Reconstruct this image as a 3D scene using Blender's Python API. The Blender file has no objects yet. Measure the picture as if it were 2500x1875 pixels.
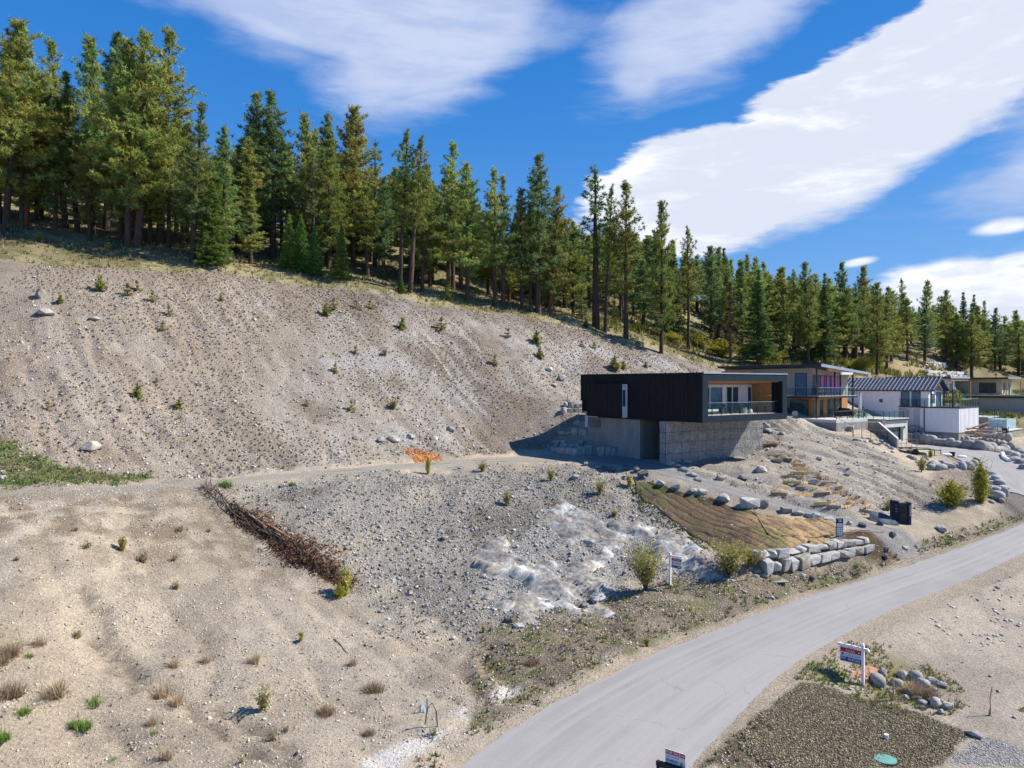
import bpy, bmesh, math, random
import numpy as np
from mathutils import Vector, Matrix
random.seed(7); np.random.seed(7)
sc = bpy.context.scene
COL = sc.collection
F = 1790.0; CX = 1250.0; CY = 937.5
# ------------------------------------------------------------------ camera
cam = bpy.data.cameras.new('camera'); camo = bpy.data.objects.new('camera', cam)
COL.objects.link(camo); camo.location = (0, 0, 0); camo.rotation_euler = (math.radians(90), 0, 0)
cam.sensor_width = 36; cam.lens = 36*F/2500; cam.clip_end = 3000; cam.clip_start = 0.3
sc.camera = camo
# ------------------------------------------------------------------ sun and sky
SUN_AZ, SUN_EL = math.radians(8), math.radians(43)      # azimuth from +X towards +Y
sdir = Vector((math.cos(SUN_EL)*math.cos(SUN_AZ), math.cos(SUN_EL)*math.sin(SUN_AZ), math.sin(SUN_EL)))
sl = bpy.data.lights.new('sun', 'SUN'); sl.energy = 4.8; sl.angle = math.radians(0.6); sl.color = (1, .94, .84)
so = bpy.data.objects.new('sun', sl); COL.objects.link(so)
so.rotation_euler = sdir.to_track_quat('Z', 'Y').to_euler(); so.location = (60, 0, 60)
sc.view_settings.view_transform = 'Standard'; sc.view_settings.look = 'None'
sc.view_settings.exposure = 0.68; sc.view_settings.gamma = 1

def nn(nt, typ, **kw):
    n = nt.nodes.new(typ)
    for k, v in kw.items():
        if k.startswith('i_'):
            key = k[2:]
            n.inputs[int(key) if key.isdigit() else key].default_value = v
        else: setattr(n, k, v)
    return n
def mth(nt, op, a, b=None, c=None, clamp=False):
    n = nt.nodes.new('ShaderNodeMath'); n.operation = op; n.use_clamp = clamp
    for i, v in enumerate((a, b, c)):
        if v is None: continue
        if isinstance(v, (int, float)): n.inputs[i].default_value = v
        else: nt.links.new(v, n.inputs[i])
    return n.outputs[0]
def mixc(nt, fac, a, b, blend='MIX'):
    n = nt.nodes.new('ShaderNodeMix'); n.data_type = 'RGBA'; n.blend_type = blend
    for s, v in ((n.inputs[0], fac), (n.inputs[6], a), (n.inputs[7], b)):
        if isinstance(v, (int, float)): s.default_value = v
        elif isinstance(v, tuple): s.default_value = (*v[:3], 1)
        else: nt.links.new(v, s)
    return n.outputs[2]
def ramp(nt, v, a, b, interp='SMOOTHSTEP', lo=0., hi=1.):
    n = nt.nodes.new('ShaderNodeMapRange'); n.interpolation_type = interp
    nt.links.new(v, n.inputs[0]); n.inputs[1].default_value = a; n.inputs[2].default_value = b
    n.inputs[3].default_value = lo; n.inputs[4].default_value = hi
    return n.outputs[0]

world = bpy.data.worlds.new('World'); sc.world = world; world.use_nodes = True
nt = world.node_tree; nt.nodes.clear()
sky = nn(nt, 'ShaderNodeTexSky', sky_type='NISHITA', sun_disc=False, sun_elevation=SUN_EL,
         sun_rotation=math.radians(90)-SUN_AZ, altitude=500, air_density=1.0, dust_density=.35, ozone_density=3.0)
tc = nn(nt, 'ShaderNodeTexCoord'); sx = nn(nt, 'ShaderNodeSeparateXYZ'); nt.links.new(tc.outputs['Generated'], sx.inputs[0])
az = mth(nt, 'ARCTAN2', sx.outputs[0], sx.outputs[1])
el = mth(nt, 'ARCSINE', sx.outputs[2])
def ae(px, py):
    u = (px-CX)/F; v = (CY-py)/F
    return math.atan2(u, 1), math.asin(v/math.sqrt(1+u*u+v*v))
nz = nn(nt, 'ShaderNodeTexNoise', i_Scale=5.0, i_Detail=7.0, i_Roughness=.58, i_Distortion=.4)
mp = nn(nt, 'ShaderNodeMapping'); mp.inputs['Rotation'].default_value = (0, math.radians(24), 0); mp.inputs['Scale'].default_value = (.8, 1, 3.2)
nt.links.new(tc.outputs['Generated'], mp.inputs[0]); nt.links.new(mp.outputs[0], nz.inputs['Vector'])
nz2 = nn(nt, 'ShaderNodeTexNoise', i_Scale=2.2, i_Detail=8.0, i_Roughness=.62, i_Distortion=.6)
nt.links.new(mp.outputs[0], nz2.inputs['Vector'])
nfine = nn(nt, 'ShaderNodeTexNoise', i_Scale=11.0, i_Detail=6.0, i_Roughness=.65)
nt.links.new(mp.outputs[0], nfine.inputs['Vector'])
n1 = mth(nt, 'SUBTRACT', nz.outputs[0], .5); n3 = mth(nt, 'SUBTRACT', nfine.outputs[0], .5)
def cloud(px, py, A, B, ang, soft, amp, famp=.5):
    """one cloud as a soft rotated ellipse on the sky sphere, edge broken by noise; sizes in photo pixels"""
    a0, e0 = ae(px, py); A /= F; B /= F; ang = math.radians(ang)
    da = mth(nt, 'SUBTRACT', az, a0); de = mth(nt, 'SUBTRACT', el, e0)
    p = mth(nt, 'ADD', mth(nt, 'MULTIPLY', da, math.cos(ang)/A), mth(nt, 'MULTIPLY', de, math.sin(ang)/A))
    q = mth(nt, 'ADD', mth(nt, 'MULTIPLY', da, -math.sin(ang)/B), mth(nt, 'MULTIPLY', de, math.cos(ang)/B))
    r = mth(nt, 'SQRT', mth(nt, 'ADD', mth(nt, 'POWER', p, 2.), mth(nt, 'POWER', q, 2.)))
    r = mth(nt, 'ADD', r, mth(nt, 'MULTIPLY', n1, amp)); r = mth(nt, 'ADD', r, mth(nt, 'MULTIPLY', n3, famp))
    return ramp(nt, r, 1+soft, 1-soft)
def union(ms):
    o = ms[0]
    for m in ms[1:]: o = mth(nt, 'MAXIMUM', o, m)
    return o
white = union([cloud(2130, 255, 700, 135, 25, .10, .9, .8), cloud(1680, 440, 250, 105, 14, .12, 1.1, .9),
               cloud(2150, 350, 300, 90, 25, .25, 1.2, .6), cloud(2410, 715, 200, 62, -8, .2, 1.0),
               cloud(2460, 552, 60, 16, 3, .4, 1.6), cloud(1850, 520, 130, 45, 30, .35, 1.0),
               cloud(2470, 640, 60, 14, 8, .5, 1.2), cloud(2095, 640, 30, 8, 8, .6, 1.2), cloud(1960, 470, 120, 40, 12, .5, 1.0)])
veil = union([cloud(900, 20, 440, 110, 0, .36, 1.1, .45), cloud(1080, 60, 290, 150, 22, .30, 1.1, .45),
              cloud(1720, 60, 250, 95, 22, .5, 1.8, .9), cloud(1560, 190, 70, 45, 0, .6, 1.6, .9), cloud(700, -70, 420, 120, -6, .4, 1.2, .3),
              cloud(3300, 200, 500, 160, 10, .4, 1.8), cloud(-900, 300, 500, 120, -12, .4, 1.8)])
shade = ramp(nt, mth(nt, 'ADD', mth(nt, 'MULTIPLY', nz2.outputs[0], .7), mth(nt, 'MULTIPLY', nfine.outputs[0], .3)), .43, .57)
wcol = mixc(nt, shade, (.48, .51, .59), (.70, .71, .74))
vcol = mixc(nt, shade, (.33, .39, .55), (.43, .475, .60))
hsv = nn(nt, 'ShaderNodeHueSaturation'); hsv.inputs['Saturation'].default_value = 1.3; hsv.inputs['Hue'].default_value = .503
nt.links.new(sky.outputs[0], hsv.inputs['Color'])
SKY = .096
skyn = mixc(nt, 1.0, hsv.outputs[0], (SKY, SKY, SKY), 'MULTIPLY')
rp = nn(nt, 'ShaderNodeValToRGB'); nt.links.new(mth(nt, 'DIVIDE', el, math.pi/2), rp.inputs[0]); rp.color_ramp.interpolation = 'B_SPLINE'
for i_, (p_, c_) in enumerate([(0., (.145, .275, .52)), (.10, (.085, .225, .50)), (.20, (.026, .165, .475)), (.33, (.010, .115, .40)), (1., (.006, .06, .24))]):
    e_ = rp.color_ramp.elements[i_] if i_ < 2 else rp.color_ramp.elements.new(p_)
    e_.position = p_; e_.color = (*c_, 1)
skym = mixc(nt, .8, skyn, rp.outputs[0])
c1 = mixc(nt, mth(nt, 'MULTIPLY', veil, .86), skym, vcol)
c2 = mixc(nt, mth(nt, 'MULTIPLY', white, .97), c1, wcol)
bg = nn(nt, 'ShaderNodeBackground', i_Strength=1.0); wo = nn(nt, 'ShaderNodeOutputWorld')
nt.links.new(c2, bg.inputs[0]); nt.links.new(bg.outputs[0], wo.inputs[0])

# ------------------------------------------------------------------ noise
def _h(ix, iy, s):
    v = (ix.astype(np.int64)*374761393 + iy.astype(np.int64)*668265263 + s*982451653) & 0xffffffff
    v = ((v ^ (v >> 13))*1274126177) & 0xffffffff
    return ((v ^ (v >> 16)) & 0xffffff)/float(0xffffff)
def vn(x, y, s=0):
    x = np.asarray(x, float); y = np.asarray(y, float)
    ix = np.floor(x); iy = np.floor(y); fx = x-ix; fy = y-iy
    fx = fx*fx*(3-2*fx); fy = fy*fy*(3-2*fy)
    a = _h(ix, iy, s); b = _h(ix+1, iy, s); c = _h(ix, iy+1, s); d = _h(ix+1, iy+1, s)
    return (a*(1-fx)+b*fx)*(1-fy)+(c*(1-fx)+d*fx)*fy
def fbm(x, y, s=0, o=4):
    t = 0; a = 1; n = 0
    for i in range(o):
        t = t+a*vn(x*2**i, y*2**i, s+i*17); n += a; a *= .5
    return t/n
def sst(a, b, x):
    t = np.clip((x-a)/(b-a), 0, 1); return t*t*(3-2*t)

# ------------------------------------------------------------------ terrain control points
def P(px, py, Y): return Vector(((px-CX)/F*Y, Y, (CY-py)/F*Y))
def PZ(px, py, Z): return P(px, py, -Z*F/(py-CY))
ROADL = [(1080, 1875, -12.6), (1226, 1772, -12.5), (1398, 1656, -12.3), (1600, 1582, -11.9), (1803, 1490, -11.5),
         (2007, 1427, -11.1), (2210, 1370, -10.7), (2366, 1319, -10.3), (2500, 1282, -9.9)]
ROADR = [(1685, 1867, -13.0), (1783, 1785, -12.9), (1885, 1708, -12.8), (1958, 1661, -12.7), (2048, 1602, -12.5),
         (2170, 1535, -12.2), (2292, 1476, -11.9), (2414, 1427, -11.6), (2500, 1401, -11.4)]
def resample(pts, n):
    pts = np.array([tuple(p) for p in pts]); d = np.r_[0, np.cumsum(np.linalg.norm(np.diff(pts[:, :2], axis=0), axis=1))]
    t = np.linspace(0, d[-1], 400)
    q = np.stack([np.interp(t, d, pts[:, k]) for k in range(3)], 1)
    k = np.ones(41)/41          # smooth out the corners
    qp = np.vstack([q[:1]+(q[0]-q[1])*np.arange(20, 0, -1)[:, None], q, q[-1:]+(q[-1]-q[-2])*np.arange(1, 21)[:, None]])
    q = np.stack([np.convolve(qp[:, j], k, 'valid') for j in range(3)], 1)
    return q[np.linspace(0, 399, n).astype(int)]
rl = [Vector((-11.5, 8, -13.0)), Vector((-7, 15.5, -12.8))]+[PZ(*p) for p in ROADL]+[Vector((46, 60.5, -9.0)), Vector((62, 76, -8.2)), Vector((80, 96, -7.5))]
rr = [Vector((-5.4, 5.5, -13.4)), Vector((0.2, 15.5, -13.2))]+[PZ(*p) for p in ROADR]+[Vector((36.5, 48.5, -10.4)), Vector((50, 58, -9.2)), Vector((67, 73.5, -8.2)), Vector((85, 93, -7.5))]
RL = resample(rl, 90); RR = resample(rr, 90)
ZR = (RL[:, 2]+RR[:, 2])/2
# strips: (centre line xyz, half width)
road_c = (RL+RR)/2; road_hw = np.linalg.norm((RL-RR)[:, :2], axis=1)/2
def path(pts, n=60): return resample(pts, n)
track_c = path([P(-500, 1240, 38), P(-200, 1226, 39.5), PZ(0, 1222, -6.3), PZ(200, 1206, -6.3), PZ(470, 1181, -6.3), PZ(700, 1161, -6.3), PZ(1000, 1136, -6.3),
                PZ(1200, 1124, -6.3), PZ(1400, 1118, -6.3), PZ(1530, 1124, -6.35)])
track_hw = np.interp(np.linspace(0, 1, 60), [0, .5, .7, 1], [1.5, 1.3, 1.8, 3.2])
drive_c = path([PZ(1480, 1121, -6.33), PZ(1560, 1132, -6.4), PZ(1640, 1153, -6.7), PZ(1748, 1184, -7.4), P(1892, 1229, 51.5), P(2073, 1276, 49.3), P(2150, 1292, 48.2), P(2235, 1318, 46.8), P(2300, 1345, 45.0), P(2350, 1370, 43.4)])
drive_hw = np.interp(np.linspace(0, 1, 60), [0, .25, .6, .85, 1], [1.6, 1.8, 1.45, 1.4, 2.2])
ndrv = path([P(2215, 1087, 82), P(2300, 1097, 76), PZ(2380, 1109, -6.95), PZ(2440, 1133, -7.35), PZ(2488, 1172, -8.05), PZ(2555, 1222, -8.9), Vector((41.6, 55.3, -9.35))])
ndrv_hw = np.interp(np.linspace(0, 1, 60), [0, .25, .4, .6, 1], [3.0, 3.6, 2.8, 2.7, 3.0])
CP = []
def c(*a): CP.append(P(*a))
def cz(*a): CP.append(PZ(*a))
# lower left ground
for a in [(0, 1875, -12.0), (400, 1875, -12.4), (750, 1875, -12.6), (0, 1700, -11.0), (0, 1500, -9.4), (0, 1350, -7.7), (200, 1600, -10.7), (400, 1600, -11.4), (400, 1350, -8.6), (200, 1280, -7.0),
          (400, 1240, -6.9), (650, 1700, -12.2), (650, 1500, -11.0), (650, 1300, -8.6), (900, 1700, -12.55), (900, 1560, -12.0), (1000, 1460, -11.6), (800, 1210, -7.0), (1000, 1190, -7.1), (1000, 1300, -9.3),
          (1150, 1600, -12.35), (1200, 1480, -11.8), (1200, 1360, -10.6), (1200, 1250, -8.5), (1200, 1165, -6.9), (1300, 1540, -12.2), (1400, 1470, -11.8), (1400, 1380, -10.9), (1400, 1280, -9.3), (1400, 1170, -7.1),
          (1520, 1430, -11.5), (1520, 1350, -10.5), (1520, 1250, -8.9), (1520, 1180, -7.3), (1640, 1431, -11.0), (1640, 1350, -10.2), (1640, 1260, -8.9), (1740, 1420, -11.1), (1750, 1330, -9.9), (1750, 1250, -8.7),
          (1850, 1400, -10.8), (1850, 1340, -9.7), (1850, 1270, -8.8), (1960, 1370, -10.6), (1960, 1330, -9.75), (1960, 1290, -9.2), (2080, 1350, -10.4), (2080, 1305, -9.55),
          (1700, 1165, -7.1), (1830, 1190, -7.6), (1950, 1225, -8.3), (2060, 1245, -8.8), (2200, 1280, -9.8), (2300, 1290, -9.85), (2400, 1270, -9.75),
          (1860, 1105, -6.1), (1750, 1125, -6.3)]: cz(*a)
for a in [(1950, 1120, 61), (2050, 1120, 63), (2050, 1180, 56), (2150, 1130, 63), (2150, 1190, 57), (2250, 1150, 63.5), (2250, 1220, 55), (2330, 1215, 56), (2350, 1150, 62), (2420, 1220, 56),
          (2220, 1120, 68), (2100, 1080, 70), (2000, 1060, 72), (1900, 1050, 70), (1930, 1018, 74), (2000, 1034, 76), (2080, 1035, 78), (2150, 1065, 78), (2300, 1075, 85), (2450, 1078, 86), (2500, 1078, 86)]: c(*a)
# bank and hillside above the track
for a in [(-300, 1150, 44), (0, 1165, 44), (0, 1060, 49), (0, 850, 58), (0, 640, 70), (0, 570, 78), (-400, 1000, 52), (-400, 600, 72), (-400, 520, 80), (-400, 300, 100),
          (200, 1150, 46.5), (200, 870, 59.5), (200, 640, 73), (450, 1150, 49.5), (450, 900, 62), (450, 655, 76), (450, 610, 84), (200, 580, 82), (700, 1135, 53.5), (700, 900, 66), (700, 680, 80), (700, 650, 88),
          (950, 1110, 59.5), (950, 900, 71.5), (950, 710, 84), (950, 690, 92), (1150, 1090, 65), (1150, 910, 75), (1150, 740, 88), (1150, 720, 97), (1330, 1085, 68.5), (1330, 930, 77.5), (1330, 775, 91), (1330, 750, 102),
          (1500, 850, 90), (1500, 815, 95), (1500, 790, 105), (1400, 1000, 72.5), (1640, 862, 97), (1640, 810, 115), (1750, 895, 98), (1750, 850, 115), (1850, 915, 98), (1900, 985, 84),
          (2000, 905, 105), (2100, 940, 100), (2000, 860, 130), (2200, 900, 120), (2200, 850, 150), (2380, 1000, 98), (2380, 958, 113), (2340, 940, 120), (2350, 880, 150), (2450, 985, 116), (2500, 1012, 108), (2450, 915, 150), (2500, 885, 175), (2500, 845, 230), (2700, 1010, 110), (2700, 960, 140), (2700, 880, 220)]: c(*a)
CP += [Vector(v) for v in [(8.5, 66.5, -6.3), (5.5, 67.5, -6.2), (7.2, 69, -3.9), (5.5, 71, -2.2), (13, 80, -1.0), (22, 82, -1.5), (24, 74, -3.9), (18, 62, -6.3), (20, 66, -6.1), (14, 66, -6.4),
      (34, 86, -3.9), (42, 88, -3.2), (48, 95, -2.8), (62, 90, -6.0), (75, 98, -6.0), (70, 92, -6.6),
      (-60, 110, 26), (-20, 115, 23), (20, 125, 16.5), (60, 150, 12), (110, 190, 11), (160, 220, 11), (-60, 160, 32), (0, 170, 25), (50, 200, 19), (120, 260, 20), (200, 300, 20),
      (-120, 110, 30), (-120, 200, 34), (0, 300, 28), (100, 400, 28), (250, 450, 26), (-200, 400, 36), (300, 250, 8), (250, 120, -6), (120, 80, -9), (100, 40, -13), (60, 20, -14), (200, 20, -15),
      (-60, 20, -8), (-60, 45, -4), (-100, 20, -4), (-120, 60, 6), (-30, 8, -11.5), (0, 5, -13.3), (20, 5, -14), (-30, -30, -11), (40, -30, -14.5), (-100, -30, -4), (150, -30, -15),
      ((2100-CX)/F*31, 31, -12.75), (24, 35, -12.4), (28, 40, -12.1), (27, 26, -13.4), (14, 24, -13.3), (19, 27, -13.15), (35, 40, -12.3), (45, 48, -11.6), (12, 18, -13.7)]]
cp = np.array([tuple(v) for v in CP])
for s, (cl, hw) in enumerate(((road_c, road_hw), (track_c, track_hw), (drive_c, drive_hw), (ndrv, ndrv_hw))):
    cp = np.vstack([cp, cl[::6 if s else 7]])
# thin-plate spline
def tps_fit(p, lam=.6):
    n = len(p); xy = p[:, :2]; d = np.linalg.norm(xy[:, None]-xy[None], axis=2)
    K = np.where(d > 0, d*d*np.log(d+1e-9), 0)+np.eye(n)*lam*10
    Q = np.c_[np.ones(n), xy]; A = np.zeros((n+3, n+3)); A[:n, :n] = K; A[:n, n:] = Q; A[n:, :n] = Q.T
    return np.linalg.solve(A, np.r_[p[:, 2], 0, 0, 0])
W = tps_fit(cp)
def tps(x, y):
    sh = x.shape; x = x.ravel(); y = y.ravel(); out = np.empty(len(x)); n = len(cp)
    for i in range(0, len(x), 20000):
        d = np.hypot(x[i:i+20000, None]-cp[:, 0], y[i:i+20000, None]-cp[:, 1])
        out[i:i+20000] = (d*d*np.log(d+1e-9))@W[:n]+W[n]+W[n+1]*x[i:i+20000]+W[n+2]*y[i:i+20000]
    return out.reshape(sh)
def strip_dist(x, y, cl, hw):
    """signed distance outside a strip and its height there"""
    best = np.full(x.shape, 1e9); zz = np.zeros(x.shape); ss = np.zeros(x.shape)
    for i in range(len(cl)-1):
        a = cl[i]; b = cl[i+1]; ab = (b-a)[:2]; L2 = ab@ab
        if L2 < 1e-9: continue
        t = np.clip(((x-a[0])*ab[0]+(y-a[1])*ab[1])/L2, 0, 1)
        d = np.hypot(x-a[0]-t*ab[0], y-a[1]-t*ab[1])-(hw[i]+(hw[i+1]-hw[i])*t)
        m = d < best; best = np.where(m, d, best); zz = np.where(m, a[2]+(b[2]-a[2])*t, zz); ss = np.where(m, (i+t)/(len(cl)-1), ss)
    return best, zz, ss
# grid lines: fine where the camera sees the ground close up
def lines(segs):
    o = []
    for a, b, s in segs: o += list(np.arange(a, b, s))
    return np.array(o+[segs[-1][1]])
GX = lines([(-320, -80, 10), (-80, -42, 1.2), (-42, 50, .24), (50, 80, .5), (80, 140, 2), (140, 460, 12)])
GY = lines([(-60, 0, 6), (0, 20, 1), (20, 92, .24), (92, 130, .7), (130, 220, 2.5), (220, 620, 14)])
XX, YY = np.meshgrid(GX, GY)
# coarse tps then bilinear up to save time
cx_ = lines([(-320, -80, 10), (-80, 90, 1.0), (90, 140, 3), (140, 460, 12)]); cy_ = lines([(-60, 0, 6), (0, 130, 1.0), (130, 220, 3), (220, 620, 14)])
CZ = tps(*np.meshgrid(cx_, cy_))
def bil(gx, gy, Z, x, y):
    ix = np.clip(np.searchsorted(gx, x)-1, 0, len(gx)-2); iy = np.clip(np.searchsorted(gy, y)-1, 0, len(gy)-2)
    fx = np.clip((x-gx[ix])/(gx[ix+1]-gx[ix]), 0, 1); fy = np.clip((y-gy[iy])/(gy[iy+1]-gy[iy]), 0, 1)
    return (Z[iy, ix]*(1-fx)+Z[iy, ix+1]*fx)*(1-fy)+(Z[iy+1, ix]*(1-fx)+Z[iy+1, ix+1]*fx)*fy
ZZ = bil(cx_, cy_, CZ, XX, YY)
dR, zR, sR = strip_dist(XX, YY, road_c, road_hw)
dT, zT, sT = strip_dist(XX, YY, track_c, track_hw)
dD, zD, sD = strip_dist(XX, YY, drive_c, drive_hw)
dN, zN, sN = strip_dist(XX, YY, ndrv, ndrv_hw)
for d, z, w in ((dT, zT, 1.6), (dN, zN, 2.0), (dD, zD, 1.4), (dR, zR, 2.2)):
    k = 1-sst(.0, w, d); ZZ = ZZ*(1-k)+z*k
ZB = ZZ.copy()
def hraw(x, y): return bil(GX, GY, ZB, np.asarray(x, float), np.asarray(y, float))
def march(px, py, H):
    u = (px-CX)/F; v = (CY-py)/F
    Y = np.arange(16, 330, .12); g = H(u*Y, Y)-v*Y
    i = np.argmax(g > 0)
    if g[i] <= 0: i = len(Y)-1
    y = Y[i]; return Vector((u*y, y, v*y))
def poly_w(pts): return np.array([tuple(march(a, b, hraw))[:2] for a, b in pts])
def inpoly(x, y, poly):
    r = np.zeros(x.shape, bool); n = len(poly)
    for i in range(n):
        x1, y1 = poly[i]; x2, y2 = poly[(i+1) % n]
        if y1 == y2: continue
        r ^= ((y1 > y) != (y2 > y)) & (x < (x2-x1)*(y-y1)/(y2-y1)+x1)
    return r
def polyd(x, y, poly):
    """signed distance, negative inside"""
    d = np.full(x.shape, 1e9); n = len(poly)
    for i in range(n):
        a = poly[i]; ab = poly[(i+1) % n]-a; L2 = max(ab@ab, 1e-9)
        t = np.clip(((x-a[0])*ab[0]+(y-a[1])*ab[1])/L2, 0, 1)
        d = np.minimum(d, np.hypot(x-a[0]-t*ab[0], y-a[1]-t*ab[1]))
    return np.where(inpoly(x, y, poly), -d, d)
# zones, as outlines on the ground
edge_line = [(-400, 610), (0, 638), (200, 648), (450, 665), (560, 662), (700, 688), (900, 712), (1000, 728), (1150, 752), (1300, 776), (1500, 826), (1640, 868), (1760, 900)]
Z_BANK = np.vstack([poly_w(edge_line), [[24, 84], [13, 76], [6, 70]], poly_w([(1330, 1095), (1000, 1120), (700, 1143), (450, 1162)]), [[-30, 44], [-45, 42]]])
Z_GRASSUP = np.vstack([poly_w(edge_line), [[60, 90], [140, 130], [400, 600], [-320, 600], [-320, 60]]])
Z_GREEN = poly_w([(-60, 1195), (-60, 1060), (40, 1075), (120, 1110), (200, 1135), (300, 1150), (370, 1158), (300, 1175), (160, 1185)])
Z_STONY = poly_w([(560, 1200), (900, 1150), (1300, 1140), (1500, 1150), (1560, 1200), (1640, 1290), (1730, 1350), (1740, 1400), (1620, 1400), (1500, 1440), (1300, 1530), (1150, 1550), (980, 1500), (840, 1400), (700, 1300)])
Z_ROCK = poly_w([(1170, 1370), (1200, 1330), (1300, 1300), (1340, 1250), (1430, 1260), (1560, 1290), (1620, 1330), (1720, 1350), (1790, 1395), (1700, 1410), (1520, 1400), (1480, 1470), (1400, 1500), (1260, 1530), (1190, 1470)])
Z_VERGE = poly_w([(1180, 1560), (1300, 1520), (1450, 1470), (1560, 1440), (1700, 1400), (1850, 1395), (1950, 1385), (2100, 1345), (2180, 1330), (2330, 1290), (2500, 1250), (2500, 1300), (2200, 1385), (1800, 1500), (1500, 1610), (1300, 1710), (1150, 1790)])
Z_GRAVEL = poly_w([(1700, 1874), (1800, 1790), (1890, 1713), (1960, 1668), (2060, 1690), (2180, 1725), (2280, 1760), (2350, 1790), (2370, 1800), (2300, 1874)])
Z_GREYG = poly_w([(2310, 1874), (2375, 1805), (2440, 1815), (2499, 1840), (2499, 1874)])
Z_RIGHT = np.array([[9, 20], [9, 26], [12, 31], [18, 36.5], [30, 44], [52, 60], [120, 70], [120, 0], [9, 0]])
Z_STAKE = poly_w([(1640, 1160), (1640, 1110), (1900, 1010), (2000, 1045), (2100, 1080), (2200, 1130), (2330, 1230), (2200, 1260), (2100, 1262), (1900, 1225), (1750, 1185)])
Z_SAND = poly_w([(2180, 1300), (2250, 1262), (2330, 1250), (2420, 1250), (2400, 1275), (2300, 1300)])
Z_DARK = poly_w([(2130, 1375), (2020, 1318), (2080, 1300), (2150, 1312), (2270, 1352), (2200, 1368)])
Z_PINK = poly_w([(2270, 1160), (2370, 1140), (2400, 1170), (2410, 1230), (2360, 1220), (2300, 1200)])
Z_TAN = poly_w([(2170, 870), (2260, 880), (2330, 930), (2260, 935), (2180, 925)])
lime = path([PZ(930, 1880, -12.7), PZ(1010, 1830, -12.65), PZ(1100, 1765, -12.6), PZ(1180, 1710, -12.5), PZ(1240, 1670, -12.45)], 30)
X_, Y_ = XX, YY
def jit(x, y, a=.6, s=3): return (fbm(x*.9, y*.9, s)-.5)*2*a
near = (XX > -90) & (XX < 150) & (YY < 230) & (YY > -5)
def zone(poly, soft, j=.8):
    out = np.zeros(XX.shape); xs = XX[near]; ys = YY[near]
    d = polyd(xs, ys, poly)+jit(xs, ys, j, 11)
    out[near] = 1-sst(-soft, soft, d); return out
zBank = zone(Z_BANK, .7); zUp = np.where(near, zone(Z_GRASSUP, .6, .7), ((YY > 80) | (XX < -90)).astype(float))
zGreen = zone(Z_GREEN, .6, 1.0); zStony = zone(Z_STONY, 2.6, 3.0); zRock = zone(Z_ROCK, .8, .8); zVerge = zone(Z_VERGE, .5, .6)
zGrav = zone(Z_GRAVEL, .15, .25); zGrey = zone(Z_GREYG, .2, .3); zRight = zone(Z_RIGHT, .4, .3); zStake = zone(Z_STAKE, .6, .6)
zSand = zone(Z_SAND, .5, .8); zDark = zone(Z_DARK, .3, .4); zPink = zone(Z_PINK, .5, .6); zTan = zone(Z_TAN, 1.5, 1)
dL, _, _ = strip_dist(XX, YY, lime, np.full(30, .35)); zLime = 1-sst(-.1, .45, dL+jit(XX, YY, .45, 5))
onpath = np.maximum.reduce([1-sst(-.3, .6, dR), 1-sst(-.3, .5, dT), 1-sst(-.3, .5, dD), 1-sst(-.3, .5, dN)])
off = 1-onpath
# relief
rel = (fbm(XX*.16, YY*.16, 1, 4)-.5)*.9+(fbm(XX*.8, YY*.8, 2, 3)-.5)*.22
rel = rel*np.where(zRight+zGrav+zGrey > .3, .15, 1)*np.where(zUp > .5, 1.5, 1)
warp = (fbm(XX*.12, YY*.12, 9)-.5)*6
u_ = XX*.68+YY*.73+warp*.35; v_ = -XX*.73+YY*.68        # rills run down the bank
rill = np.abs(vn(u_*1.3, v_*.13, 21)-.5)*2; rill2 = np.abs(vn(u_*2.4, v_*.3, 22)-.5)*2
rel = rel+zBank*(-((1-rill)**3*.24+(1-rill2)**3*.16)*sst(.3, .6, fbm(XX*.1, YY*.1, 23))+(fbm(XX*2.1, YY*2.1, 4)-.5)*.16)
u2 = XX*.82-YY*.57+warp*.5; v2 = XX*.57+YY*.82
r3 = np.abs(vn(u2*1.5, v2*.14, 31)-.5)*2; r4 = np.abs(vn((XX*.75+YY*.66+warp)*1.4, (-XX*.66+YY*.75)*.16, 33)-.5)*2
rel = rel-zStake*((1-r4)**3*.42)+zStake*(fbm(XX*2.3, YY*2.3, 6)-.5)*.16
rel = rel+zStony*((fbm(XX*1.4, YY*1.4, 7)-.5)*.3)
rg = 1-np.abs(fbm(XX*.75+5, YY*.95, 8, 4)-.5)*3.2
rel = rel+zRock*(np.clip(rg, 0, 1)*.3-.1+(fbm(XX*2.6, YY*2.6, 12)-.5)*.3)
lowl = (1-zBank)*(1-zUp)*(1-zStony)*(1-zRight)*(1-zStake)*(dR > .3)*(YY < 48)
gul = np.abs(vn((XX*.66+YY*.75+warp*.6)*.42, (XX*-.75+YY*.66)*.05, 41)-.5)*2
gul2 = np.abs(vn((XX*.5+YY*.86+warp*.9)*.9, (XX*-.86+YY*.5)*.12, 43)-.5)*2
rel = rel-lowl*((1-gul)**14*.22+(1-gul2)**12*.12*sst(.5, .7, fbm(XX*.1, YY*.1, 44)))+lowl*((fbm(XX*1.9, YY*1.9, 14, 3)-.5)*.17+(fbm(XX*.5, YY*.5, 16)-.5)*.10)
ZZ = ZZ+rel*off-np.where((dR < .15), .03, 0)-np.where(dN < .1, .03, 0)
CRK = np.zeros(XX.shape)
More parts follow.
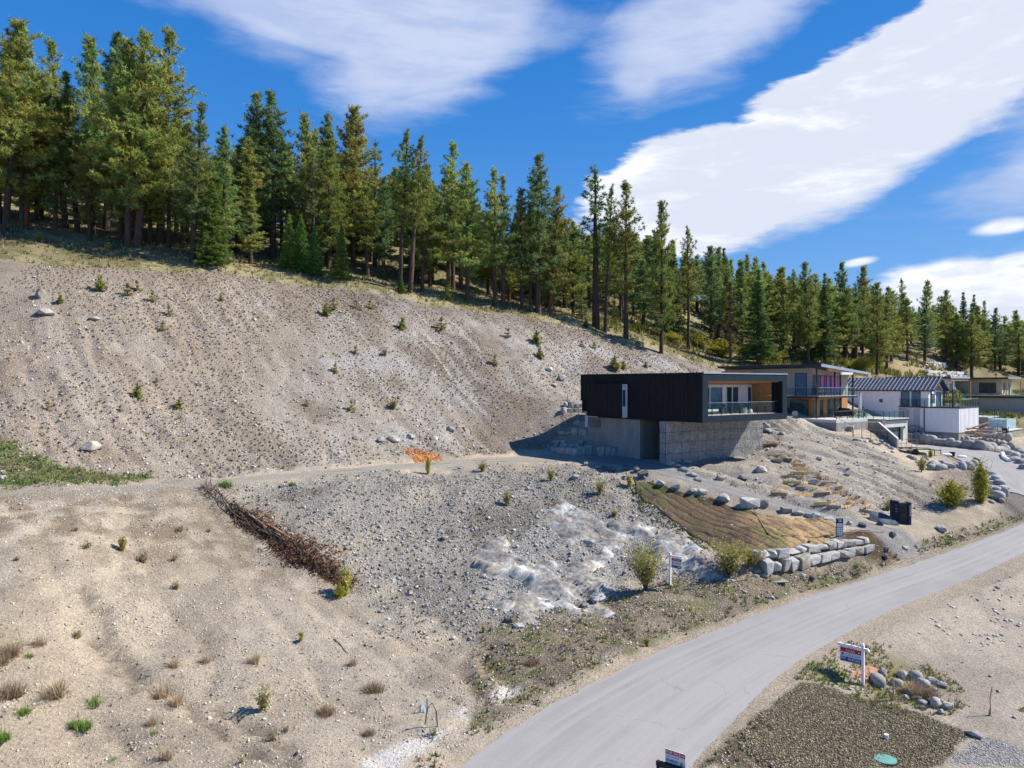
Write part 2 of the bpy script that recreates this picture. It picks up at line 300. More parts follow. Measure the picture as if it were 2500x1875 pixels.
for pts_ in ([(200, 1425), (255, 1500), (290, 1590), (345, 1650), (400, 1690)], [(440, 1700), (500, 1760), (560, 1800), (640, 1850), (700, 1874)], [(230, 1540), (262, 1600), (330, 1680)], [(1120, 1620), (1150, 1680), (1190, 1720)], [(1180, 1600), (1225, 1650), (1250, 1690)], [(1142, 1588), (1146, 1650)], [(520, 1720), (590, 1770), (660, 1800), (720, 1870)], [(60, 900), (120, 1000), (190, 1090)], [(30, 770), (90, 880), (150, 960)]):
    pw_ = poly_w(pts_); x_, y_ = XX, YY; cl = np.c_[pw_, np.zeros(len(pw_))]; dC, _, _ = strip_dist(x_+(fbm(x_*2, y_*2, 19)-.5)*.7, y_+(fbm(x_*2, y_*2, 20)-.5)*.7, cl, np.full(len(cl), .05)); CRK = np.maximum(CRK, 1-sst(.0, .3, dC))
rel = rel-CRK*.2; ZZ = ZZ-CRK*.2*off
ZZ = ZZ+(zVerge*off)*(fbm(XX*2.4, YY*2.4, 15)-.5)*.14
# level ground under the buildings
def pad(poly, z, soft=.8):
    global ZZ
    d = polyd(XX, YY, np.array(poly)); k = 1-sst(0, soft, d); ZZ = ZZ*(1-k)+z*k
L1 = Vector((-.588, .809, 0)); R1 = Vector((.809, .588, 0)); C1 = Vector((14.8, 57, 0))
def q1(l, r): v = C1+L1*l+R1*r; return (v.x, v.y)
pad([q1(3.6, -.5), q1(3.6, 13), q1(9.5, 13), q1(11.8, 0.2)], -6.42, .7)
def wpad(pts, z, soft): pad([tuple(P(a_, 900, b_))[:2] for a_, b_ in pts], z, soft)
wpad([(2365, 112), (2365, 140), (2700, 150), (2700, 116)], -2.4, 5); wpad([(2385, 97), (2385, 111), (2700, 113), (2700, 97)], -4.6, 2.5); wpad([(2392, 86), (2392, 95), (2700, 97), (2700, 86)], -6.6, 2)
L3 = Vector((-.669, .743, 0)); R3 = Vector((.743, .669, 0)); C3 = Vector((51.2, 84, 0))
def H(x, y): return bil(GX, GY, ZZ, np.asarray(x, float), np.asarray(y, float))
def G(px, py): return march(px, py, H)
def hz(x, y): return float(H(np.array([x]), np.array([y]))[0])

# ------------------------------------------------------------------ terrain colours
def lerp(a, b, k): return a*(1-k[..., None])+np.array(b)*k[..., None]
nA = fbm(XX*.22, YY*.22, 51, 5); nB = fbm(XX*1.1, YY*1.1, 52, 4); nC = fbm(XX*3.1, YY*3.1, 53, 3)
col = np.ones(XX.shape+(3,))*np.array((.58, .485, .37))
col = lerp(col, (.47, .405, .325), sst(.45, .68, nA))
col = lerp(col, (.46, .37, .26), sst(-4, -16, XX)*sst(34, 26, YY)*.55)
# brownish ground by the top end of the brush pile
dn = 1-sst(2, 9, np.hypot((XX+15)*.7, (YY-41)*1.5)); col = lerp(col, (.20, .15, .10), dn*sst(.36, .6, nB)*.75)
dn = 1-sst(2, 10, np.hypot((XX+25)*.7, (YY-38)*1.4)); col = lerp(col, (.21, .16, .105), dn*sst(.42, .62, nB)*.7); col = lerp(col, (.30, .25, .19), sst(.54, .66, fbm(XX*.35, YY*.35, 57, 5))*.5)
col = lerp(col, (.19, .155, .12), CRK*.7); col = lerp(col, (.33, .305, .275), zStony*.9); col = lerp(col, (.25, .23, .20), zStony*sst(.42, .66, nA)*.7); col = lerp(col, (.47, .41, .33), zStony*sst(.52, .66, fbm(XX*.3+4, YY*.3, 67, 5))*.8); col = lerp(col, (.17, .15, .125), zStony*sst(.56, .7, fbm(XX*.5, YY*.5+8, 68, 4))*.7)  # shade inside the cracks is painted into the ground colour, then stony tones
col = lerp(col, (.39, .34, .285), zBank)
col = lerp(col, (.44, .41, .38), zBank*sst(.5, .66, nA)); col = lerp(col, (.42, .39, .35), zBank*sst(.45, .95, rill)*.55)
col = lerp(col, (.22, .165, .12), zBank*sst(.5, .68, fbm(XX*.18+9, YY*.2, 54, 4))*.75)
streak = fbm(u_*1.1, v_*.16, 58, 4); streak2 = fbm(u_*2.2+7, v_*.35, 59, 3)
col = lerp(col, (.23, .185, .14), zBank*sst(.5, .66, streak)*.55); col = lerp(col, (.54, .50, .45), zBank*sst(.52, .66, streak2)*sst(.4, .6, fbm(XX*.1, YY*.1, 60))*.6)
hh = ZB-np.interp(XX, [-45, -20, 0, 10], [-6, -6, -6, -6])
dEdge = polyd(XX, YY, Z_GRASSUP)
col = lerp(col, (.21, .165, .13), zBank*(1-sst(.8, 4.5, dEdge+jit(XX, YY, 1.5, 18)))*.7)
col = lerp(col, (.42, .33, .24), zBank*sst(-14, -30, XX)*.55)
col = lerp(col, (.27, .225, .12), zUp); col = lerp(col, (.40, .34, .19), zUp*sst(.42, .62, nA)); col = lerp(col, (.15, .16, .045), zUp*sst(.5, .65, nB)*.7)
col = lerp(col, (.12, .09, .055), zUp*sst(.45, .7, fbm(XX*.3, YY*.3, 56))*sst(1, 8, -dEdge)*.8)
col = lerp(col, (.20, .18, .09), zGreen); col = lerp(col, (.14, .22, .05), zGreen*sst(.5, .62, nB))
col = lerp(col, (.43, .385, .325), zStake*1.0); col = lerp(col, (.34, .30, .25), zStake*sst(.45, .65, nA))
col = lerp(col, (.36, .345, .32), zRock*.8); 
col = lerp(col, (.20, .16, .115), zVerge*.85); col = lerp(col, (.16, .17, .06), zVerge*sst(.5, .65, nB)*.7); col = lerp(col, (.33, .27, .2), zVerge*sst(.55, .7, nC)*.6)
gl = (1-sst(.2, 1.3, dR))*(sst(.06, .3, dR))*(1-zRight); col = lerp(col, (.13, .15, .045), gl*sst(.42, .56, nB)*sst(5, 9, XX+YY*.1))
col = lerp(col, (.50, .43, .35), zRight*(1-zGrav)); col = lerp(col, (.38, .33, .27), zRight*sst(.45, .65, nA)*.8)
gr = zRight*(1-sst(1.0, 3.2, np.hypot(XX-16.2, (YY-31.3)))); col = lerp(col, (.27, .24, .11), gr*sst(.3, .5, nB))
col = lerp(col, (.32, .31, .14), zRight*(1-sst(.5, 1.1, np.hypot((XX-12.9)*.6, (YY-31.1))))*.8)
col = lerp(col, (.12, .085, .055), zDark); col = lerp(col, (.42, .36, .26), zSand*.9); col = lerp(col, (.38, .30, .25), zPink); col = lerp(col, (.42, .33, .19), zTan*.8)
col = lerp(col, (.42, .38, .32), (1-sst(-.2, .5, dT+jit(XX, YY, .3, 61)))*sst(.12, .3, sT)); col = lerp(col, (.30, .25, .19), (1-sst(-.2, .8, dT))*(1-sst(.15, .4, sT))*.6)
col = lerp(col, (.16, .155, .06), (1-sst(.05, .25, np.abs(dT+track_hw[0]*.95)))*sst(.5, .62, nB)*sst(.35, .45, sT)*(1-sst(.8, .9, sT))*.9)
col = lerp(col, (.275, .265, .26), 1-sst(-.2, .4, dD+jit(XX, YY, .25, 62))); col = lerp(col, (.34, .325, .305), (1-sst(-.2, .2, dD))*(1-sst(.05, .35, np.abs(np.abs(dD+1.7)-.8))))
col = lerp(col, (.72, .69, .64), zLime*sst(.36, .5, fbm(XX*.9, YY*.9, 66)+.06)*.95)
sh = (1-sst(.0, .8, dR+jit(XX, YY, .35, 63))); col = lerp(col, (.46, .38, .29), sh*.75)
dg = (1-sst(.2, 3.2, dN))*(XX > 30); col = lerp(col, (.17, .155, .14), dg*.85*(sN > .35))
col = lerp(col, (.135, .112, .078), zGrav); col = lerp(col, (.34, .325, .31), zGrey)
col = np.clip(col*.82*(0.84+.32*nC[..., None]), 0, 1)
aux = np.stack([zRock*(1-zVerge*.8), np.clip(zStony+zBank*.75+zRock+zVerge*.5+zStake*.6+zGrey+zGrav+.25, 0, 1), np.clip(zUp+zGreen+zVerge*.5, 0, 1)], -1)

# ------------------------------------------------------------------ materials
def bsdf(name):
    m = bpy.data.materials.new(name); m.use_nodes = True; t = m.node_tree
    return m, t, t.nodes['Principled BSDF'], t.nodes['Material Output']
def M(name, colr, rough=.8, var=.18, scale=4, bump=.25, bscale=None, metal=0, stretch=None, rv=0., spec=.35, col2=None, dist=.02):
    m, t, b, o = bsdf(name)
    tcn = nn(t, 'ShaderNodeTexCoord'); src = tcn.outputs['Object']
    if stretch:
        mpn = nn(t, 'ShaderNodeMapping'); mpn.inputs['Scale'].default_value = stretch; t.links.new(src, mpn.inputs[0]); src = mpn.outputs[0]
    n = nn(t, 'ShaderNodeTexNoise', i_Scale=float(scale), i_Detail=6.0, i_Roughness=.62); t.links.new(src, n.inputs['Vector'])
    f = ramp(t, n.outputs[0], .3, .7)
    c0 = tuple(max(0, v*(1-var)) for v in colr); c1 = tuple(min(1, v*(1+var)) for v in colr)
    if col2: c1 = col2
    cc = mixc(t, f, c0, c1)
    if rv:
        oi = nn(t, 'ShaderNodeObjectInfo'); g = mth(t, 'MULTIPLY_ADD', oi.outputs['Random'], 2*rv, 1-rv)
        cmb = nn(t, 'ShaderNodeCombineColor'); [t.links.new(g, cmb.inputs[k]) for k in range(3)]
        cc = mixc(t, 1., cc, cmb.outputs[0], 'MULTIPLY')
    t.links.new(cc, b.inputs['Base Color']); b.inputs['Roughness'].default_value = rough; b.inputs['Metallic'].default_value = metal
    b.inputs['Specular IOR Level'].default_value = spec
    if bump:
        n2 = nn(t, 'ShaderNodeTexNoise', i_Scale=float(bscale or scale*4), i_Detail=5.0, i_Roughness=.6); t.links.new(src, n2.inputs['Vector'])
        bp = nn(t, 'ShaderNodeBump', i_Strength=bump, i_Distance=dist); t.links.new(n2.outputs[0], bp.inputs['Height']); t.links.new(bp.outputs[0], b.inputs['Normal'])
    return m
def attr_mat(name, rough=.75, var=.25, scale=6, trans=0., rv=0., hue=0.):
    """colour from the 'tint' attribute with noise on top"""
    m, t, b, o = bsdf(name)
    at = nn(t, 'ShaderNodeAttribute', attribute_name='tint'); tcn = nn(t, 'ShaderNodeTexCoord')
    n = nn(t, 'ShaderNodeTexNoise', i_Scale=float(scale), i_Detail=4.0); t.links.new(tcn.outputs['Object'], n.inputs['Vector'])
    g = ramp(t, n.outputs[0], .3, .7, lo=1-var, hi=1+var)
    if rv:
        oi = nn(t, 'ShaderNodeObjectInfo'); g = mth(t, 'MULTIPLY', g, mth(t, 'MULTIPLY_ADD', oi.outputs['Random'], 2*rv, 1-rv))
    cmb = nn(t, 'ShaderNodeCombineColor'); [t.links.new(g, cmb.inputs[k]) for k in range(3)]
    cc = mixc(t, 1., at.outputs['Color'], cmb.outputs[0], 'MULTIPLY')
    if hue:
        h = nn(t, 'ShaderNodeHueSaturation'); oi2 = nn(t, 'ShaderNodeObjectInfo')
        r2 = mth(t, 'FRACT', mth(t, 'MULTIPLY', oi2.outputs['Random'], 7.31))
        t.links.new(mth(t, 'MULTIPLY_ADD', r2, hue, .5-hue/2), h.inputs['Hue']); t.links.new(cc, h.inputs['Color']); cc = h.outputs[0]
    t.links.new(cc, b.inputs['Base Color']); b.inputs['Roughness'].default_value = rough; b.inputs['Specular IOR Level'].default_value = .2
    if trans:
        tl = nn(t, 'ShaderNodeBsdfTranslucent'); t.links.new(cc, tl.inputs[0]); mx = nn(t, 'ShaderNodeMixShader'); mx.inputs[0].default_value = trans
        t.links.new(b.outputs[0], mx.inputs[1]); t.links.new(tl.outputs[0], mx.inputs[2]); t.links.new(mx.outputs[0], o.inputs[0])
    return m
# ground
gm, t, b, o = bsdf('ground')
at = nn(t, 'ShaderNodeAttribute', attribute_name='tint'); ax = nn(t, 'ShaderNodeAttribute', attribute_name='aux')
sp = nn(t, 'ShaderNodeSeparateColor'); t.links.new(ax.outputs['Color'], sp.inputs[0])
ge = nn(t, 'ShaderNodeNewGeometry'); pos = ge.outputs['Position']
def noise(sc_, det=5., rough=.6, vec=None):
    n = nn(t, 'ShaderNodeTexNoise', i_Scale=sc_, i_Detail=det, i_Roughness=rough); t.links.new(vec or pos, n.inputs['Vector']); return n.outputs[0]
a1 = noise(1.6); a2 = noise(9., 6., .7); a3 = noise(32., 3.)
vo = nn(t, 'ShaderNodeTexVoronoi', i_Scale=9.5); t.links.new(pos, vo.inputs['Vector'])
vo2 = nn(t, 'ShaderNodeTexVoronoi', i_Scale=16.0); t.links.new(pos, vo2.inputs['Vector'])
vsep = nn(t, 'ShaderNodeSeparateColor'); t.links.new(vo2.outputs['Color'], vsep.inputs[0]); vs1 = nn(t, 'ShaderNodeSeparateColor'); t.links.new(vo.outputs['Color'], vs1.inputs[0])
g1 = ramp(t, a2, .3, .72, lo=.72, hi=1.25); g2 = ramp(t, a3, .3, .7, lo=.86, hi=1.14)
pebble = mth(t, 'MULTIPLY_ADD', vsep.outputs[0], .7, .65); peb = mth(t, 'ADD', mth(t, 'MULTIPLY', mth(t, 'SUBTRACT', pebble, 1.), sp.outputs[1]), 1.)
pale = mth(t, 'MULTIPLY', mth(t, 'MULTIPLY', ramp(t, vs1.outputs[1], .86, .9), ramp(t, vo.outputs['Distance'], .45, .3)), sp.outputs[1])
gg = mth(t, 'MULTIPLY', mth(t, 'MULTIPLY', g1, g2), peb)
cmb = nn(t, 'ShaderNodeCombineColor'); [t.links.new(gg, cmb.inputs[k]) for k in range(3)]
cc = mixc(t, 1., at.outputs['Color'], cmb.outputs[0], 'MULTIPLY')
cc = mixc(t, mth(t, 'MULTIPLY', pale, .7), cc, (.55, .52, .48))
# bare rock
mpn = nn(t, 'ShaderNodeMapping'); mpn.inputs['Scale'].default_value = (1, 1.6, 1.0); mpn.inputs['Rotation'].default_value = (.3, .2, .7); t.links.new(pos, mpn.inputs[0])
rk = noise(.85, 8., .66, mpn.outputs[0]); rkm = mth(t, 'MULTIPLY', ramp(t, rk, .56, .62), ramp(t, sp.outputs[0], .35, .75))
rkc = mixc(t, ramp(t, noise(1.1, 6., .6, mpn.outputs[0]), .38, .6), (.43, .38, .30), (.33, .37, .40)); rkc = mixc(t, ramp(t, noise(3.5, 6., .7), .42, .62), rkc, (.50, .50, .47))
crk = nn(t, 'ShaderNodeTexVoronoi', feature='DISTANCE_TO_EDGE', i_Scale=2.3); t.links.new(mpn.outputs[0], crk.inputs['Vector'])
crm = ramp(t, crk.outputs['Distance'], .0, .05); rkc = mixc(t, crm, (.16, .15, .14), rkc)
cc = mixc(t, rkm, cc, rkc)
t.links.new(cc, b.inputs['Base Color']); b.inputs['Roughness'].default_value = .95; b.inputs['Specular IOR Level'].default_value = .15
hgt = mth(t, 'ADD', mth(t, 'MULTIPLY', a2, .55), mth(t, 'MULTIPLY', mth(t, 'MULTIPLY', vo.outputs['Distance'], sp.outputs[1]), -.3)); hgt = mth(t, 'ADD', hgt, mth(t, 'MULTIPLY', a3, .22))
hgt = mth(t, 'ADD', hgt, mth(t, 'MULTIPLY', mth(t, 'MULTIPLY', crm, rkm), .6))
bp = nn(t, 'ShaderNodeBump', i_Strength=1.0, i_Distance=.17); t.links.new(hgt, bp.inputs['Height']); t.links.new(bp.outputs[0], b.inputs['Normal'])

asph, t, b, o = bsdf('asphalt')
ge = nn(t, 'ShaderNodeNewGeometry'); pos = ge.outputs['Position']
x1 = noise(.35, 4., .5); x2 = noise(45., 3.); x3 = noise(3., 6., .7)
uvn = nn(t, 'ShaderNodeAttribute', attribute_name='tint')      # r: across, g: along
us = nn(t, 'ShaderNodeSeparateColor'); t.links.new(uvn.outputs['Color'], us.inputs[0])
wv = nn(t, 'ShaderNodeTexNoise', i_Scale=14., i_Detail=3.); mpa = nn(t, 'ShaderNodeMapping'); mpa.inputs['Scale'].default_value = (1, .04, 1); t.links.new(uvn.outputs['Color'], mpa.inputs[0]); t.links.new(mpa.outputs[0], wv.inputs['Vector'])
base = mixc(t, ramp(t, x1, .35, .65), (.275, .262, .254), (.31, .297, .287)); base = mixc(t, ramp(t, wv.outputs[0], .4, .65), base, (.325, .311, .30))
lane = mth(t, 'MULTIPLY', ramp(t, mth(t, 'ABSOLUTE', mth(t, 'SUBTRACT', us.outputs[0], .5)), .035, .0), .25); base = mixc(t, lane, base, (.36, .347, .335))
k2 = ramp(t, x2, .3, .7, lo=.86, hi=1.14); cmb = nn(t, 'ShaderNodeCombineColor'); [t.links.new(k2, cmb.inputs[k]) for k in range(3)]
base = mixc(t, 1., base, cmb.outputs[0], 'MULTIPLY'); base = mixc(t, mth(t, 'MULTIPLY', ramp(t, x3, .63, .75), .35), base, (.42, .40, .37))
cv = nn(t, 'ShaderNodeTexVoronoi', feature='DISTANCE_TO_EDGE', i_Scale=.28); wpv = nn(t, 'ShaderNodeVectorMath', operation='ADD'); nv = nn(t, 'ShaderNodeTexNoise', i_Scale=1.2, i_Detail=5.)
t.links.new(pos, nv.inputs['Vector']); t.links.new(pos, wpv.inputs[0]); t.links.new(nv.outputs['Color'], wpv.inputs[1]); t.links.new(wpv.outputs[0], cv.inputs['Vector'])
ck = mth(t, 'MULTIPLY', ramp(t, cv.outputs['Distance'], .006, .0), ramp(t, x1, .55, .6)); base = mixc(t, mth(t, 'MULTIPLY', ck, .45), base, (.12, .12, .12))
t.links.new(base, b.inputs['Base Color']); b.inputs['Roughness'].default_value = .88; b.inputs['Specular IOR Level'].default_value = .25
bp = nn(t, 'ShaderNodeBump', i_Strength=.35, i_Distance=.01); t.links.new(x2, bp.inputs['Height']); t.links.new(bp.outputs[0], b.inputs['Normal'])

def glass_mat(name, colr=(.86, .94, .94), a=.08):
    m, t, b, o = bsdf(name)
    tr = nn(t, 'ShaderNodeBsdfTransparent'); tr.inputs[0].default_value = (*colr, 1); b.inputs['Base Color'].default_value = (.10, .16, .18, 1)
    b.inputs['Roughness'].default_value = .03; mx = nn(t, 'ShaderNodeMixShader'); mx.inputs[0].default_value = a
    t.links.new(tr.outputs[0], mx.inputs[1]); t.links.new(b.outputs[0], mx.inputs[2]); t.links.new(mx.outputs[0], o.inputs[0]); return m
def win_mat(name, colr, rough=.06):
    m = M(name, colr, rough, var=.35, scale=1.2, bump=0, spec=.35); return m
MAT = dict(
 black=M('charred_wood', (.012, .012, .014), .75, .5, 3, .3, stretch=(6, 6, .4), spec=.25), frame=M('dark_metal_cladding', (.011, .022, .038), .7, .15, 2, .05, spec=.15),
 wood=M('cedar', (.46, .235, .09), .6, .28, 3, .1, stretch=(1, 1, 7)), woodceil=M('cedar_soffit', (.50, .27, .12), .6, .2, 3, .1), white=M('white_paint', (.78, .78, .79), .55, .05, 2, .02),
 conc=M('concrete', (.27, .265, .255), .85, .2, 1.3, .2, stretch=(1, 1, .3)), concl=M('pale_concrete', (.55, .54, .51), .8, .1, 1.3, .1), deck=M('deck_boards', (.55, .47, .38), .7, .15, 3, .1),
 win=win_mat('window_glass', (.035, .06, .085)), winb=win_mat('blue_window_glass', (.05, .14, .24), .25), wing=win_mat('green_window_glass', (.06, .12, .12)), rail=glass_mat('railing_glass'),
 dark=M('dark_steel', (.03, .032, .042), .5, .2, 4, .05), stucco=M('beige_stucco', (.47, .42, .36), .9, .06, 3, .15), orange=M('orange_panel', (.50, .24, .07), .6, .12, 2, .05),
 fascia=M('pale_blue_fascia', (.30, .37, .46), .5, .1, 2, .03), roofdark=M('dark_roof_metal', (.04, .048, .075), .42, .15, 2, .05, spec=.5), seam=M('seam_metal', (.30, .32, .37), .4, .1, 3, .03),
 panel=M('white_panel', (.82, .82, .83), .6, .03, 1.5, .04), batten=M('batten_shadow_line', (.50, .51, .54), .6, .05, 2, 0), pink=M('pink_blind', (.75, .16, .55), .6, .1, 3, 0),
 bark=M('pine_bark', (.085, .055, .04), .95, .4, 3, .8, stretch=(4, 4, .7), rv=.25, dist=.05), barko=M('orange_pine_bark', (.26, .11, .05), .95, .4, 3, .8, stretch=(4, 4, .7), dist=.05), twig=M('grey_twig', (.13, .10, .08), .9, .3, 5, .2),
 rock=M('grey_rock', (0.302, 0.290, 0.277), .9, .3, 1.6, .7, 7, rv=.22, dist=.06), rockb=M('bluish_white_rock', (0.395, 0.412, 0.420), .9, .25, 1.1, .8, 5, rv=.12, dist=.08, col2=(.52, .50, .46)), rockw=M('warm_pale_rock', (0.370, 0.319, 0.252), .9, .3, 1.4, .7, 6, rv=.22, col2=(.49, .46, .42), dist=.06),
 rockd=M('dark_rock', (0.109, 0.101, 0.105), .9, .3, 2, .6, 7, rv=.2, dist=.05), round=M('rounded_granite', (0.336, 0.319, 0.294), .9, .22, 2, .4, 9, rv=.18, dist=.03),
 burlap=None, stake=M('fresh_wood', (.74, .48, .20), .7, .2, 4, .1, rv=.15), stakeold=M('weathered_wood', (.38, .24, .14), .8, .25, 4, .2, rv=.2), red=M('sign_red', (.45, .012, .03), .45, .06, 3, 0), blue=M('sign_blue', (.012, .04, .24), .45, .06, 3, 0),
 signw=M('sign_white', (.68, .72, .76), .45, .04, 3, 0), textg=M('sign_grey_print', (.18, .22, .24), .6, .1, 3, 0), textw=M('sign_white_print', (.75, .75, .78), .6, .05, 3, 0), navy=M('sign_navy_print', (.03, .04, .12), .6, .1, 3, 0),
 teal=M('teal_lid', (.12, .32, .28), .6, .15, 4, .1), pvc=M('white_plastic', (.75, .74, .76), .5, .05, 3, 0), slabshade=M('shade_tinted_slab', (.07, .09, .12), .85, .3, 2, .4), rust=M('rusty_brown_sheet', (.38, .20, .13), .85, .2, 2, .2),
 skin=M('portrait_skin', (.35, .2, .13), .6, .1, 3, 0), cushion=M('white_cushion', (.75, .75, .76), .9, .04, 3, .1), wicker=M('dark_wicker', (.06, .075, .09), .8, .3, 14, .4), blackp=M('black_plastic', (.012, .012, .014), .6, .3, 3, .1),
 poolw=M('pool_water_face', (.34, .52, .58), .3, .2, 2, .02, spec=.7), cloth=M('folded_parasol_cloth', (.78, .78, .8), .9, .06, 5, .2), foliage=attr_mat('foliage', .65, .28, 1.3, .45, .22, .05), brownleaf=attr_mat('dead_needles', .85, .3, 5, .1),
 leaf=attr_mat('shrub_leaves', .6, .2, 6, .42, .1), grass=attr_mat('grass_blades', .8, .2, 4, .15, .1), stones=attr_mat('loose_stones', .92, .25, 9))

# ------------------------------------------------------------------ mesh helpers
ORG = {}
def newmesh(name, V, Fc, mats, smooth=False, tint=None, mi=None):
    me = bpy.data.meshes.new(name); me.from_pydata([tuple(v) for v in V], [], Fc)
    for m in mats: me.materials.append(m)
    if smooth: me.polygons.foreach_set('use_smooth', [True]*len(me.polygons))
    if mi is not None: me.polygons.foreach_set('material_index', mi)
    return me
def trimesh(name, V, T, mat, tint=None, smooth=False):
    """fast triangle mesh from numpy arrays; tint per vertex"""
    me = bpy.data.meshes.new(name); n = len(V); k = len(T); w = T.shape[1]
    me.vertices.add(n); me.vertices.foreach_set('co', np.asarray(V, np.float32).ravel())
    me.loops.add(k*w); me.loops.foreach_set('vertex_index', np.asarray(T).astype(np.int32).ravel())
    me.polygons.add(k); me.polygons.foreach_set('loop_start', np.arange(0, k*w, w, dtype=np.int32)); me.polygons.foreach_set('loop_total', np.full(k, w, np.int32))
    if smooth: me.polygons.foreach_set('use_smooth', np.ones(k, bool))
    me.update(calc_edges=True)
    if tint is not None:
        a = me.color_attributes.new('tint', 'FLOAT_COLOR', 'POINT'); a.data.foreach_set('color', np.c_[tint, np.ones(n)].astype(np.float32).ravel())
    if mat: me.materials.append(mat)
    return me
def link(name, me, parent=None, label=None, cat=None, group=None, kind=None, loc=None):
    o = bpy.data.objects.new(name, me); COL.objects.link(o)
    if parent: o.parent = parent
    if loc is not None: o.location = loc
    if label: o['label'] = label
    if cat: o['category'] = cat
    if group: o['group'] = group
    if kind: o['kind'] = kind
    return o
def thing(name, loc, label, cat, group=None):
    o = link(name, None, None, label, cat, group, None, loc); ORG[o.name] = Vector(loc); return o
class MB:
    def __init__(s): s.V = []; s.F = []; s.mi = []; s.mats = []
    def m(s, mat):
        if mat not in s.mats: s.mats.append(mat)
        return s.mats.index(mat)
    def add(s, V, Fc, mat):
        k = len(s.V); i = s.m(mat); s.V += [Vector(v) for v in V]
        for f in Fc: s.F.append(tuple(k+j for j in f)); s.mi.append(i)
        return s
    def box(s, o, x, y, z, mat):
        """corner o, edge vectors x,y,z"""
        o = Vector(o); x = Vector(x); y = Vector(y); z = Vector(z)
        V = [o, o+x, o+x+y, o+y, o+z, o+x+z, o+x+y+z, o+y+z]
        Fc = [(0, 3, 2, 1), (4, 5, 6, 7), (0, 1, 5, 4), (1, 2, 6, 5), (2, 3, 7, 6), (3, 0, 4, 7)]
        if x.cross(y).dot(z) < 0: Fc = [f[::-1] for f in Fc]
        return s.add(V, Fc, mat)
    def prism(s, pts, z, mat):
        n = len(pts); z = Vector(z); V = [Vector(p) for p in pts]+[Vector(p)+z for p in pts]
        Fc = [tuple(range(n))[::-1], tuple(range(n, 2*n))]+[(i, (i+1) % n, n+(i+1) % n, n+i) for i in range(n)]
        return s.add(V, Fc, mat)
    def tube(s, pts, r, mat, n=6, r2=None):
        pts = [Vector(p) for p in pts]; k = len(pts); V = []; Fc = []
        for i, p in enumerate(pts):
            d = (pts[min(i+1, k-1)]-pts[max(i-1, 0)]).normalized(); a = d.orthogonal().normalized(); b = d.cross(a)
            rr_ = r if r2 is None else r+(r2-r)*i/(k-1)
            V += [p+(a*math.cos(2*math.pi*j/n)+b*math.sin(2*math.pi*j/n))*rr_ for j in range(n)]
        for i in range(k-1):
            for j in range(n): Fc.append((i*n+j, i*n+(j+1) % n, (i+1)*n+(j+1) % n, (i+1)*n+j))
        Fc += [tuple(range(n))[::-1], tuple(range((k-1)*n, k*n))]
        return s.add(V, Fc, mat)
    def build(s, name, parent=None, label=None, cat=None, group=None, kind=None, smooth=False):
        if parent: org = ORG[parent.name]
        else: org = sum(s.V, Vector())/len(s.V); org.z = min(v.z for v in s.V)
        me = newmesh(name, [v-org for v in s.V], s.F, s.mats, smooth, mi=s.mi)
        o = link(name, me, parent, label, cat, group, kind, None if parent else org); ORG[o.name] = org.copy(); return o
def part(name, parent, fn, **kw):
    b = MB(); fn(b); return b.build(name, parent, **kw)
def Z(v, z): return Vector((v[0], v[1], z))

# ------------------------------------------------------------------ ground mesh
ny, nx = XX.shape
V = np.stack([XX, YY, ZZ], -1).reshape(-1, 3)
idx = np.arange(nx*ny).reshape(ny, nx)
Q = np.stack([idx[:-1, :-1], idx[:-1, 1:], idx[1:, 1:], idx[1:, :-1]], -1).reshape(-1, 4)
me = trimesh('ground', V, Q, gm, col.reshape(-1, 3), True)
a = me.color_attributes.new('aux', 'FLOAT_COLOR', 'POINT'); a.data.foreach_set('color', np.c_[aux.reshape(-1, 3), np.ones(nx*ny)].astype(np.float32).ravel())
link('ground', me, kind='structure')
def ribbon(name, Lp, Rp, mat, nc=7, dz=.0, crown=.05, edge=.0, seed=1, drape=False):
    n = len(Lp); t_ = np.linspace(0, 1, nc); V = []; tn = []
    for i in range(n):
        for j, w in enumerate(t_):
            p = Lp[i]*(1-w)+Rp[i]*w
            if edge and j in (0, nc-1):
                d = (Lp[i]-Rp[i]); d /= np.linalg.norm(d); k = (vn(np.array([i*.9+j*3]), np.array([seed*7.]), seed)[0]-.5)*edge; p = p+d*k
            V.append([p[0], p[1], p[2]+dz+crown*(1-(2*w-1)**2)]); tn.append([w, i/n*12, 0])
    if drape: V = np.array(V); V[:, 2] = H(V[:, 0], V[:, 1])+.07
    id_ = np.arange(n*nc).reshape(n, nc); Qd = np.stack([id_[:-1, :-1], id_[:-1, 1:], id_[1:, 1:], id_[1:, :-1]], -1).reshape(-1, 4)
    me = trimesh(name, np.array(V), Qd, mat, np.array(tn), True); return link(name, me, kind='structure')
RLd, RRd = resample(rl, 300), resample(rr, 300)
zc = (RLd[:, 2]+RRd[:, 2])/2
RLd[:, 2] = zc; RRd[:, 2] = zc
ribbon('road', RLd, RRd, asph, dz=.02, crown=.05, edge=.22)
def offs(cl, hw):
    d = np.gradient(cl[:, :2], axis=0); d /= np.linalg.norm(d, axis=1)[:, None]; nrm = np.c_[-d[:, 1], d[:, 0]]
    l = cl.copy(); r = cl.copy(); l[:, :2] += nrm*hw[:, None]; r[:, :2] -= nrm*hw[:, None]; return l, r
nd_ = resample(ndrv[:-6], 150); ribbon('neighbour_driveway', *offs(nd_, np.interp(np.linspace(0, .9, 150), np.linspace(0, 1, 60), ndrv_hw)), asph, nc=15, drape=True, edge=.1)

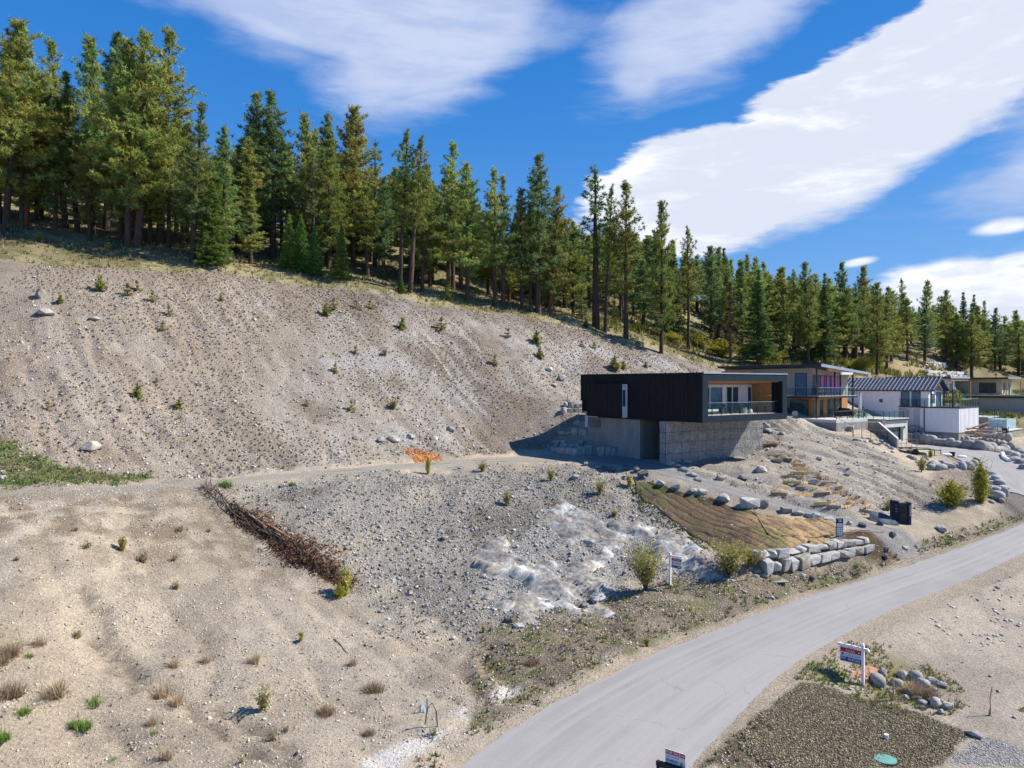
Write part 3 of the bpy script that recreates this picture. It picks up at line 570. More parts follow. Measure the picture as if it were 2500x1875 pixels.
# ------------------------------------------------------------------ scatter helpers
def slope_n(x, y, e=.3):
    gx = (H(x+e, y)-H(x-e, y))/(2*e); gy = (H(x, y+e)-H(x, y-e))/(2*e); n = np.stack([-gx, -gy, np.ones_like(gx)], -1)
    return n/np.linalg.norm(n, axis=-1, keepdims=True)
OCT = np.array([[1, 0, 0], [-1, 0, 0], [0, 1, 0], [0, -1, 0], [0, 0, 1], [0, 0, -1]], float)
OCTF = np.array([[0, 2, 4], [2, 1, 4], [1, 3, 4], [3, 0, 4], [2, 0, 5], [1, 2, 5], [3, 1, 5], [0, 3, 5]])
CUB = np.array([[x, y, z] for x in (-1, 1) for y in (-1, 1) for z in (-1, 1)], float)*.8
CUBF = np.array([[0, 1, 3], [0, 3, 2], [4, 6, 7], [4, 7, 5], [0, 4, 5], [0, 5, 1], [2, 3, 7], [2, 7, 6], [0, 2, 6], [0, 6, 4], [1, 5, 7], [1, 7, 3]])
def rndrot(n):
    q = np.random.randn(n, 4); q /= np.linalg.norm(q, axis=1)[:, None]; w, x, y, z = q.T
    return np.stack([np.stack([1-2*(y*y+z*z), 2*(x*y-z*w), 2*(x*z+y*w)], -1), np.stack([2*(x*y+z*w), 1-2*(x*x+z*z), 2*(y*z-x*w)], -1), np.stack([2*(x*z-y*w), 2*(y*z+x*w), 1-2*(x*x+y*y)], -1)], 1)
def stones(pts, size, cols, flat=.65, jitter=.35, cube=True):
    n = len(pts); B, Fc = (CUB, CUBF) if cube else (OCT, OCTF)
    v = B[None]*(1+(np.random.rand(n, len(B), 3)-.5)*2*jitter); v = v*np.random.uniform(.6, 1.3, (n, 1, 3))*size[:, None, None]
    v = np.einsum('nij,nkj->nki', rndrot(n), v); v[:, :, 2] *= flat
    v += pts[:, None]
    T = (Fc[None]+np.arange(n)[:, None, None]*len(B)).reshape(-1, 3)
    return v.reshape(-1, 3), T, np.repeat(cols, len(B), axis=0)
def sample(x0, x1, y0, y1, n, mask):
    x = np.random.uniform(x0, x1, n); y = np.random.uniform(y0, y1, n); m = np.random.rand(n) < mask(x, y); return x[m], y[m]
def gz(A, x, y): return bil(GX, GY, A, x, y)
def palette(n, cs, var=.15):
    cs = np.array(cs); c_ = cs[np.random.randint(0, len(cs), n)]; return c_*np.random.uniform(1-var, 1+var, (n, 1))
def visible(x, y):
    return (np.abs(x) < y*.74+2)
# bank and slope stones
def put_stones(name, x, y, size, cols, label, **kw):
    z = H(x, y)+size*.12+(.06 if name == 'shoulder_grit' else 0); v, T, tn = stones(np.stack([x, y, z], -1), size, cols, **kw)
    o = link(name, trimesh(name, v, T, MAT['stones'], tn), kind='stuff', label=label, cat='stones'); return o
free = lambda x, y: (gz(dR, x, y) > .25)*(gz(dN, x, y) > .1)*visible(x, y)
x, y = sample(-45, 26, 40, 96, 110000, lambda x, y: gz(zBank, x, y)*free(x, y)*(.3+.7*sst(.4, .6, fbm(x*.35, y*.35, 71)))*(gz(dT, x, y) > .2))
size = .028+.13*np.random.rand(len(x))**7
put_stones('scree_stones', x, y, size, palette(len(x), [(.42, .39, .37), (.34, .31, .295), (.50, .45, .38), (.22, .19, .17), (.60, .56, .52), (.27, .235, .20)]), 'loose pale stones strewn over the high cut bank', cube=False)
x, y = sample(-20, 26, 27, 60, 100000, lambda x, y: np.clip(gz(zStony, x, y)+gz(zRock, x, y)*.7, 0, 1)*free(x, y)*(gz(dT, x, y) > .3)*(gz(dD, x, y) > .2))
size = .02+.03*np.random.rand(len(x))+.12*np.random.rand(len(x))**16
put_stones('rubble', x, y, size, palette(len(x), [(.34, .32, .30), (.30, .28, .26), (.42, .40, .37), (.25, .23, .20), (.33, .34, .35), (.52, .49, .42)]), 'broken grey rubble on the lower bank between track and road', cube=False)
x, y = sample(-28, 22, 20, 46, 110000, lambda x, y: gz(lowl, x, y)*free(x, y)*(.3+.6*sst(.45, .6, fbm(x*.5, y*.5, 73))))
size = .016+.02*np.random.rand(len(x))+.06*np.random.rand(len(x))**12
put_stones('pebbles', x, y, size, palette(len(x), [(.44, .37, .28), (.42, .35, .27), (.47, .40, .31), (.50, .44, .36), (.30, .24, .18), (.60, .56, .50)]), 'scattered pebbles on the beige ground at lower left', cube=False)
x, y = sample(12, 50, 38, 78, 15000, lambda x, y: np.clip(gz(zStake, x, y)+gz(zVerge, x, y)*.7+gz(zPink, x, y), 0, 1)*free(x, y)*(gz(dD, x, y) > .2)*.6)
size = .02+.11*np.random.rand(len(x))**8
put_stones('slope_stones', x, y, size, palette(len(x), [(.44, .42, .39), (.36, .33, .31), (.54, .52, .49), (.30, .26, .22)]), 'small loose stones on the slope below the houses')
x, y = sample(8, 32, 20, 36, 170000, lambda x, y: (gz(zGrav, x, y) > .5)*free(x, y))
size = .018+.028*np.random.rand(len(x))
put_stones('lot_gravel', x, y, size, palette(len(x), [(.20, .165, .11), (.15, .125, .09), (.29, .24, .14), (.10, .085, .065), (.36, .31, .19)], .2), 'coarse brown gravel covering the lot beside the road', cube=False, flat=.8)
x, y = sample(14, 32, 20, 32, 30000, lambda x, y: (gz(zGrey, x, y) > .4)*1.)
size = .02+.025*np.random.rand(len(x))
put_stones('fine_gravel', x, y, size, palette(len(x), [(.40, .385, .37), (.34, .32, .31), (.46, .44, .42)], .2), 'pale grey gravel in the lower right corner of the lot', cube=False)
x, y = sample(12, 45, 28, 50, 12000, lambda x, y: gz(zRight, x, y)*(1-gz(zGrav, x, y))*free(x, y)*(.08+1.0*(1-sst(3, 5.5, np.hypot((x-25.5)*.6, y-38.5)))*sst(.45, .6, fbm(x*.8, y*.8, 77))))
size = .02+.09*np.random.rand(len(x))**4
put_stones('lot_rubble', x, y, size, palette(len(x), [(.42, .41, .39), (.5, .46, .4), (.34, .31, .28)]), 'thin patches of grey rubble on the bare beige lot')

x, y = sample(-8, 42, 18, 56, 60000, lambda x, y: visible(x, y)*(gz(dR, x, y) < .35)*(gz(dR, x, y) > -.55)*np.clip(1.1-np.abs(gz(dR, x, y)-.1)*2.2, 0, 1)*sst(.35, .6, fbm(x*.6, y*.6, 141)))
put_stones('shoulder_grit', x, y, .012+.02*np.random.rand(len(x)), palette(len(x), [(.42, .36, .29), (.35, .31, .27), (.5, .45, .38)]), 'beige grit spilled along both edges of the road', cube=False)
# tufts
def blades(x, y, h, w, n, cols, spread=.9, z=None, droop=.0):
    """n triangular blades per point"""
    k = len(x); z = H(x, y) if z is None else z
    a = np.random.rand(k, n)*6.283; lean = np.random.rand(k, n)*spread; hh_ = h[:, None]*np.random.uniform(.6, 1.15, (k, n))
    bx = x[:, None]+np.cos(a)*w[:, None]*1.2; by = y[:, None]+np.sin(a)*w[:, None]*1.2
    tx = x[:, None]+np.cos(a)*hh_*lean; ty = y[:, None]+np.sin(a)*hh_*lean; tz = z[:, None]+hh_*np.sqrt(np.clip(1-(lean*.8)**2, .12, 1))
    px_ = -np.sin(a)*w[:, None]; py_ = np.cos(a)*w[:, None]
    v = np.stack([np.stack([bx-px_, by-py_, z[:, None]-.02+0*bx], -1), np.stack([bx+px_, by+py_, z[:, None]-.02+0*bx], -1), np.stack([tx, ty, tz], -1)], 2)
    tn = np.repeat(np.repeat(cols[:, None], n, 1)[:, :, None]*np.random.uniform(.75, 1.25, (k, n, 1, 1)), 3, 2)
    return v.reshape(-1, 3), np.arange(k*n*3).reshape(-1, 3), tn.reshape(-1, 3)
def put_tufts(name, x, y, h, w, n, cols, label, cat='grass', **kw):
    v, T, tn = blades(x, y, h, w, n, cols, **kw); return link(name, trimesh(name, v, T, MAT['grass'], tn), kind='stuff', label=label, cat=cat)
aa, bb_ = np.meshgrid(np.arange(-40, 95, .5), np.arange(-10, 120, .4)); aa = aa.ravel()+np.random.normal(0, .11, aa.size); bb_ = bb_.ravel()+np.random.uniform(-.2, .2, bb_.size)
gx_ = aa*.68-bb_*.73; gy_ = aa*.73+bb_*.68; m = (gx_ > -46) & (gx_ < 25) & (gy_ > 40) & (gy_ < 93); gx_, gy_ = gx_[m], gy_[m]
m = (np.random.rand(len(gx_)) < gz(zBank, gx_, gy_)*(.12+.88*sst(.38, .6, fbm(gx_*.16, gy_*.16, 81))))*(gz(dT, gx_, gy_) > .3); x, y = gx_[m], gy_[m]
put_tufts('bank_seedlings', x, y, np.random.uniform(.08, .19, len(x)), np.full(len(x), .045), 8, palette(len(x), [(.16, .13, .075), (.20, .15, .09), (.14, .13, .06), (.23, .18, .10)]), 'rows of small dry brown seedlings on the high bank', 'seedlings', spread=1.0)
gx_, gy_ = np.meshgrid(np.arange(-18, 18, .42), np.arange(34, 60, .42)); gx_ = gx_.ravel()+np.random.uniform(-.22, .22, gx_.size); gy_ = gy_.ravel()+np.random.uniform(-.22, .22, gy_.size)
m = (np.random.rand(len(gx_)) < gz(zStony, gx_, gy_)*(1-gz(zRock, gx_, gy_))*sst(16, 0, gx_)*(.4+.6*sst(.4, .6, fbm(gx_*.25, gy_*.25, 87))))*(gz(dT, gx_, gy_) > .2); x, y = gx_[m], gy_[m]
put_tufts('slope_seedlings', x, y, np.random.uniform(.07, .17, len(x)), np.full(len(x), .04), 8, palette(len(x), [(.16, .16, .075), (.19, .16, .09), (.14, .15, .07)]), 'small olive seedlings dotting the lower rubble bank', 'seedlings', spread=1.0)
x, y = sample(-60, 60, 60, 140, 46000, lambda x, y: gz(zUp, x, y)*visible(x, y)*(.3+.7*(gz(dEdge, x, y) > -9))*(1.1-.006*y))
put_tufts('hill_grass', x, y, np.random.uniform(.18, .5, len(x)), np.full(len(x), .05), 5, palette(len(x), [(.32, .26, .13), (.26, .23, .10), (.17, .19, .06), (.38, .31, .17)]), 'dry tan and green grass on the hill between bank and pines', spread=.8)
x, y = sample(-42, -14, 38, 56, 14000, lambda x, y: gz(zGreen, x, y))
put_tufts('green_grass', x, y, np.random.uniform(.1, .36, len(x)), np.full(len(x), .018), 9, palette(len(x), [(.17, .22, .07), (.26, .27, .11), (.34, .30, .16), (.14, .20, .06)]), 'lush green grass at the foot of the bank on the far left', spread=.6)
x, y = sample(-6, 44, 24, 58, 26000, lambda x, y: free(x, y)*np.clip(gz(zVerge, x, y)*.8*sst(.4, .6, fbm(x*.7, y*.7, 83))+(gz(dR, x, y) < 1.2)*(gz(zRight, x, y) < .2)*sst(.44, .55, fbm(x*.6, y*.6, 84)), 0, 1))
put_tufts('verge_grass', x, y, np.random.uniform(.06, .24, len(x)), np.full(len(x), .03), 6, palette(len(x), [(.28, .21, .12), (.24, .22, .09), (.16, .21, .05), (.33, .26, .15)]), 'brown and green weeds along the uphill edge of the road', spread=.9)
x, y = sample(9, 25, 25, 36, 14000, lambda x, y: (gz(gr, x, y) > .1)*sst(.35, .55, fbm(x*1.2, y*1.2, 85))*.8+(gz(zRight, x, y) > .5)*(1-gz(zGrav, x, y))*(np.hypot((x-12.9)*.6, y-31.1) < .9)+(np.hypot(x-20.6, (y-28.9)) < .5)+(np.hypot((x-31)*.4, y-40.6) < 1.0))
gcol = palette(len(x), [(.34, .27, .13), (.28, .24, .09), (.38, .31, .17)]); grn = (x < 14.2) | (x > 20) | ((np.random.rand(len(x)) < .3)); gcol[grn] = palette(grn.sum(), [(.20, .30, .05), (.28, .33, .09), (.34, .30, .14)])
put_tufts('lot_grass', x, y, np.random.uniform(.06, .2, len(x)), np.full(len(x), .02), 6, gcol, 'straw and green grass around the stone pile and sign post', spread=.9)

# ------------------------------------------------------------------ rocks
def hull_mesh(seed, mat, flat=.8, n=22, block=False):
    rs = np.random.RandomState(seed); q_ = rs.randn(n, 3); q_ /= np.linalg.norm(q_, axis=1)[:, None]; q_ = np.sign(q_)*np.abs(q_)**.85*.56*rs.uniform(.82, 1.08, (n, 1)); p = np.array([[x, y, z] for x in (-1, 1) for y in (-1, 1) for z in (-1, 1)], float)*.5+rs.uniform(-.17, .17, (8, 3)); p = np.vstack([p*rs.uniform(.72, 1.0, (8, 1)), rs.uniform(-.5, .5, (6, 3))*np.array([1.05, 1.05, 1.05])]); ex = rs.randint(0, 3, 6); p[8:][np.arange(6), ex] = np.where(rs.rand(6) < .5, -.5, .5)*rs.uniform(.9, 1.08, 6)
    if not block: p = q_; p[:, 2] *= flat
    bm = bmesh.new(); vs = [bm.verts.new(q) for q in p]; r = bmesh.ops.convex_hull(bm, input=vs)
    for v in [v for v in bm.verts if not v.link_faces]: bm.verts.remove(v)
    bmesh.ops.bevel(bm, geom=list(bm.edges), offset=.03, segments=1, affect='EDGES', clamp_overlap=True)
    me = bpy.data.meshes.new('rock'); bm.to_mesh(me); bm.free(); me.materials.append(mat); return me
def round_mesh(seed, mat):
    bm = bmesh.new(); bmesh.ops.create_icosphere(bm, subdivisions=2, radius=.55); rs = np.random.RandomState(seed); o_ = rs.rand(3)*50
    for v in bm.verts:
        p = v.co.copy(); k = 1+.35*(fbm(np.array([p.x*1.6+o_[0]+p.z]), np.array([p.y*1.6+o_[1]]), seed, 3)[0]-.5)+.2*(fbm(np.array([p.z*2.2+o_[2]]), np.array([p.x*2.+p.y]), seed+5, 2)[0]-.5)
        v.co = Vector([math.copysign(abs(c_/.55)**.82*.55, c_) for c_ in p])*k
    me = bpy.data.meshes.new('rock'); bm.to_mesh(me); bm.free(); me.materials.append(mat); me.polygons.foreach_set('use_smooth', [True]*len(me.polygons)); return me
RK = {k: [hull_mesh(i*13+h_, MAT[k]) for i in range(6)] for h_, k in enumerate(('rock', 'rockb', 'rockw', 'rockd'))}
BK = {k: [hull_mesh(i*13+h_, MAT[k], block=True) for i in range(5)]+RK[k][:2] for h_, k in enumerate(('rock', 'rockb', 'rockw', 'rockd'))}; BK['round'] = None
RK['round'] = [round_mesh(i, MAT['round']) for i in range(6)]
def rock(loc, dims, kind='rock', parent=None, label=None, cat='boulder', group=None, name='boulder', rot=None, seed=None, sink=.3, block=False):
    me = random.choice(BK[kind] if block else RK[kind]); o = bpy.data.objects.new(name, me); COL.objects.link(o)
    if parent: o.parent = parent; loc = Vector(loc)-ORG[parent.name]
    o.location = Vector(loc)+Vector((0, 0, dims[2]*(.5-sink)))
    o.rotation_euler = rot or (random.uniform(-.2, .2), random.uniform(-.2, .2), random.uniform(0, 6.28)); o.scale = dims
    if not parent: o['label'] = label; o['category'] = cat
    if group: o['group'] = group
    return o
def gl_(px, py): return G(px, py)
def mpx(v, px): return px*v.y/F      # photo pixels to metres at a point

desc0 = {'rock': 'grey', 'rockb': 'bluish white', 'rockd': 'dark', 'rockw': 'cream', 'round': 'rounded'}
ordn = ['first', 'second', 'third', 'fourth', 'fifth', 'sixth', 'seventh', 'eighth', 'ninth', 'tenth', 'eleventh', 'twelfth', 'thirteenth', 'fourteenth', 'fifteenth', 'sixteenth', 'seventeenth', 'eighteenth', 'nineteenth', 'twentieth', 'twenty-first', 'twenty-second', 'twenty-third', 'twenty-fourth', 'twenty-fifth', 'twenty-sixth', 'twenty-seventh', 'twenty-eighth', 'twenty-ninth', 'thirtieth', 'thirty-first', 'thirty-second', 'thirty-third', 'thirty-fourth', 'thirty-fifth', 'thirty-sixth']
ordn0 = ordn
# rock outcrop slabs on the lower bank
oc = gl_(1400, 1400); out = thing('rock_outcrop', oc, 'bluish white bedrock outcrop breaking out of the lower bank left of the bush', 'rock outcrop')
rk_p = [poly_w(q) for q in ([(1330, 1250), (1372, 1238), (1440, 1270), (1500, 1282), (1565, 1292), (1560, 1312), (1500, 1345), (1450, 1330), (1400, 1325), (1345, 1290)], [(1455, 1342), (1490, 1340), (1480, 1385), (1455, 1420), (1490, 1470), (1478, 1500), (1440, 1490), (1415, 1425), (1405, 1380)],
        [(1170, 1365), (1215, 1335), (1262, 1385), (1215, 1405), (1180, 1400)], [(1330, 1405), (1370, 1410), (1410, 1455), (1405, 1495), (1340, 1490), (1300, 1460), (1300, 1430)], [(1225, 1490), (1290, 1450), (1310, 1470), (1305, 1525), (1260, 1535)], [(1240, 1375), (1320, 1385), (1350, 1410), (1290, 1440), (1230, 1425)],
        [(1600, 1320), (1650, 1330), (1720, 1360), (1760, 1390), (1740, 1420), (1680, 1405), (1620, 1370)], [(1590, 1290), (1640, 1300), (1660, 1320), (1610, 1312)])]
ga, gb = np.meshgrid(np.arange(-40, 40, .34), np.arange(20, 60, .2)); ga = ga+np.random.uniform(-.12, .12, ga.shape); gb = gb+np.random.uniform(-.07, .07, gb.shape); gx3 = ga*.83+(gb-42)*.56+6; gy3 = -ga*.56+(gb-42)*.83+43; dmn = np.min([polyd(gx3, gy3, q) for q in rk_p], 0)+(fbm(gx3*.8, gy3*.8, 101, 5)-.5)*2.6-.15
wx = gx3+.6*(fbm(gx3*.6, gy3*.6, 102)-.5); wy = gy3+.6*(fbm(gx3*.6, gy3*.6, 103)-.5)
st = fbm(wx*.55, wy*.55, 104, 3)*5+wx*.12-wy*.22; stp = np.floor(st)+sst(.0, .28, st-np.floor(st)); cr_ = np.abs(vn(wx*1.5+wy*.6, wy*.9-wx*.4, 105)-.5)*2; cr2 = np.abs(vn(wx*2.6-wy*.8, wy*2.1+wx*.6, 106)-.5)*2
hr = (np.random.rand(*gx3.shape)-.5)*.24+.36*(stp-st+.1)-(1-cr_)**12*.10-(1-cr2)**10*.05+(fbm(gx3*.7, gy3*.7, 112, 3)-.5)*.28+np.abs(fbm(gx3*2.2+wx, gy3*2.2, 113, 3)-.5)*.3+0
kk = 1-sst(-.55, .25, dmn); z3 = H(gx3, gy3)-.07+kk*(.15+hr); vis3 = kk > .04
nn1 = fbm(gx3*.9+3, gy3*.9, 109, 4); c3 = lerp(np.ones(gx3.shape+(3,))*np.array((.50, .515, .51)), (.62, .55, .43), sst(.48, .6, nn1)); c3 = lerp(c3, (.70, .70, .67), sst(.5, .64, fbm(gx3*2, gy3*2, 110))); c3 = lerp(c3, (.27, .255, .24), sst(.45, .62, fbm(gx3*.8, gy3*.8, 111, 5))*.85); c3 = lerp(c3, (.15, .14, .13), (1-cr_)**8*.8); c3 = lerp(c3, (.34, .31, .28), sst(.46, .58, fbm(gx3*1.5+9, gy3*1.5, 115, 4))*.7)
c3 = c3*.74; i3 = np.arange(gx3.size).reshape(gx3.shape); Q3 = np.stack([i3[:-1, :-1], i3[:-1, 1:], i3[1:, 1:], i3[1:, :-1]], -1).reshape(-1, 4); Q3 = Q3[vis3.ravel()[Q3].any(1)]; Q3 = np.vstack([Q3[:, [0, 1, 2]], Q3[:, [0, 2, 3]]])
bedm = attr_mat('bedrock', .9, .35, 5.); link('bedrock', trimesh('bedrock', np.stack([gx3, gy3, z3], -1).reshape(-1, 3)-np.array(oc), Q3, bedm, c3.reshape(-1, 3)), out)
for (px, py, w, h, k) in [(1440, 1325, 30, 18, 'rockw'), (1475, 1318, 36, 16, 'rockw'), (1470, 1350, 20, 22, 'rockw'), (1460, 1462, 34, 26, 'rockb'), (1190, 1462, 26, 20, 'rock'), (1180, 1408, 20, 14, 'rock'), (1370, 1470, 22, 20, 'rockw'), (1335, 1475, 24, 18, 'rockd'), (1390, 1486, 20, 16, 'rockw'), (1240, 1518, 24, 18, 'rockd'), (1430, 1478, 24, 14, 'rock'), (1265, 1530, 26, 16, 'rockb')]:
    p = gl_(px, py); s = mpx(p, 1)
    rock(p, (w*s*1.15, w*s*.8, h*s*1.2), k, out, name='rock_slab', rot=(random.uniform(-.25, .35), random.uniform(-.3, .2), random.uniform(-.6, .6)), sink=.45)
for i, (px, py, w) in enumerate(sorted([(610, 1215, 9), (655, 1232, 10), (705, 1260, 12), (742, 1240, 9), (800, 1225, 9), (850, 1290, 11), (905, 1255, 10), (940, 1320, 12), (985, 1290, 10), (1075, 1300, 14), (1085, 1316, 16), (1100, 1322, 10), (1130, 1250, 10), (1160, 1292, 12), (1010, 1345, 9), (900, 1380, 10), (960, 1420, 14), (1000, 1450, 16), (1040, 1480, 12), (1165, 1172, 10), (1290, 1195, 12), (1372, 1185, 10), (1222, 1165, 9), (760, 1330, 10), (1105, 1560, 13), (870, 1520, 9), (930, 1495, 12), (1020, 1560, 9), (690, 1750, 14), (735, 1700, 10), (1280, 1560, 10), (1335, 1590, 12)])):
    p = gl_(px, py); s = mpx(p, 1); k = ['rock', 'rockw', 'rockb'][i % 3]; rock(p, (w*s*1.2, w*s, w*s*.9), k, label=f'{desc0[k]} stone, {ordn0[i]} in a left to right scatter over the lower rubble bank', group='loose stones scattered over the lower rubble bank', name='stone', cat='stone', sink=.3)
# loose boulders on the bank
for (px, py, w, h, k, lb) in [(115, 767, 48, 20, 'rockw', 'large flat pale boulder high on the bank at far left'), (100, 725, 30, 28, 'rockw', 'upright pale rock above the flat pale boulder on the left bank'),
        (232, 779, 34, 8, 'rock', 'thin pale rock slab lying right of the flat pale boulder'), (222, 1092, 52, 24, 'rockw', 'big pinkish rock beside the green grass patch'), (487, 941, 18, 13, 'rockb', 'white angular rock halfway up the bank above the brush pile'),
        (690, 1190, 18, 15, 'rockb', 'squarish white rock just below the track, left of the orange patch'), (7, 1168, 18, 12, 'rockb', 'white rock in the green grass at the left edge'), (622, 782, 12, 8, 'rockw', 'small pale rock on the upper middle of the bank'),
        (870, 1072, 24, 16, 'rock', 'grey block leftmost of the rocks above the track'), (960, 1075, 34, 18, 'rockw', 'cream block in the row of rocks above the track'), (930, 1078, 22, 16, 'rock', 'grey block between cream block and grey slab above the track'),
        (1002, 1068, 22, 12, 'rockb', 'bluish slab right of the cream block above the track'), (1060, 1072, 22, 12, 'rockb', 'pale slab above the track near the orange patch'), (1100, 1050, 26, 14, 'rock', 'grey rock on the bank right of the orange patch'),
        (1340, 905, 20, 14, 'rockb', 'white rock in the pale gully left of the black house'), (1372, 925, 26, 14, 'rockb', 'white slab in the pale gully close to the black house'), (1352, 942, 18, 10, 'rockw', 'small pale rock lowest in the gully left of the black house')]:
    p = gl_(px, py); s = mpx(p, 1); rock(p, (w*s, w*s*.8, h*s*1.3), k, label=lb, sink=.35)
# boulders lining the driveway
edge1 = [(1555, 1146, 22, 14, 'rockd'), (1528, 1144, 20, 14, 'rockd'), (1492, 1146, 26, 12, 'rockd'), (1460, 1140, 16, 10, 'rock'), (1430, 1133, 16, 10, 'rock'), (1403, 1166, 22, 16, 'rock'), (1530, 1165, 24, 10, 'rock'), (1572, 1160, 28, 15, 'rockd'),
         (1612, 1180, 24, 16, 'rockb'), (1648, 1188, 32, 13, 'rock'), (1692, 1196, 30, 12, 'rockb'), (1716, 1201, 22, 12, 'rockb'), (1770, 1216, 36, 18, 'rockb'), (1830, 1232, 42, 25, 'rockb'), (1866, 1234, 28, 24, 'rockw'), (1920, 1248, 26, 16, 'rock'),
         (1948, 1252, 30, 14, 'rock'), (1976, 1258, 24, 10, 'rockb'), (1994, 1258, 26, 12, 'rockb'), (2022, 1266, 34, 9, 'rockb'), (2074, 1278, 18, 14, 'rockw')]
desc = desc0
for i, (px, py, w, h, k) in enumerate(sorted(edge1)):
    p = gl_(px, py+4); s = mpx(p, 1); rock(p, (w*s*.95, w*s*.7, h*s*1.05), k, block=bool(i % 2), label=f'{desc[k]} boulder, {ordn[i]} from the left along the downhill driveway edge', group='boulders lining the downhill edge of the gravel driveway', sink=.2)
edge2 = [(1636, 1132, 22, 13, 'rock'), (1672, 1127, 26, 14, 'rock'), (1650, 1138, 26, 14, 'rock'), (1668, 1148, 26, 16, 'rock'), (1688, 1160, 26, 12, 'rock'), (1703, 1172, 22, 10, 'rock')]
for i, (px, py, w, h, k) in enumerate(edge2):
    p = gl_(px, py+3); s = mpx(p, 1); rock(p, (w*s*1.2, w*s*.6, h*s*1.2), k, label=f'grey edging rock, {ordn[i]} in the line curving down from the gabion corner', group='edging rocks below the gabion wall', rot=(0, 0, -.6+random.uniform(-.3, .3)), sink=.25)
for (px, py, w, h, k, lb) in [(1858, 1146, 26, 18, 'rockw', 'pale egg-shaped boulder lying on the slope left of the wooden stakes'), (1760, 1168, 28, 18, 'rockw', 'pinkish boulder on the slope above the driveway boulders'), (1896, 1126, 26, 12, 'rockd', 'dark boulder resting on the topmost wooden plank'),
        (1816, 1165, 26, 12, 'rock', 'half buried grey rock between the pinkish and egg-shaped boulders'), (1985, 1176, 32, 14, 'rockb', 'bluish folded rock among the planks on the slope'), (1872, 1042, 16, 16, 'rockb', 'white boulder leaning at the right end of the gabion wall, upper'),
        (1873, 1052, 18, 12, 'rockb', 'white boulder below the upper one at the end of the gabion wall'), (1895, 1048, 20, 12, 'rockw', 'pale rock lying right of the two white boulders by the gabion wall'), (1910, 1058, 16, 8, 'rockw', 'small pale rock lowest near the lumber pile'),
        (2000, 1120, 14, 10, 'rockb', 'small white rock high on the furrowed slope'), (2068, 1158, 14, 8, 'rock', 'grey rock in the middle of the furrowed slope'), (2297, 1291, 26, 16, 'rockb', 'white flat boulder on the sandy patch beside the road'),
        (1500, 1170, 8, 7, 'rockw', 'small white rock on the rubble bank under the driveway'), (2150, 1278, 20, 14, 'rockd', 'dark rock by the driveway below the pillar, middle one'), (2105, 1282, 22, 14, 'rockd', 'dark rock by the driveway below the pillar, left one'), (2180, 1305, 18, 14, 'rockd', 'dark rock by the driveway below the pillar, right one'),
        (1975, 1325, 9, 10, 'rockd', 'small dark rock on the matting left of the sign board'), (1785, 1284, 9, 8, 'rockb', 'round white stone in the middle of the brown matting'), (1719, 1221, 8, 7, 'rockb', 'round white stone near the top of the brown matting'), (1848, 1268, 7, 5, 'rockb', 'small white stone at the right seam of the matting'),
        (1665, 1284, 9, 7, 'rockw', 'cream stone at the lower left border of the matting'), (2153, 1378, 14, 9, 'rockw', 'cream stone at the road edge below the culvert pipe'), (2210, 1336, 14, 12, 'rockw', 'cream stone on the dark soil above the road')]:
    p = gl_(px, py+h*.3); s = mpx(p, 1); rock(p, (w*s*1.1, w*s*.8, h*s*1.3), k, label=lb, sink=.25)

# rock retaining wall above the road
def wall_run(root, a, b, ha, hb, n, kinds, depth=.7, z0=0, jit_=.12, nm='stone', lean=0.):
    """a row of n fitted stones from a to b (bottom points), heights ha..hb"""
    a = Vector(a); b = Vector(b); ws = np.random.uniform(.7, 1.35, n); ws /= ws.sum(); t_ = 0; ang = math.atan2(b.y-a.y, b.x-a.x)
    for w in ws:
        m_ = a.lerp(b, t_+w/2); h_ = (ha+(hb-ha)*(t_+w/2))*random.uniform(1-jit_, 1+jit_); L_ = (b-a).length*w; t_ += w
        rock(m_+Vector((0, 0, z0)), (L_*1.16, depth, h_*1.2), random.choice(kinds), root, name=nm, rot=(lean, random.uniform(-.08, .08), ang+random.uniform(-.12, .12)), sink=.08, block=True)
wb = [G(1862, 1397), G(1925, 1389), G(1995, 1370), G(2060, 1355), G(2122, 1340)]
w1 = thing('retaining_wall', wb[2], 'two course wall of big squared boulders under the brown matting by the road', 'retaining wall')
hts = [.66, .60, .50, .40, .30]
for i in range(4): wall_run(w1, wb[i], wb[i+1], hts[i], hts[i+1], 3, ['rockb', 'rockb', 'rockw', 'rock'], .7, -.05)
bk = Vector((-.05, .3, 0))
for i in range(4): wall_run(w1, wb[i]+bk-Vector((.5, 0, 0)), wb[i+1]+bk, hts[i]*.72, hts[i+1]*.8, 4, ['rockb', 'rockw', 'rock', 'rockw'], .7, hts[i]*1.0)
for i, (px, py, w, h, k) in enumerate([(1860, 1363, 17, 18, 'rockd'), (1850, 1392, 16, 14, 'rock'), (1868, 1402, 14, 12, 'rockb'), (1833, 1385, 15, 12, 'rock'), (1878, 1398, 12, 14, 'rockw'), (1846, 1403, 16, 10, 'rockw')]):
    p = gl_(px, py+6); s = mpx(p, 1); rock(p, (w*s*1.2, w*s, h*s*1.2), k, label=f'{desc[k]} rock, {ordn[i]} in the jumble at the left end of the boulder wall', group='jumbled rocks at the left end of the boulder wall')
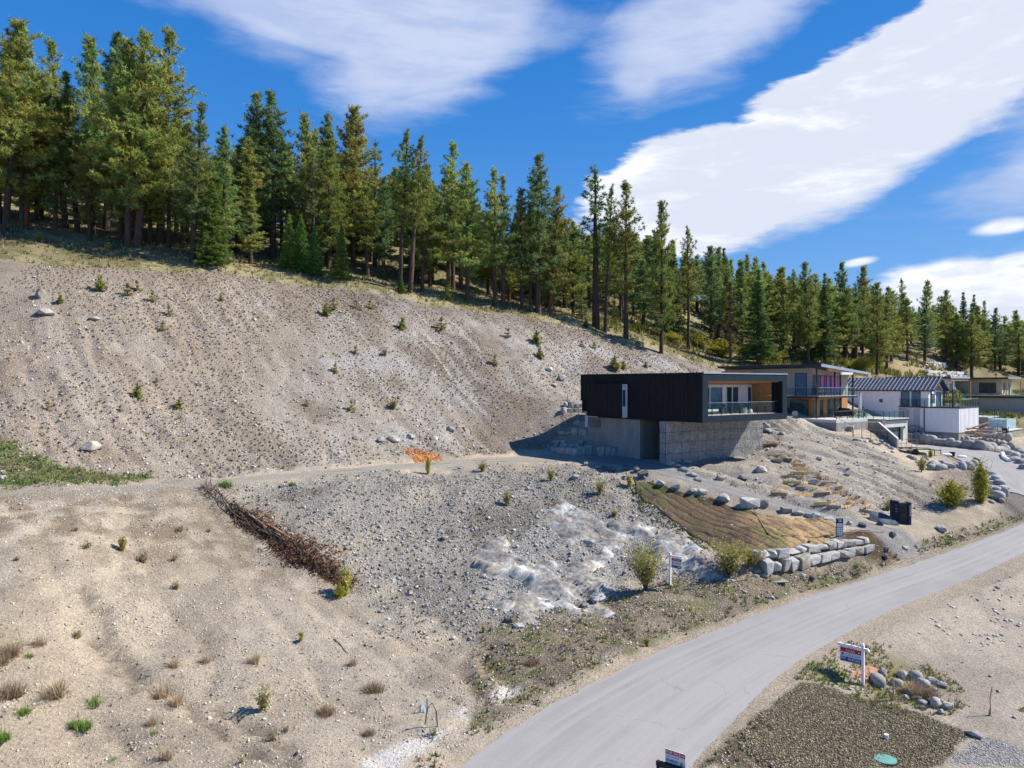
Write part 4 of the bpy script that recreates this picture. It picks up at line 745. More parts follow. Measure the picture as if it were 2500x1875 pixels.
for i, (px, py, w) in enumerate([(1960, 1408, 18), (1982, 1413, 18), (2000, 1412, 9), (2036, 1402, 10), (2046, 1400, 9), (2055, 1405, 9), (2034, 1412, 10), (2050, 1409, 8), (1875, 1448, 11), (1888, 1452, 12), (1882, 1460, 10), (1896, 1461, 11), (1870, 1458, 8)]):
    p = gl_(px, py); s = mpx(p, 1); k = 'rockd' if px < 1900 and i % 2 or px == 1982 else 'rockb'
    rock(p, (w*s, w*s*.7, w*s*.8), k, label=f'{"small" if w < 13 else "larger"} {desc[k]} stone, {ordn[i]} of those dumped between the boulder wall and the road', group='stones dumped between the boulder wall and the road', name='stone', cat='stone')

# terraced stones in the shade left of the garage
tr = thing('terrace_wall', G(1440, 1105), 'stepped dry stone terraces in the shade left of the black house garage', 'retaining wall')
for (x0, y0, x1, y1, h0, h1, n) in [(1410, 1112, 1528, 1113, 1.0, .8, 8), (1410, 1086, 1520, 1095, .6, .6, 8), (1395, 1058, 1490, 1065, .7, .5, 7), (1400, 1032, 1470, 1040, .4, .4, 5), (1372, 1008, 1432, 1010, .7, .6, 5), (1376, 992, 1432, 996, .6, .5, 5)]:
    wall_run(tr, G(x0, y0), G(x1, y1), h0, h1, n, ['rock', 'rock', 'rockw'], .8, -.15)
tl = thing('terrace_wall', G(1375, 1110), 'low sunlit dry stone wall where the track reaches the black house', 'retaining wall')
for (x0, y0, x1, y1, h0, h1, n) in [(1350, 1103, 1412, 1113, .6, .7, 5), (1350, 1090, 1415, 1096, .5, .5, 4), (1362, 1058, 1392, 1058, .3, .3, 2), (1350, 1078, 1380, 1080, .3, .3, 2)]:
    wall_run(tl, G(x0, y0), G(x1, y1), h0, h1, n, ['rockw', 'rock'], .7, -.1)

# neighbour's boulder walls
nb = thing('boulder_wall', G(2380, 1092), 'three tiers of rounded granite boulders behind the neighbour driveway', 'boulder wall')
def rrow(root, pts, n, h0, kinds=('round',), depth=.9, zoff=0):
    pts = [Vector(p) for p in pts]; d = [0]
    for i in range(len(pts)-1): d.append(d[-1]+(pts[i+1]-pts[i]).length)
    s_ = 0; ws = np.random.uniform(.65, 1.5, n); ws *= d[-1]/ws.sum()
    for w in ws:
        t_ = s_+w/2; s_ += w; i = min(max(np.searchsorted(d, t_)-1, 0), len(pts)-2); f_ = (t_-d[i])/(d[i+1]-d[i]); m_ = pts[i].lerp(pts[i+1], f_); dr = pts[i+1]-pts[i]
        h_ = h0*random.uniform(.75, 1.2); rock(m_+Vector((0, 0, zoff)), (w*1.08, depth*random.uniform(.8, 1.1), h_*1.05), random.choice(kinds), root, name='stone', rot=(random.uniform(-.1, .1), random.uniform(-.12, .12), math.atan2(dr.y, dr.x)+random.uniform(-.15, .15)), sink=.12)
rrow(nb, [G(2250, 1082), G(2330, 1093), G(2400, 1101), G(2455, 1108)], 15, .95)
rrow(nb, [G(2240, 1078)+Vector((0, 1, 0)), G(2330, 1086)+Vector((0, 1, 0)), G(2400, 1092)+Vector((.2, 1.2, 0)), G(2490, 1108)+Vector((.2, 1.2, 0))], 19, .8, zoff=.35)
rrow(nb, [G(2240, 1074)+Vector((0, 1.8, 0)), G(2330, 1079)+Vector((0, 1.8, 0)), G(2400, 1086)+Vector((.2, 2.2, 0)), G(2498, 1098)+Vector((.2, 2.2, 0))], 20, .75, zoff=.85)
nb2 = thing('boulder_wall', G(2480, 1118), 'granite boulders bordering the right side of the neighbour driveway', 'boulder wall')
for (px, py, w, h) in [(2462, 1112, 22, 14), (2478, 1116, 20, 14), (2495, 1112, 22, 16), (2475, 1126, 24, 12), (2492, 1132, 22, 14), (2499, 1146, 18, 14), (2488, 1104, 22, 14), (2500, 1122, 20, 14)]:
    p = G(px, py); s = mpx(p, 1); rock(p, (w*s*1.2, w*s, h*s*1.3), 'round', nb2, name='stone')
nb3 = thing('boulder_wall', G(2320, 1148), 'row of pale boulders holding up the gravel pull-out above the pink scree', 'boulder wall')
for (px, py, w, h) in [(2280, 1136, 24, 16), (2274, 1146, 20, 14), (2296, 1146, 26, 14), (2315, 1141, 26, 16), (2300, 1132, 16, 10), (2334, 1140, 14, 14), (2346, 1144, 20, 18), (2364, 1144, 26, 18), (2378, 1138, 18, 16), (2255, 1130, 14, 10), (2262, 1124, 10, 9), (2232, 1122, 12, 9), (2221, 1118, 12, 8), (2384, 1128, 16, 12)]:
    p = G(px, py); s = mpx(p, 1); rock(p, (w*s*1.15, w*s*.9, h*s*1.35), random.choice(['round', 'rockb']), nb3, name='stone')
nb4 = thing('boulder_wall', G(2440, 1200), 'pale boulders stepping down beside the tall yellow-green tree at the driveway bend', 'boulder wall')
for (px, py, w, h) in [(2420, 1160, 20, 12), (2432, 1172, 22, 12), (2440, 1184, 24, 14), (2450, 1196, 22, 16), (2424, 1182, 16, 12), (2433, 1203, 22, 16), (2436, 1218, 24, 20), (2421, 1212, 18, 18), (2452, 1212, 16, 22), (2445, 1226, 14, 10), (2420, 1228, 12, 8)]:
    p = G(px, py); s = mpx(p, 1); rock(p, (w*s*1.15, w*s*.9, h*s*1.35), random.choice(['round', 'rockb']), nb4, name='stone')
# heap of stones beside the near sign
for (px, py, w, h, k, lb) in [(2142, 1662, 40, 24, 'round', 'bluish boulder nearest the white sign post in the stone heap'), (2156, 1641, 24, 22, 'rock', 'upright angular stone behind the bluish boulder'), (2190, 1669, 28, 18, 'round', 'grey stone right behind the short dark post'),
        (2202, 1648, 30, 22, 'rock', 'wedge shaped grey stone behind the short dark post'), (2158, 1678, 30, 10, 'rockw', 'flat cream stone in the straw by the sign post'), (2178, 1690, 22, 12, 'rockw', 'cream stone half hidden in straw left of the dark post'), (2236, 1652, 32, 20, 'round', 'rounded stone topmost in the middle of the heap'),
        (2255, 1668, 30, 16, 'round', 'oblong grey stone leaning over the dry brown tuft'), (2275, 1662, 34, 18, 'rock', 'long grey boulder on the far side of the heap'), (2300, 1672, 28, 14, 'rock', 'low grey stone at the right tail of the heap'), (2274, 1692, 14, 20, 'rockw', 'pale standing stone right of the dry brown tuft'),
        (2283, 1684, 14, 12, 'rock', 'small grey stone behind the pale standing stone'), (2222, 1690, 22, 16, 'rockw', 'cream wedge stone left of the dry brown tuft'), (2210, 1702, 26, 14, 'rockw', 'cream rubble stone below the short dark post'), (2238, 1706, 28, 14, 'rockd', 'dark stone in the lower part of the heap'),
        (2250, 1716, 26, 18, 'rock', 'grey stone with pale top in the lower heap'), (2252, 1728, 16, 12, 'rockd', 'small dark stone under the grey one'), (2284, 1718, 28, 24, 'round', 'smooth rounded boulder in the lower right of the heap'), (2312, 1724, 28, 20, 'rockw', 'rough pale boulder rightmost in the lower heap'),
        (2297, 1737, 18, 14, 'rockb', 'small bluish stone at the very bottom of the heap'), (2292, 1708, 22, 10, 'rock', 'grey slab behind the smooth rounded boulder'), (2268, 1714, 14, 16, 'rockd', 'dark narrow stone left of the smooth boulder'), (2379, 1793, 40, 18, 'rock', 'slate slab lying between brown and grey gravel')]:
    p = gl_(px, py+h*.3); s = mpx(p, 1); rock(p, (w*s, w*s*.75, h*s*1.25), k, label=lb, sink=.25, name='stone', cat='stone')
# ================================================================== black house
def fr(C, L, R):
    """local frame: p(l, r, z) = C + l*L + r*R"""
    return lambda l, r, z: Vector((C.x+L.x*l+R.x*r, C.y+L.y*l+R.y*r, z))
def pbox(b, p, l0, l1, r0, r1, z0, z1, mat):
    o_ = p(l0, r0, z0); b.box(o_, p(l1, r0, z0)-o_, p(l0, r1, z0)-o_, Vector((0, 0, z1-z0)), MAT[mat] if isinstance(mat, str) else mat)
p1 = fr(C1, L1, R1)
H1 = thing('black_house', p1(7, 5, -6.4), 'black timber box house cantilevered over a gabion wall, with a recessed cedar deck', 'house')
ZT, ZB1 = .87, -3.03
def f(b):   # shell: floor slab, roof slab, back part of the box
    pbox(b, p1, .05, 14.2, .05, 11.05, ZT-.62, ZT-.04, 'frame'); pbox(b, p1, .05, 11.8, .05, 11.05, ZB1+.02, ZB1+.5, 'frame'); pbox(b, p1, 3.12, 14.15, .06, 11.0, ZB1+.5, ZT-.62, 'frame')
    pbox(b, p1, 11.8, 14.15, .06, 11.0, -1.5, ZB1+.5, 'frame')
part('wall', H1, f)
def f(b):
    pbox(b, p1, -.1, 14.25, -.12, .05, ZT-.06, ZT+.03, 'frame'); pbox(b, p1, -.1, .06, .05, 11.15, ZT-.06, ZT+.03, 'fascia'); pbox(b, p1, .06, 14.2, .05, 11.1, ZT-.04, ZT-.005, 'frame')
part('roof', H1, f)
def f(b):   # vertical charred boards with open joints
    i = 0; l = 0.0
    while l < 14.2:
        w = random.choice([.11, .14, .17]); z0 = ZB1 if l < 11.8 else -1.55
        if True: pbox(b, p1, l, min(l+w-.014, 14.2), -.05-random.uniform(0, .022), .045, z0, ZT-.07, 'black')
        l += w
part('cladding', H1, f, kind='stuff')
def f(b):
    for (l0, l1, r0, r1, z0, z1) in [(-.06, .3, -.05, .62, ZB1, ZT-.07), (-.06, .3, 10.45, 11.1, ZB1, ZT-.07), (-.06, .3, .62, 10.45, ZT-.63, ZT-.07), (-.06, .3, .62, 10.45, ZB1, ZB1+.52)]: pbox(b, p1, l0, l1, r0, r1, z0, z1, 'frame')
part('portal_frame', H1, f)
part('soffit', H1, lambda b: b.prism([p1(.3, .62, ZT-.66), p1(3.1, .62, ZT-.94), p1(3.1, .62, ZT-.9), p1(.3, .62, ZT-.622)], p1(0, 10.45, 0)-p1(0, .62, 0), MAT['woodceil']))
part('deck_floor', H1, lambda b: pbox(b, p1, .3, 3.6, .3, 10.7, ZB1+.5, ZB1+.56, 'deck'))
for k in range(14):      # cedar  boards on the right side wall of the deck
    z0 = ZB1+.56+k*.183; part('board', H1, lambda b: pbox(b, p1, .95, 2.94, 10.32-random.uniform(0, .012), 10.45, z0, z0+.172, 'wood'))
part('side_wall', H1, lambda b: pbox(b, p1, .3, .93, 10.3, 10.62, ZB1+.5, ZT-.72, 'black')); part('side_wall', H1, lambda b: pbox(b, p1, .3, 3.6, .35, .62, ZB1+.5, ZT-.72, 'black'))
DZ0, DZ1 = ZB1+.56, ZT-.9
DW = 2.95
part('deck_wall', H1, lambda b: (pbox(b, p1, DW, DW+.098, .62, 10.3, DZ1-.14, DZ1, 'white'), pbox(b, p1, DW, DW+.098, 6.2, 6.7, DZ0, DZ1-.14, 'white'), pbox(b, p1, DW, DW+.098, 8.4, 9.62, DZ0, DZ1-.14, 'white'), pbox(b, p1, DW+.1, 3.115, .62, 10.3, DZ0, DZ1, 'frame')))
for (a0, a1, cuts, m_) in [(.62, 6.2, [2.6, 4.5], 'winb'), (6.7, 8.4, [7.52], 'win'), (9.62, 10.26, [], 'win')]:
    ed = [a0]+cuts+[a1]
    w = part('window', H1, lambda b: [pbox(b, p1, DW-.06, DW, max(a0, e-.055), min(a1, e+.055), DZ0, DZ1-.14, 'white') for e in ed]+[pbox(b, p1, DW-.055, DW, a0+.06, a1-.06, DZ1-.24, DZ1-.141, 'white'), pbox(b, p1, DW-.055, DW, a0+.06, a1-.06, DZ0, DZ0+.08, 'white')])
    for e0, e1 in zip(ed[:-1], ed[1:]): part('pane', w, lambda b: pbox(b, p1, DW+.01, DW+.06, e0+.056, e1-.056, DZ0+.08, DZ1-.24, m_))
rl1 = part('railing', H1, lambda b: pbox(b, p1, .36, .40, .62, 10.2, DZ0+.96, DZ0+.985, 'fascia'))
for i in range(8):
    r_ = 1.55+i*1.18; part('post', rl1, lambda b: pbox(b, p1, .30, .36, r_, r_+.06, DZ0, DZ0+.62, 'dark'))
    part('glass_panel', rl1, lambda b: pbox(b, p1, .37, .385, r_-1.0, r_+.16, DZ0+.06, DZ0+.955, 'rail'))
# projecting side volume with its slit window
PB = part('projecting_volume', H1, lambda b: (pbox(b, p1, 8.12, 12.6, -.66, -.06, -2.9, .0, 'black'), pbox(b, p1, 8.1, 12.62, -.68, -.06, .0, .03, 'frame')))
part('cladding', PB, lambda b: [pbox(b, p1, 8.12+k*.15, 8.12+k*.15+.137, -.70-random.uniform(0, .02), -.665, -2.9, -.005, 'black') for k in range(30)], kind='stuff')
part('white_panel', PB, lambda b: (pbox(b, p1, 8.08, 8.115, -.64, -.07, -2.9, -.02, 'white'), pbox(b, p1, 8.05, 8.08, -.62, -.33, -.2, -.16, 'winb')))
part('slit_window', PB, lambda b: (pbox(b, p1, 8.05, 8.078, -.64, -.33, -1.95, -.5, 'winb'), pbox(b, p1, 8.03, 8.05, -.64, -.43, -1.85, -.6, 'win')))
# concrete ground floor and garage
part('garage_wall', H1, lambda b: (pbox(b, p1, 6.9, 7.6, .25, .75, -6.4, ZB1+.015, 'conc'), pbox(b, p1, 7.6, 13.6, .3, .7, -6.4, ZB1-.005, 'conc'), pbox(b, p1, 7.0, 7.35, .75, 9.5, -6.4, ZB1-.004, 'conc'), pbox(b, p1, 3.6, 7.0, 9.2, 9.5, -6.4, ZB1-.006, 'conc')))
part('foundation', H1, lambda b: pbox(b, p1, 11.85, 14.0, .3, .8, -4.0, -1.51, 'concl'))
# gabion wall: cages of stones
GL = 3.4
gp = fr(p1(GL, -.45, 0), L1, R1); gw = part('gabion_core', H1, lambda b: pbox(b, gp, .06, .62, .06, 13.0, -6.7, ZB1-.03, 'rock'))
def gabion(n_l, n_z, l0, l1, r0, r1, z0, z1, axis, sz):
    pts = []
    for i in range(n_l):
        for j in range(n_z):
            u = (i+random.random())/n_l; w = (j+random.random())/n_z
            q = gp(l0+random.uniform(0, l1-l0), r0+(r1-r0)*u, z0+(z1-z0)*w) if axis == 'r' else gp(l0+(l1-l0)*u, r0+random.uniform(0, r1-r0), z0+(z1-z0)*w); pts.append(tuple(q))
    return np.array(pts)
gpts = np.vstack([gabion(215, 54, .02, .14, .0, 13.1, -6.65, ZB1-.06, 'r', 1), gabion(12, 54, .0, .68, .02, .12, -6.65, ZB1-.06, 'l', 1)])
v, T, tn = stones(gpts, np.random.uniform(.036, .056, len(gpts)), palette(len(gpts), [(.52, .52, .525), (.47, .47, .48), (.56, .555, .55), (.43, .43, .44)]), flat=.6, cube=False)
link('gabion_stones', trimesh('gabion_stones', v-np.array(ORG[H1.name]), T, MAT['stones'], tn), H1, kind='stuff')
def f(b):
    for k in range(1, 4): z = ZB1-.04-k*.88; pbox(b, gp, -.045, -.03, -.0, 13.1, z, z+.022, 'dark'); pbox(b, gp, -.045, .68, -.03, -.015, z, z+.03, 'dark')
    for k in range(12): pbox(b, gp, -.045, -.03, .9+k*1.05, .9+k*1.05+.01, -6.6, ZB1-.05, 'stakeold')
    pbox(b, gp, -.05, -.025, -.03, -.005, -6.6, ZB1-.05, 'dark')
part('wire_mesh', H1, f)
# deck furniture
if 1:
    lo = thing('sun_lounger', p1(1.7, 1.2, DZ0), 'white cushioned lounger at the left end of the cedar deck', 'lounger')
    part('frame', lo, lambda b: (pbox(b, p1, 1.0, 2.2, 1.9, 3.2, DZ0+.2, DZ0+.26, 'wicker'), [pbox(b, p1, a_, a_+.06, c_, c_+.06, DZ0, DZ0+.2, 'wicker') for a_ in (1.0, 2.14) for c_ in (1.9, 3.14)]))
    part('cushion', lo, lambda b: pbox(b, p1, 1.0, 2.2, 1.9, 3.2, DZ0+.26, DZ0+.42, 'cushion'))
for (r_, lb) in [(5.6, 'dark wicker armchair on the deck in front of the middle glass door'), (7.6, 'dark wicker armchair on the deck before the white door'), (8.8, 'dark wicker armchair nearest the cedar wall of the deck')]:
    ch = thing('wicker_chair', p1(2.2, r_, DZ0), lb, 'armchair')
    part('seat', ch, lambda b: pbox(b, p1, 1.9, 2.5, r_-.3, r_+.3, DZ0+.36, DZ0+.42, 'wicker')); part('backrest', ch, lambda b: pbox(b, p1, 2.46, 2.52, r_-.34, r_+.34, DZ0+.44, DZ0+.8, 'wicker'))
    for s_ in (-.34, .3): part('armrest', ch, lambda b: pbox(b, p1, 1.88, 2.46, r_+s_, r_+s_+.05, DZ0+.62, DZ0+.66, 'wicker'))
    for a_ in (1.9, 2.44):
        for c_ in (r_-.33, r_+.29): part('leg', ch, lambda b: pbox(b, p1, a_, a_+.05, c_, c_+.05, DZ0, DZ0+.36, 'wicker'))
sb_ = thing('stool', p1(1.2, 6.95, DZ0), 'cylindrical pale side table on the deck between two chairs', 'side table')
part('base', sb_, lambda b: b.tube([p1(1.2, 6.9, DZ0), p1(1.2, 6.9, DZ0+.42)], .17, MAT['concl'], 14)); part('top', sb_, lambda b: b.tube([p1(1.2, 6.9, DZ0+.42), p1(1.2, 6.9, DZ0+.46)], .2, MAT['white'], 14))
pf = thing('pouf', p1(1.1, 7.4, DZ0), 'low white pouf beside the side table on the deck', 'pouf'); part('cover', pf, lambda b: (b.tube([p1(1.1, 7.45, DZ0), p1(1.1, 7.45, DZ0+.1), p1(1.1, 7.45, DZ0+.26), p1(1.1, 7.45, DZ0+.33)], .28, MAT['cushion'], 14, r2=.2)))
# ================================================================== beige two-storey house
C2 = Vector((31.7, 76, 0)); p2 = fr(C2, L1, R1); H2 = thing('beige_house', p2(5, 4, -4.05), 'two storey beige and orange house with a glass railed balcony and sloping roof', 'house')
z2f, z2g = -1.25, -3.6
def f(b):
    pbox(b, p2, 1.6, 13, 1.6, 8.6, z2f, 1.25, 'stucco'); b.prism([p2(1.6, 1.6, 1.25), p2(1.6, 8.6, 1.25), p2(1.6, 8.6, 1.3), p2(1.6, 1.6, 1.92)], (p2(13, 0, 0)-p2(1.6, 0, 0)), MAT['stucco'])
part('wall', H2, f); part('lower_wall', H2, lambda b: pbox(b, p2, 1.62, 13, 1.62, 8.58, z2g-1.2, z2f-.25, 'orange'))
def f(b):
    k = p2(12.6, 0, 0)-p2(-.5, 0, 0)
    b.prism([p2(-.5, -.2, 1.84), p2(-.5, 9.5, 1.02), p2(-.5, 9.5, 1.24), p2(-.5, -.2, 2.08)], k, MAT['dark'])
rf = part('roof', H2, f)
part('fascia', rf, lambda b: b.prism([p2(-.56, -.25, 1.80), p2(-.56, 9.5, 1.0), p2(-.56, 9.5, 1.24), p2(-.56, -.25, 2.10)], p2(.055, 0, 0)-p2(0, 0, 0), MAT['fascia']))
part('soffit', rf, lambda b: b.prism([p2(-.45, 1.2, 1.42), p2(-.45, 9.2, .82), p2(-.45, 9.2, 1.0), p2(-.45, 1.2, 1.69)], p2(.2, 0, 0)-p2(0, 0, 0), MAT['woodceil']))
part('beam', rf, lambda b: (pbox(b, p2, 8.0, 12.4, .2, .34, 1.25, 1.5, 'woodceil'), pbox(b, p2, 12.2, 12.35, .2, .34, z2f, 1.25, 'dark'), pbox(b, p2, -.55, -.35, 3.6, 5.8, 1.02, 1.24, 'white')))
bal = part('balcony', H2, lambda b: (pbox(b, p2, -.05, 1.6, 0, 7.6, z2f-.22, z2f-.03, 'dark'), pbox(b, p2, 1.6, 3.9, 0, 1.6, z2f-.22, z2f-.03, 'dark'), pbox(b, p2, -.1, 1.6, .02, 7.6, z2f-.03, z2f, 'white'), pbox(b, p2, 1.6, 3.9, .02, 1.6, z2f-.03, z2f, 'white')))
rl2 = part('railing', H2, lambda b: (pbox(b, p2, -.06, -.02, 0, 7.6, z2f+.85, z2f+.88, 'fascia'), pbox(b, p2, -.06, 3.9, -.03, .0, z2f+.85, z2f+.88, 'fascia')))
for i in range(14): part('post', rl2, lambda b: pbox(b, p2, -.08, -.04, .1+i*.57, .14+i*.57, z2f-.15, z2f+.85, 'dark'))
for i in range(1, 4): part('post', rl2, lambda b: pbox(b, p2, i*1.25, i*1.25+.05, -.05, -.01, z2f-.1, z2f+.85, 'dark'))
part('glass_panel', rl2, lambda b: pbox(b, p2, -.035, -.02, .05, 7.6, z2f+.05, z2f+.84, 'rail')); part('glass_panel', rl2, lambda b: pbox(b, p2, .0, 3.9, -.02, -.005, z2f+.05, z2f+.84, 'rail'))
for r_ in (.05, 3.5, 4.6, 7.1):
    part('column', H2, lambda b: (pbox(b, p2, .15, .28, r_, r_+.13, z2g, z2f-.23, 'dark'), pbox(b, p2, .15, .28, r_, r_+.13, z2f+.005, 1.62-r_*.082, 'dark')))
def win2(p, l, r0, r1, z0, z1, m_, parent, side='f'):
    """window with frame and pane; side f: on a face of constant l, side s: on a face of constant r"""
    w = .055
    if side == 'f':
        fr_ = part('window', parent, lambda b: [pbox(b, p, l-.03, l, *a_, 'dark') for a_ in ((r0-w, r0, z0-w, z1+w), (r1, r1+w, z0-w, z1+w), (r0, r1, z1, z1+w), (r0, r1, z0-w, z0))]); part('pane', fr_, lambda b: pbox(b, p, l-.015, l-.002, r0, r1, z0, z1, m_))
    else:
        fr_ = part('window', parent, lambda b: [pbox(b, p, a_[0], a_[1], l-.03, l, a_[2], a_[3], 'dark') for a_ in ((r0-w, r0, z0-w, z1+w), (r1, r1+w, z0-w, z1+w), (r0, r1, z1, z1+w), (r0, r1, z0-w, z0))]); part('pane', fr_, lambda b: pbox(b, p, r0, r1, l-.015, l-.002, z0, z1, m_))
for (a0, a1, m_) in [(2.05, 2.55, 'pink'), (3.2, 3.75, 'pink'), (4.35, 4.85, 'pink'), (5.3, 5.75, 'pink'), (6.5, 6.95, 'pink')]: win2(p2, 1.6, a0, a1, z2f+.3, .85, m_, H2)
win2(p2, 1.6, 1.7, 1.95, z2f+.1, .95, 'win', H2); win2(p2, 1.6, 4.95, 5.2, z2f+.3, .85, 'win', H2); win2(p2, 1.6, 2.65, 3.1, z2f+.05, .9, 'win', H2); win2(p2, 1.6, 3.85, 4.25, z2f+.05, .9, 'win', H2)
win2(p2, 1.6, 2.3, 3.6, z2f+.05, 1.15, 'winb', H2, 's'); win2(p2, 1.6, 4.8, 5.7, z2f-.4, 1.1, 'win', H2, 's')
for (a0, a1, m_) in [(1.75, 2.4, 'wing'), (3.1, 3.6, 'win'), (4.6, 5.6, 'wing'), (6.2, 7.3, 'wing')]: win2(p2, 1.61, a0, a1, z2g+.05, z2f-.5, m_, H2)
for (a0, a1, m_) in [(2.1, 4.2, 'wing'), (5.4, 6.9, 'winb')]: win2(p2, 1.61, a0, a1, z2g+.05, z2f-.5, m_, H2, 's')
part('roof_blind', H2, lambda b: pbox(b, p2, -.5, -.36, 3.7, 5.6, .98, 1.13, 'white'))
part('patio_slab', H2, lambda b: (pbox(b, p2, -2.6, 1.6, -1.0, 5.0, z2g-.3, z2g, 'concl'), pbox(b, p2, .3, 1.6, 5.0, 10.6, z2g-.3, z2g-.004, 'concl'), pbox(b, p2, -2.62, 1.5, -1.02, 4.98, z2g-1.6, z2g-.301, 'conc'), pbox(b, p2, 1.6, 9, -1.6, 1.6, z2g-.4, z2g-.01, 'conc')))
def fence(name, label, pts, h, n, cat='fence', glass=False, mat='dark'):
    pts = [Vector(q) for q in pts]; root = thing(name, pts[0], label, cat)
    d = [0]
    for i in range(len(pts)-1): d.append(d[-1]+(pts[i+1]-pts[i]).length)
    def at(s):
        i = min(max(int(np.searchsorted(d, s))-1, 0), len(pts)-2); return pts[i].lerp(pts[i+1], (s-d[i])/(d[i+1]-d[i]))
    for k in range(n): q = at(d[-1]*k/(n-1)); part('post', root, lambda b: b.tube([q-Vector((0, 0, .1)), q+Vector((0, 0, h))], .028, MAT[mat], 5))
    for zf in ([1.0] if glass else [1.0, .35]): part('rail', root, lambda b: b.tube([at(d[-1]*k/(n-1))+Vector((0, 0, h*zf)) for k in range(n)], .022, MAT[mat], 5))
    if glass:
        for k in range(n-1):
            q0, q1_ = at(d[-1]*k/(n-1)), at(d[-1]*(k+1)/(n-1)); dd = (q1_-q0).normalized().cross(Vector((0, 0, 1)))*.012; part('glass_panel', root, lambda b: b.box(q0+Vector((0, 0, .06)), q1_-q0, dd, Vector((0, 0, h-.1)), MAT['rail']))
    return root
fence('terrace_railing', 'glass railing with dark posts around the concrete patio above the garage', [p2(-2.5, 4.9, z2g), p2(-.4, 5.1, z2g), p2(.35, 10.5, z2g)], .85, 10, 'railing', True)
fence('terrace_railing', 'open dark railing on the patio in front of the orange lower storey', [p2(-2.5, -.8, z2g), p2(-2.5, 4.3, z2g)], .85, 6, 'railing')
fence('hand_railing', 'dark handrail sloping down the bank beside the patio', [Vector((q.x, q.y, hz(q.x, q.y))) for q in (G(2012, 1032), G(2050, 1048), G(2082, 1066))], 1.05, 4, 'handrail')
fence('wire_fence', 'low wire fence with thin posts below the garage side wall', [G(2083, 1068), G(2105, 1070), G(2125, 1072), G(2145, 1072), G(2166, 1074)], .9, 5, 'fence')
# garage under the patio
gq = fr(Vector((40.4, 79.4, 0)), Vector((-.62, .785, 0)), Vector((.785, .62, 0))); zgt = -3.9
GA = thing('garage', gq(1, 2, -6.8), 'concrete garage with a grey sectional door built under the patio', 'garage')
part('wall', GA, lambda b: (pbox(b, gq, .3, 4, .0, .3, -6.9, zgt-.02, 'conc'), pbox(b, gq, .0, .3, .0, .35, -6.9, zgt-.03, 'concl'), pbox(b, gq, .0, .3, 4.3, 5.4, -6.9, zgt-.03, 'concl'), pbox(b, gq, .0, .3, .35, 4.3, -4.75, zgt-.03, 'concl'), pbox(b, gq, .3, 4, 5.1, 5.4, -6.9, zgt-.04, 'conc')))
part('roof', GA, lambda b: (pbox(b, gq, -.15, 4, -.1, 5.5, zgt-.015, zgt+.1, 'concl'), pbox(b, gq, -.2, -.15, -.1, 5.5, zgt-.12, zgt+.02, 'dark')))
MAT['gpan'] = M('garage_panel', (.10, .13, .15), .4, .1, 3, 0)
dr = part('garage_door', GA, lambda b: pbox(b, gq, .35, .4, .35, 4.3, -6.9, -4.75, 'dark'))
for k in range(5): part('door_panel', dr, lambda b: pbox(b, gq, .31, .348, .4, 3.9, -6.85+k*.42, -6.85+k*.42+.40, 'gpan'))
for r_ in (.1, 4.5): part('wall_lamp', GA, lambda b: b.tube([gq(-.06, r_, -4.95), gq(-.06, r_, -4.72)], .07, MAT['dark'], 8))
fence('terrace_railing', 'glass railing standing on the garage roof edge', [gq(3.5, .0, zgt+.1), gq(-.05, .0, zgt+.1), gq(-.05, 5.4, zgt+.1)], .85, 9, 'railing', True)
wa, wb_, wc = P(2107, 1031, 79), P(2144, 1032, 76.2), P(2190, 1072, 70.6); wt = Vector((.25, .2, 0))
ww = thing('wing_wall', Z(wc, -6.6), 'sloping concrete wing wall running down beside the garage door', 'wall')
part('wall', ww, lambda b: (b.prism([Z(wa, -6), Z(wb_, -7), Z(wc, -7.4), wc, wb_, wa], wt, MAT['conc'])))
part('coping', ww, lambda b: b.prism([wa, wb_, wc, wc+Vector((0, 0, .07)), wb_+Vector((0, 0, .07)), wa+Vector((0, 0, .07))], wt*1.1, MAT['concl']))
tw = thing('terrace_wall', G(2110, 1052), 'pale stacked stones holding the slope below the patio', 'retaining wall')
wall_run(tw, G(2070, 1051)+Vector((0, 0, -.1)), G(2142, 1054)+Vector((0, 0, -.1)), .55, .6, 9, ['rockb', 'rockw'], .7)
for (px, py, w) in [(2090, 1074, 12), (2100, 1077, 12), (2112, 1080, 14), (2125, 1079, 14), (2135, 1084, 12), (2145, 1086, 14), (2157, 1084, 16), (2168, 1090, 14), (2176, 1096, 14), (2120, 1072, 10), (2150, 1078, 12), (2180, 1104, 12), (2107, 1071, 10), (2140, 1075, 10)]:
    p = G(px, py); s = mpx(p, 1); rock(p, (w*s, w*s*.7, w*s*.7), random.choice(['rockb', 'rockw']), tw, name='stone')
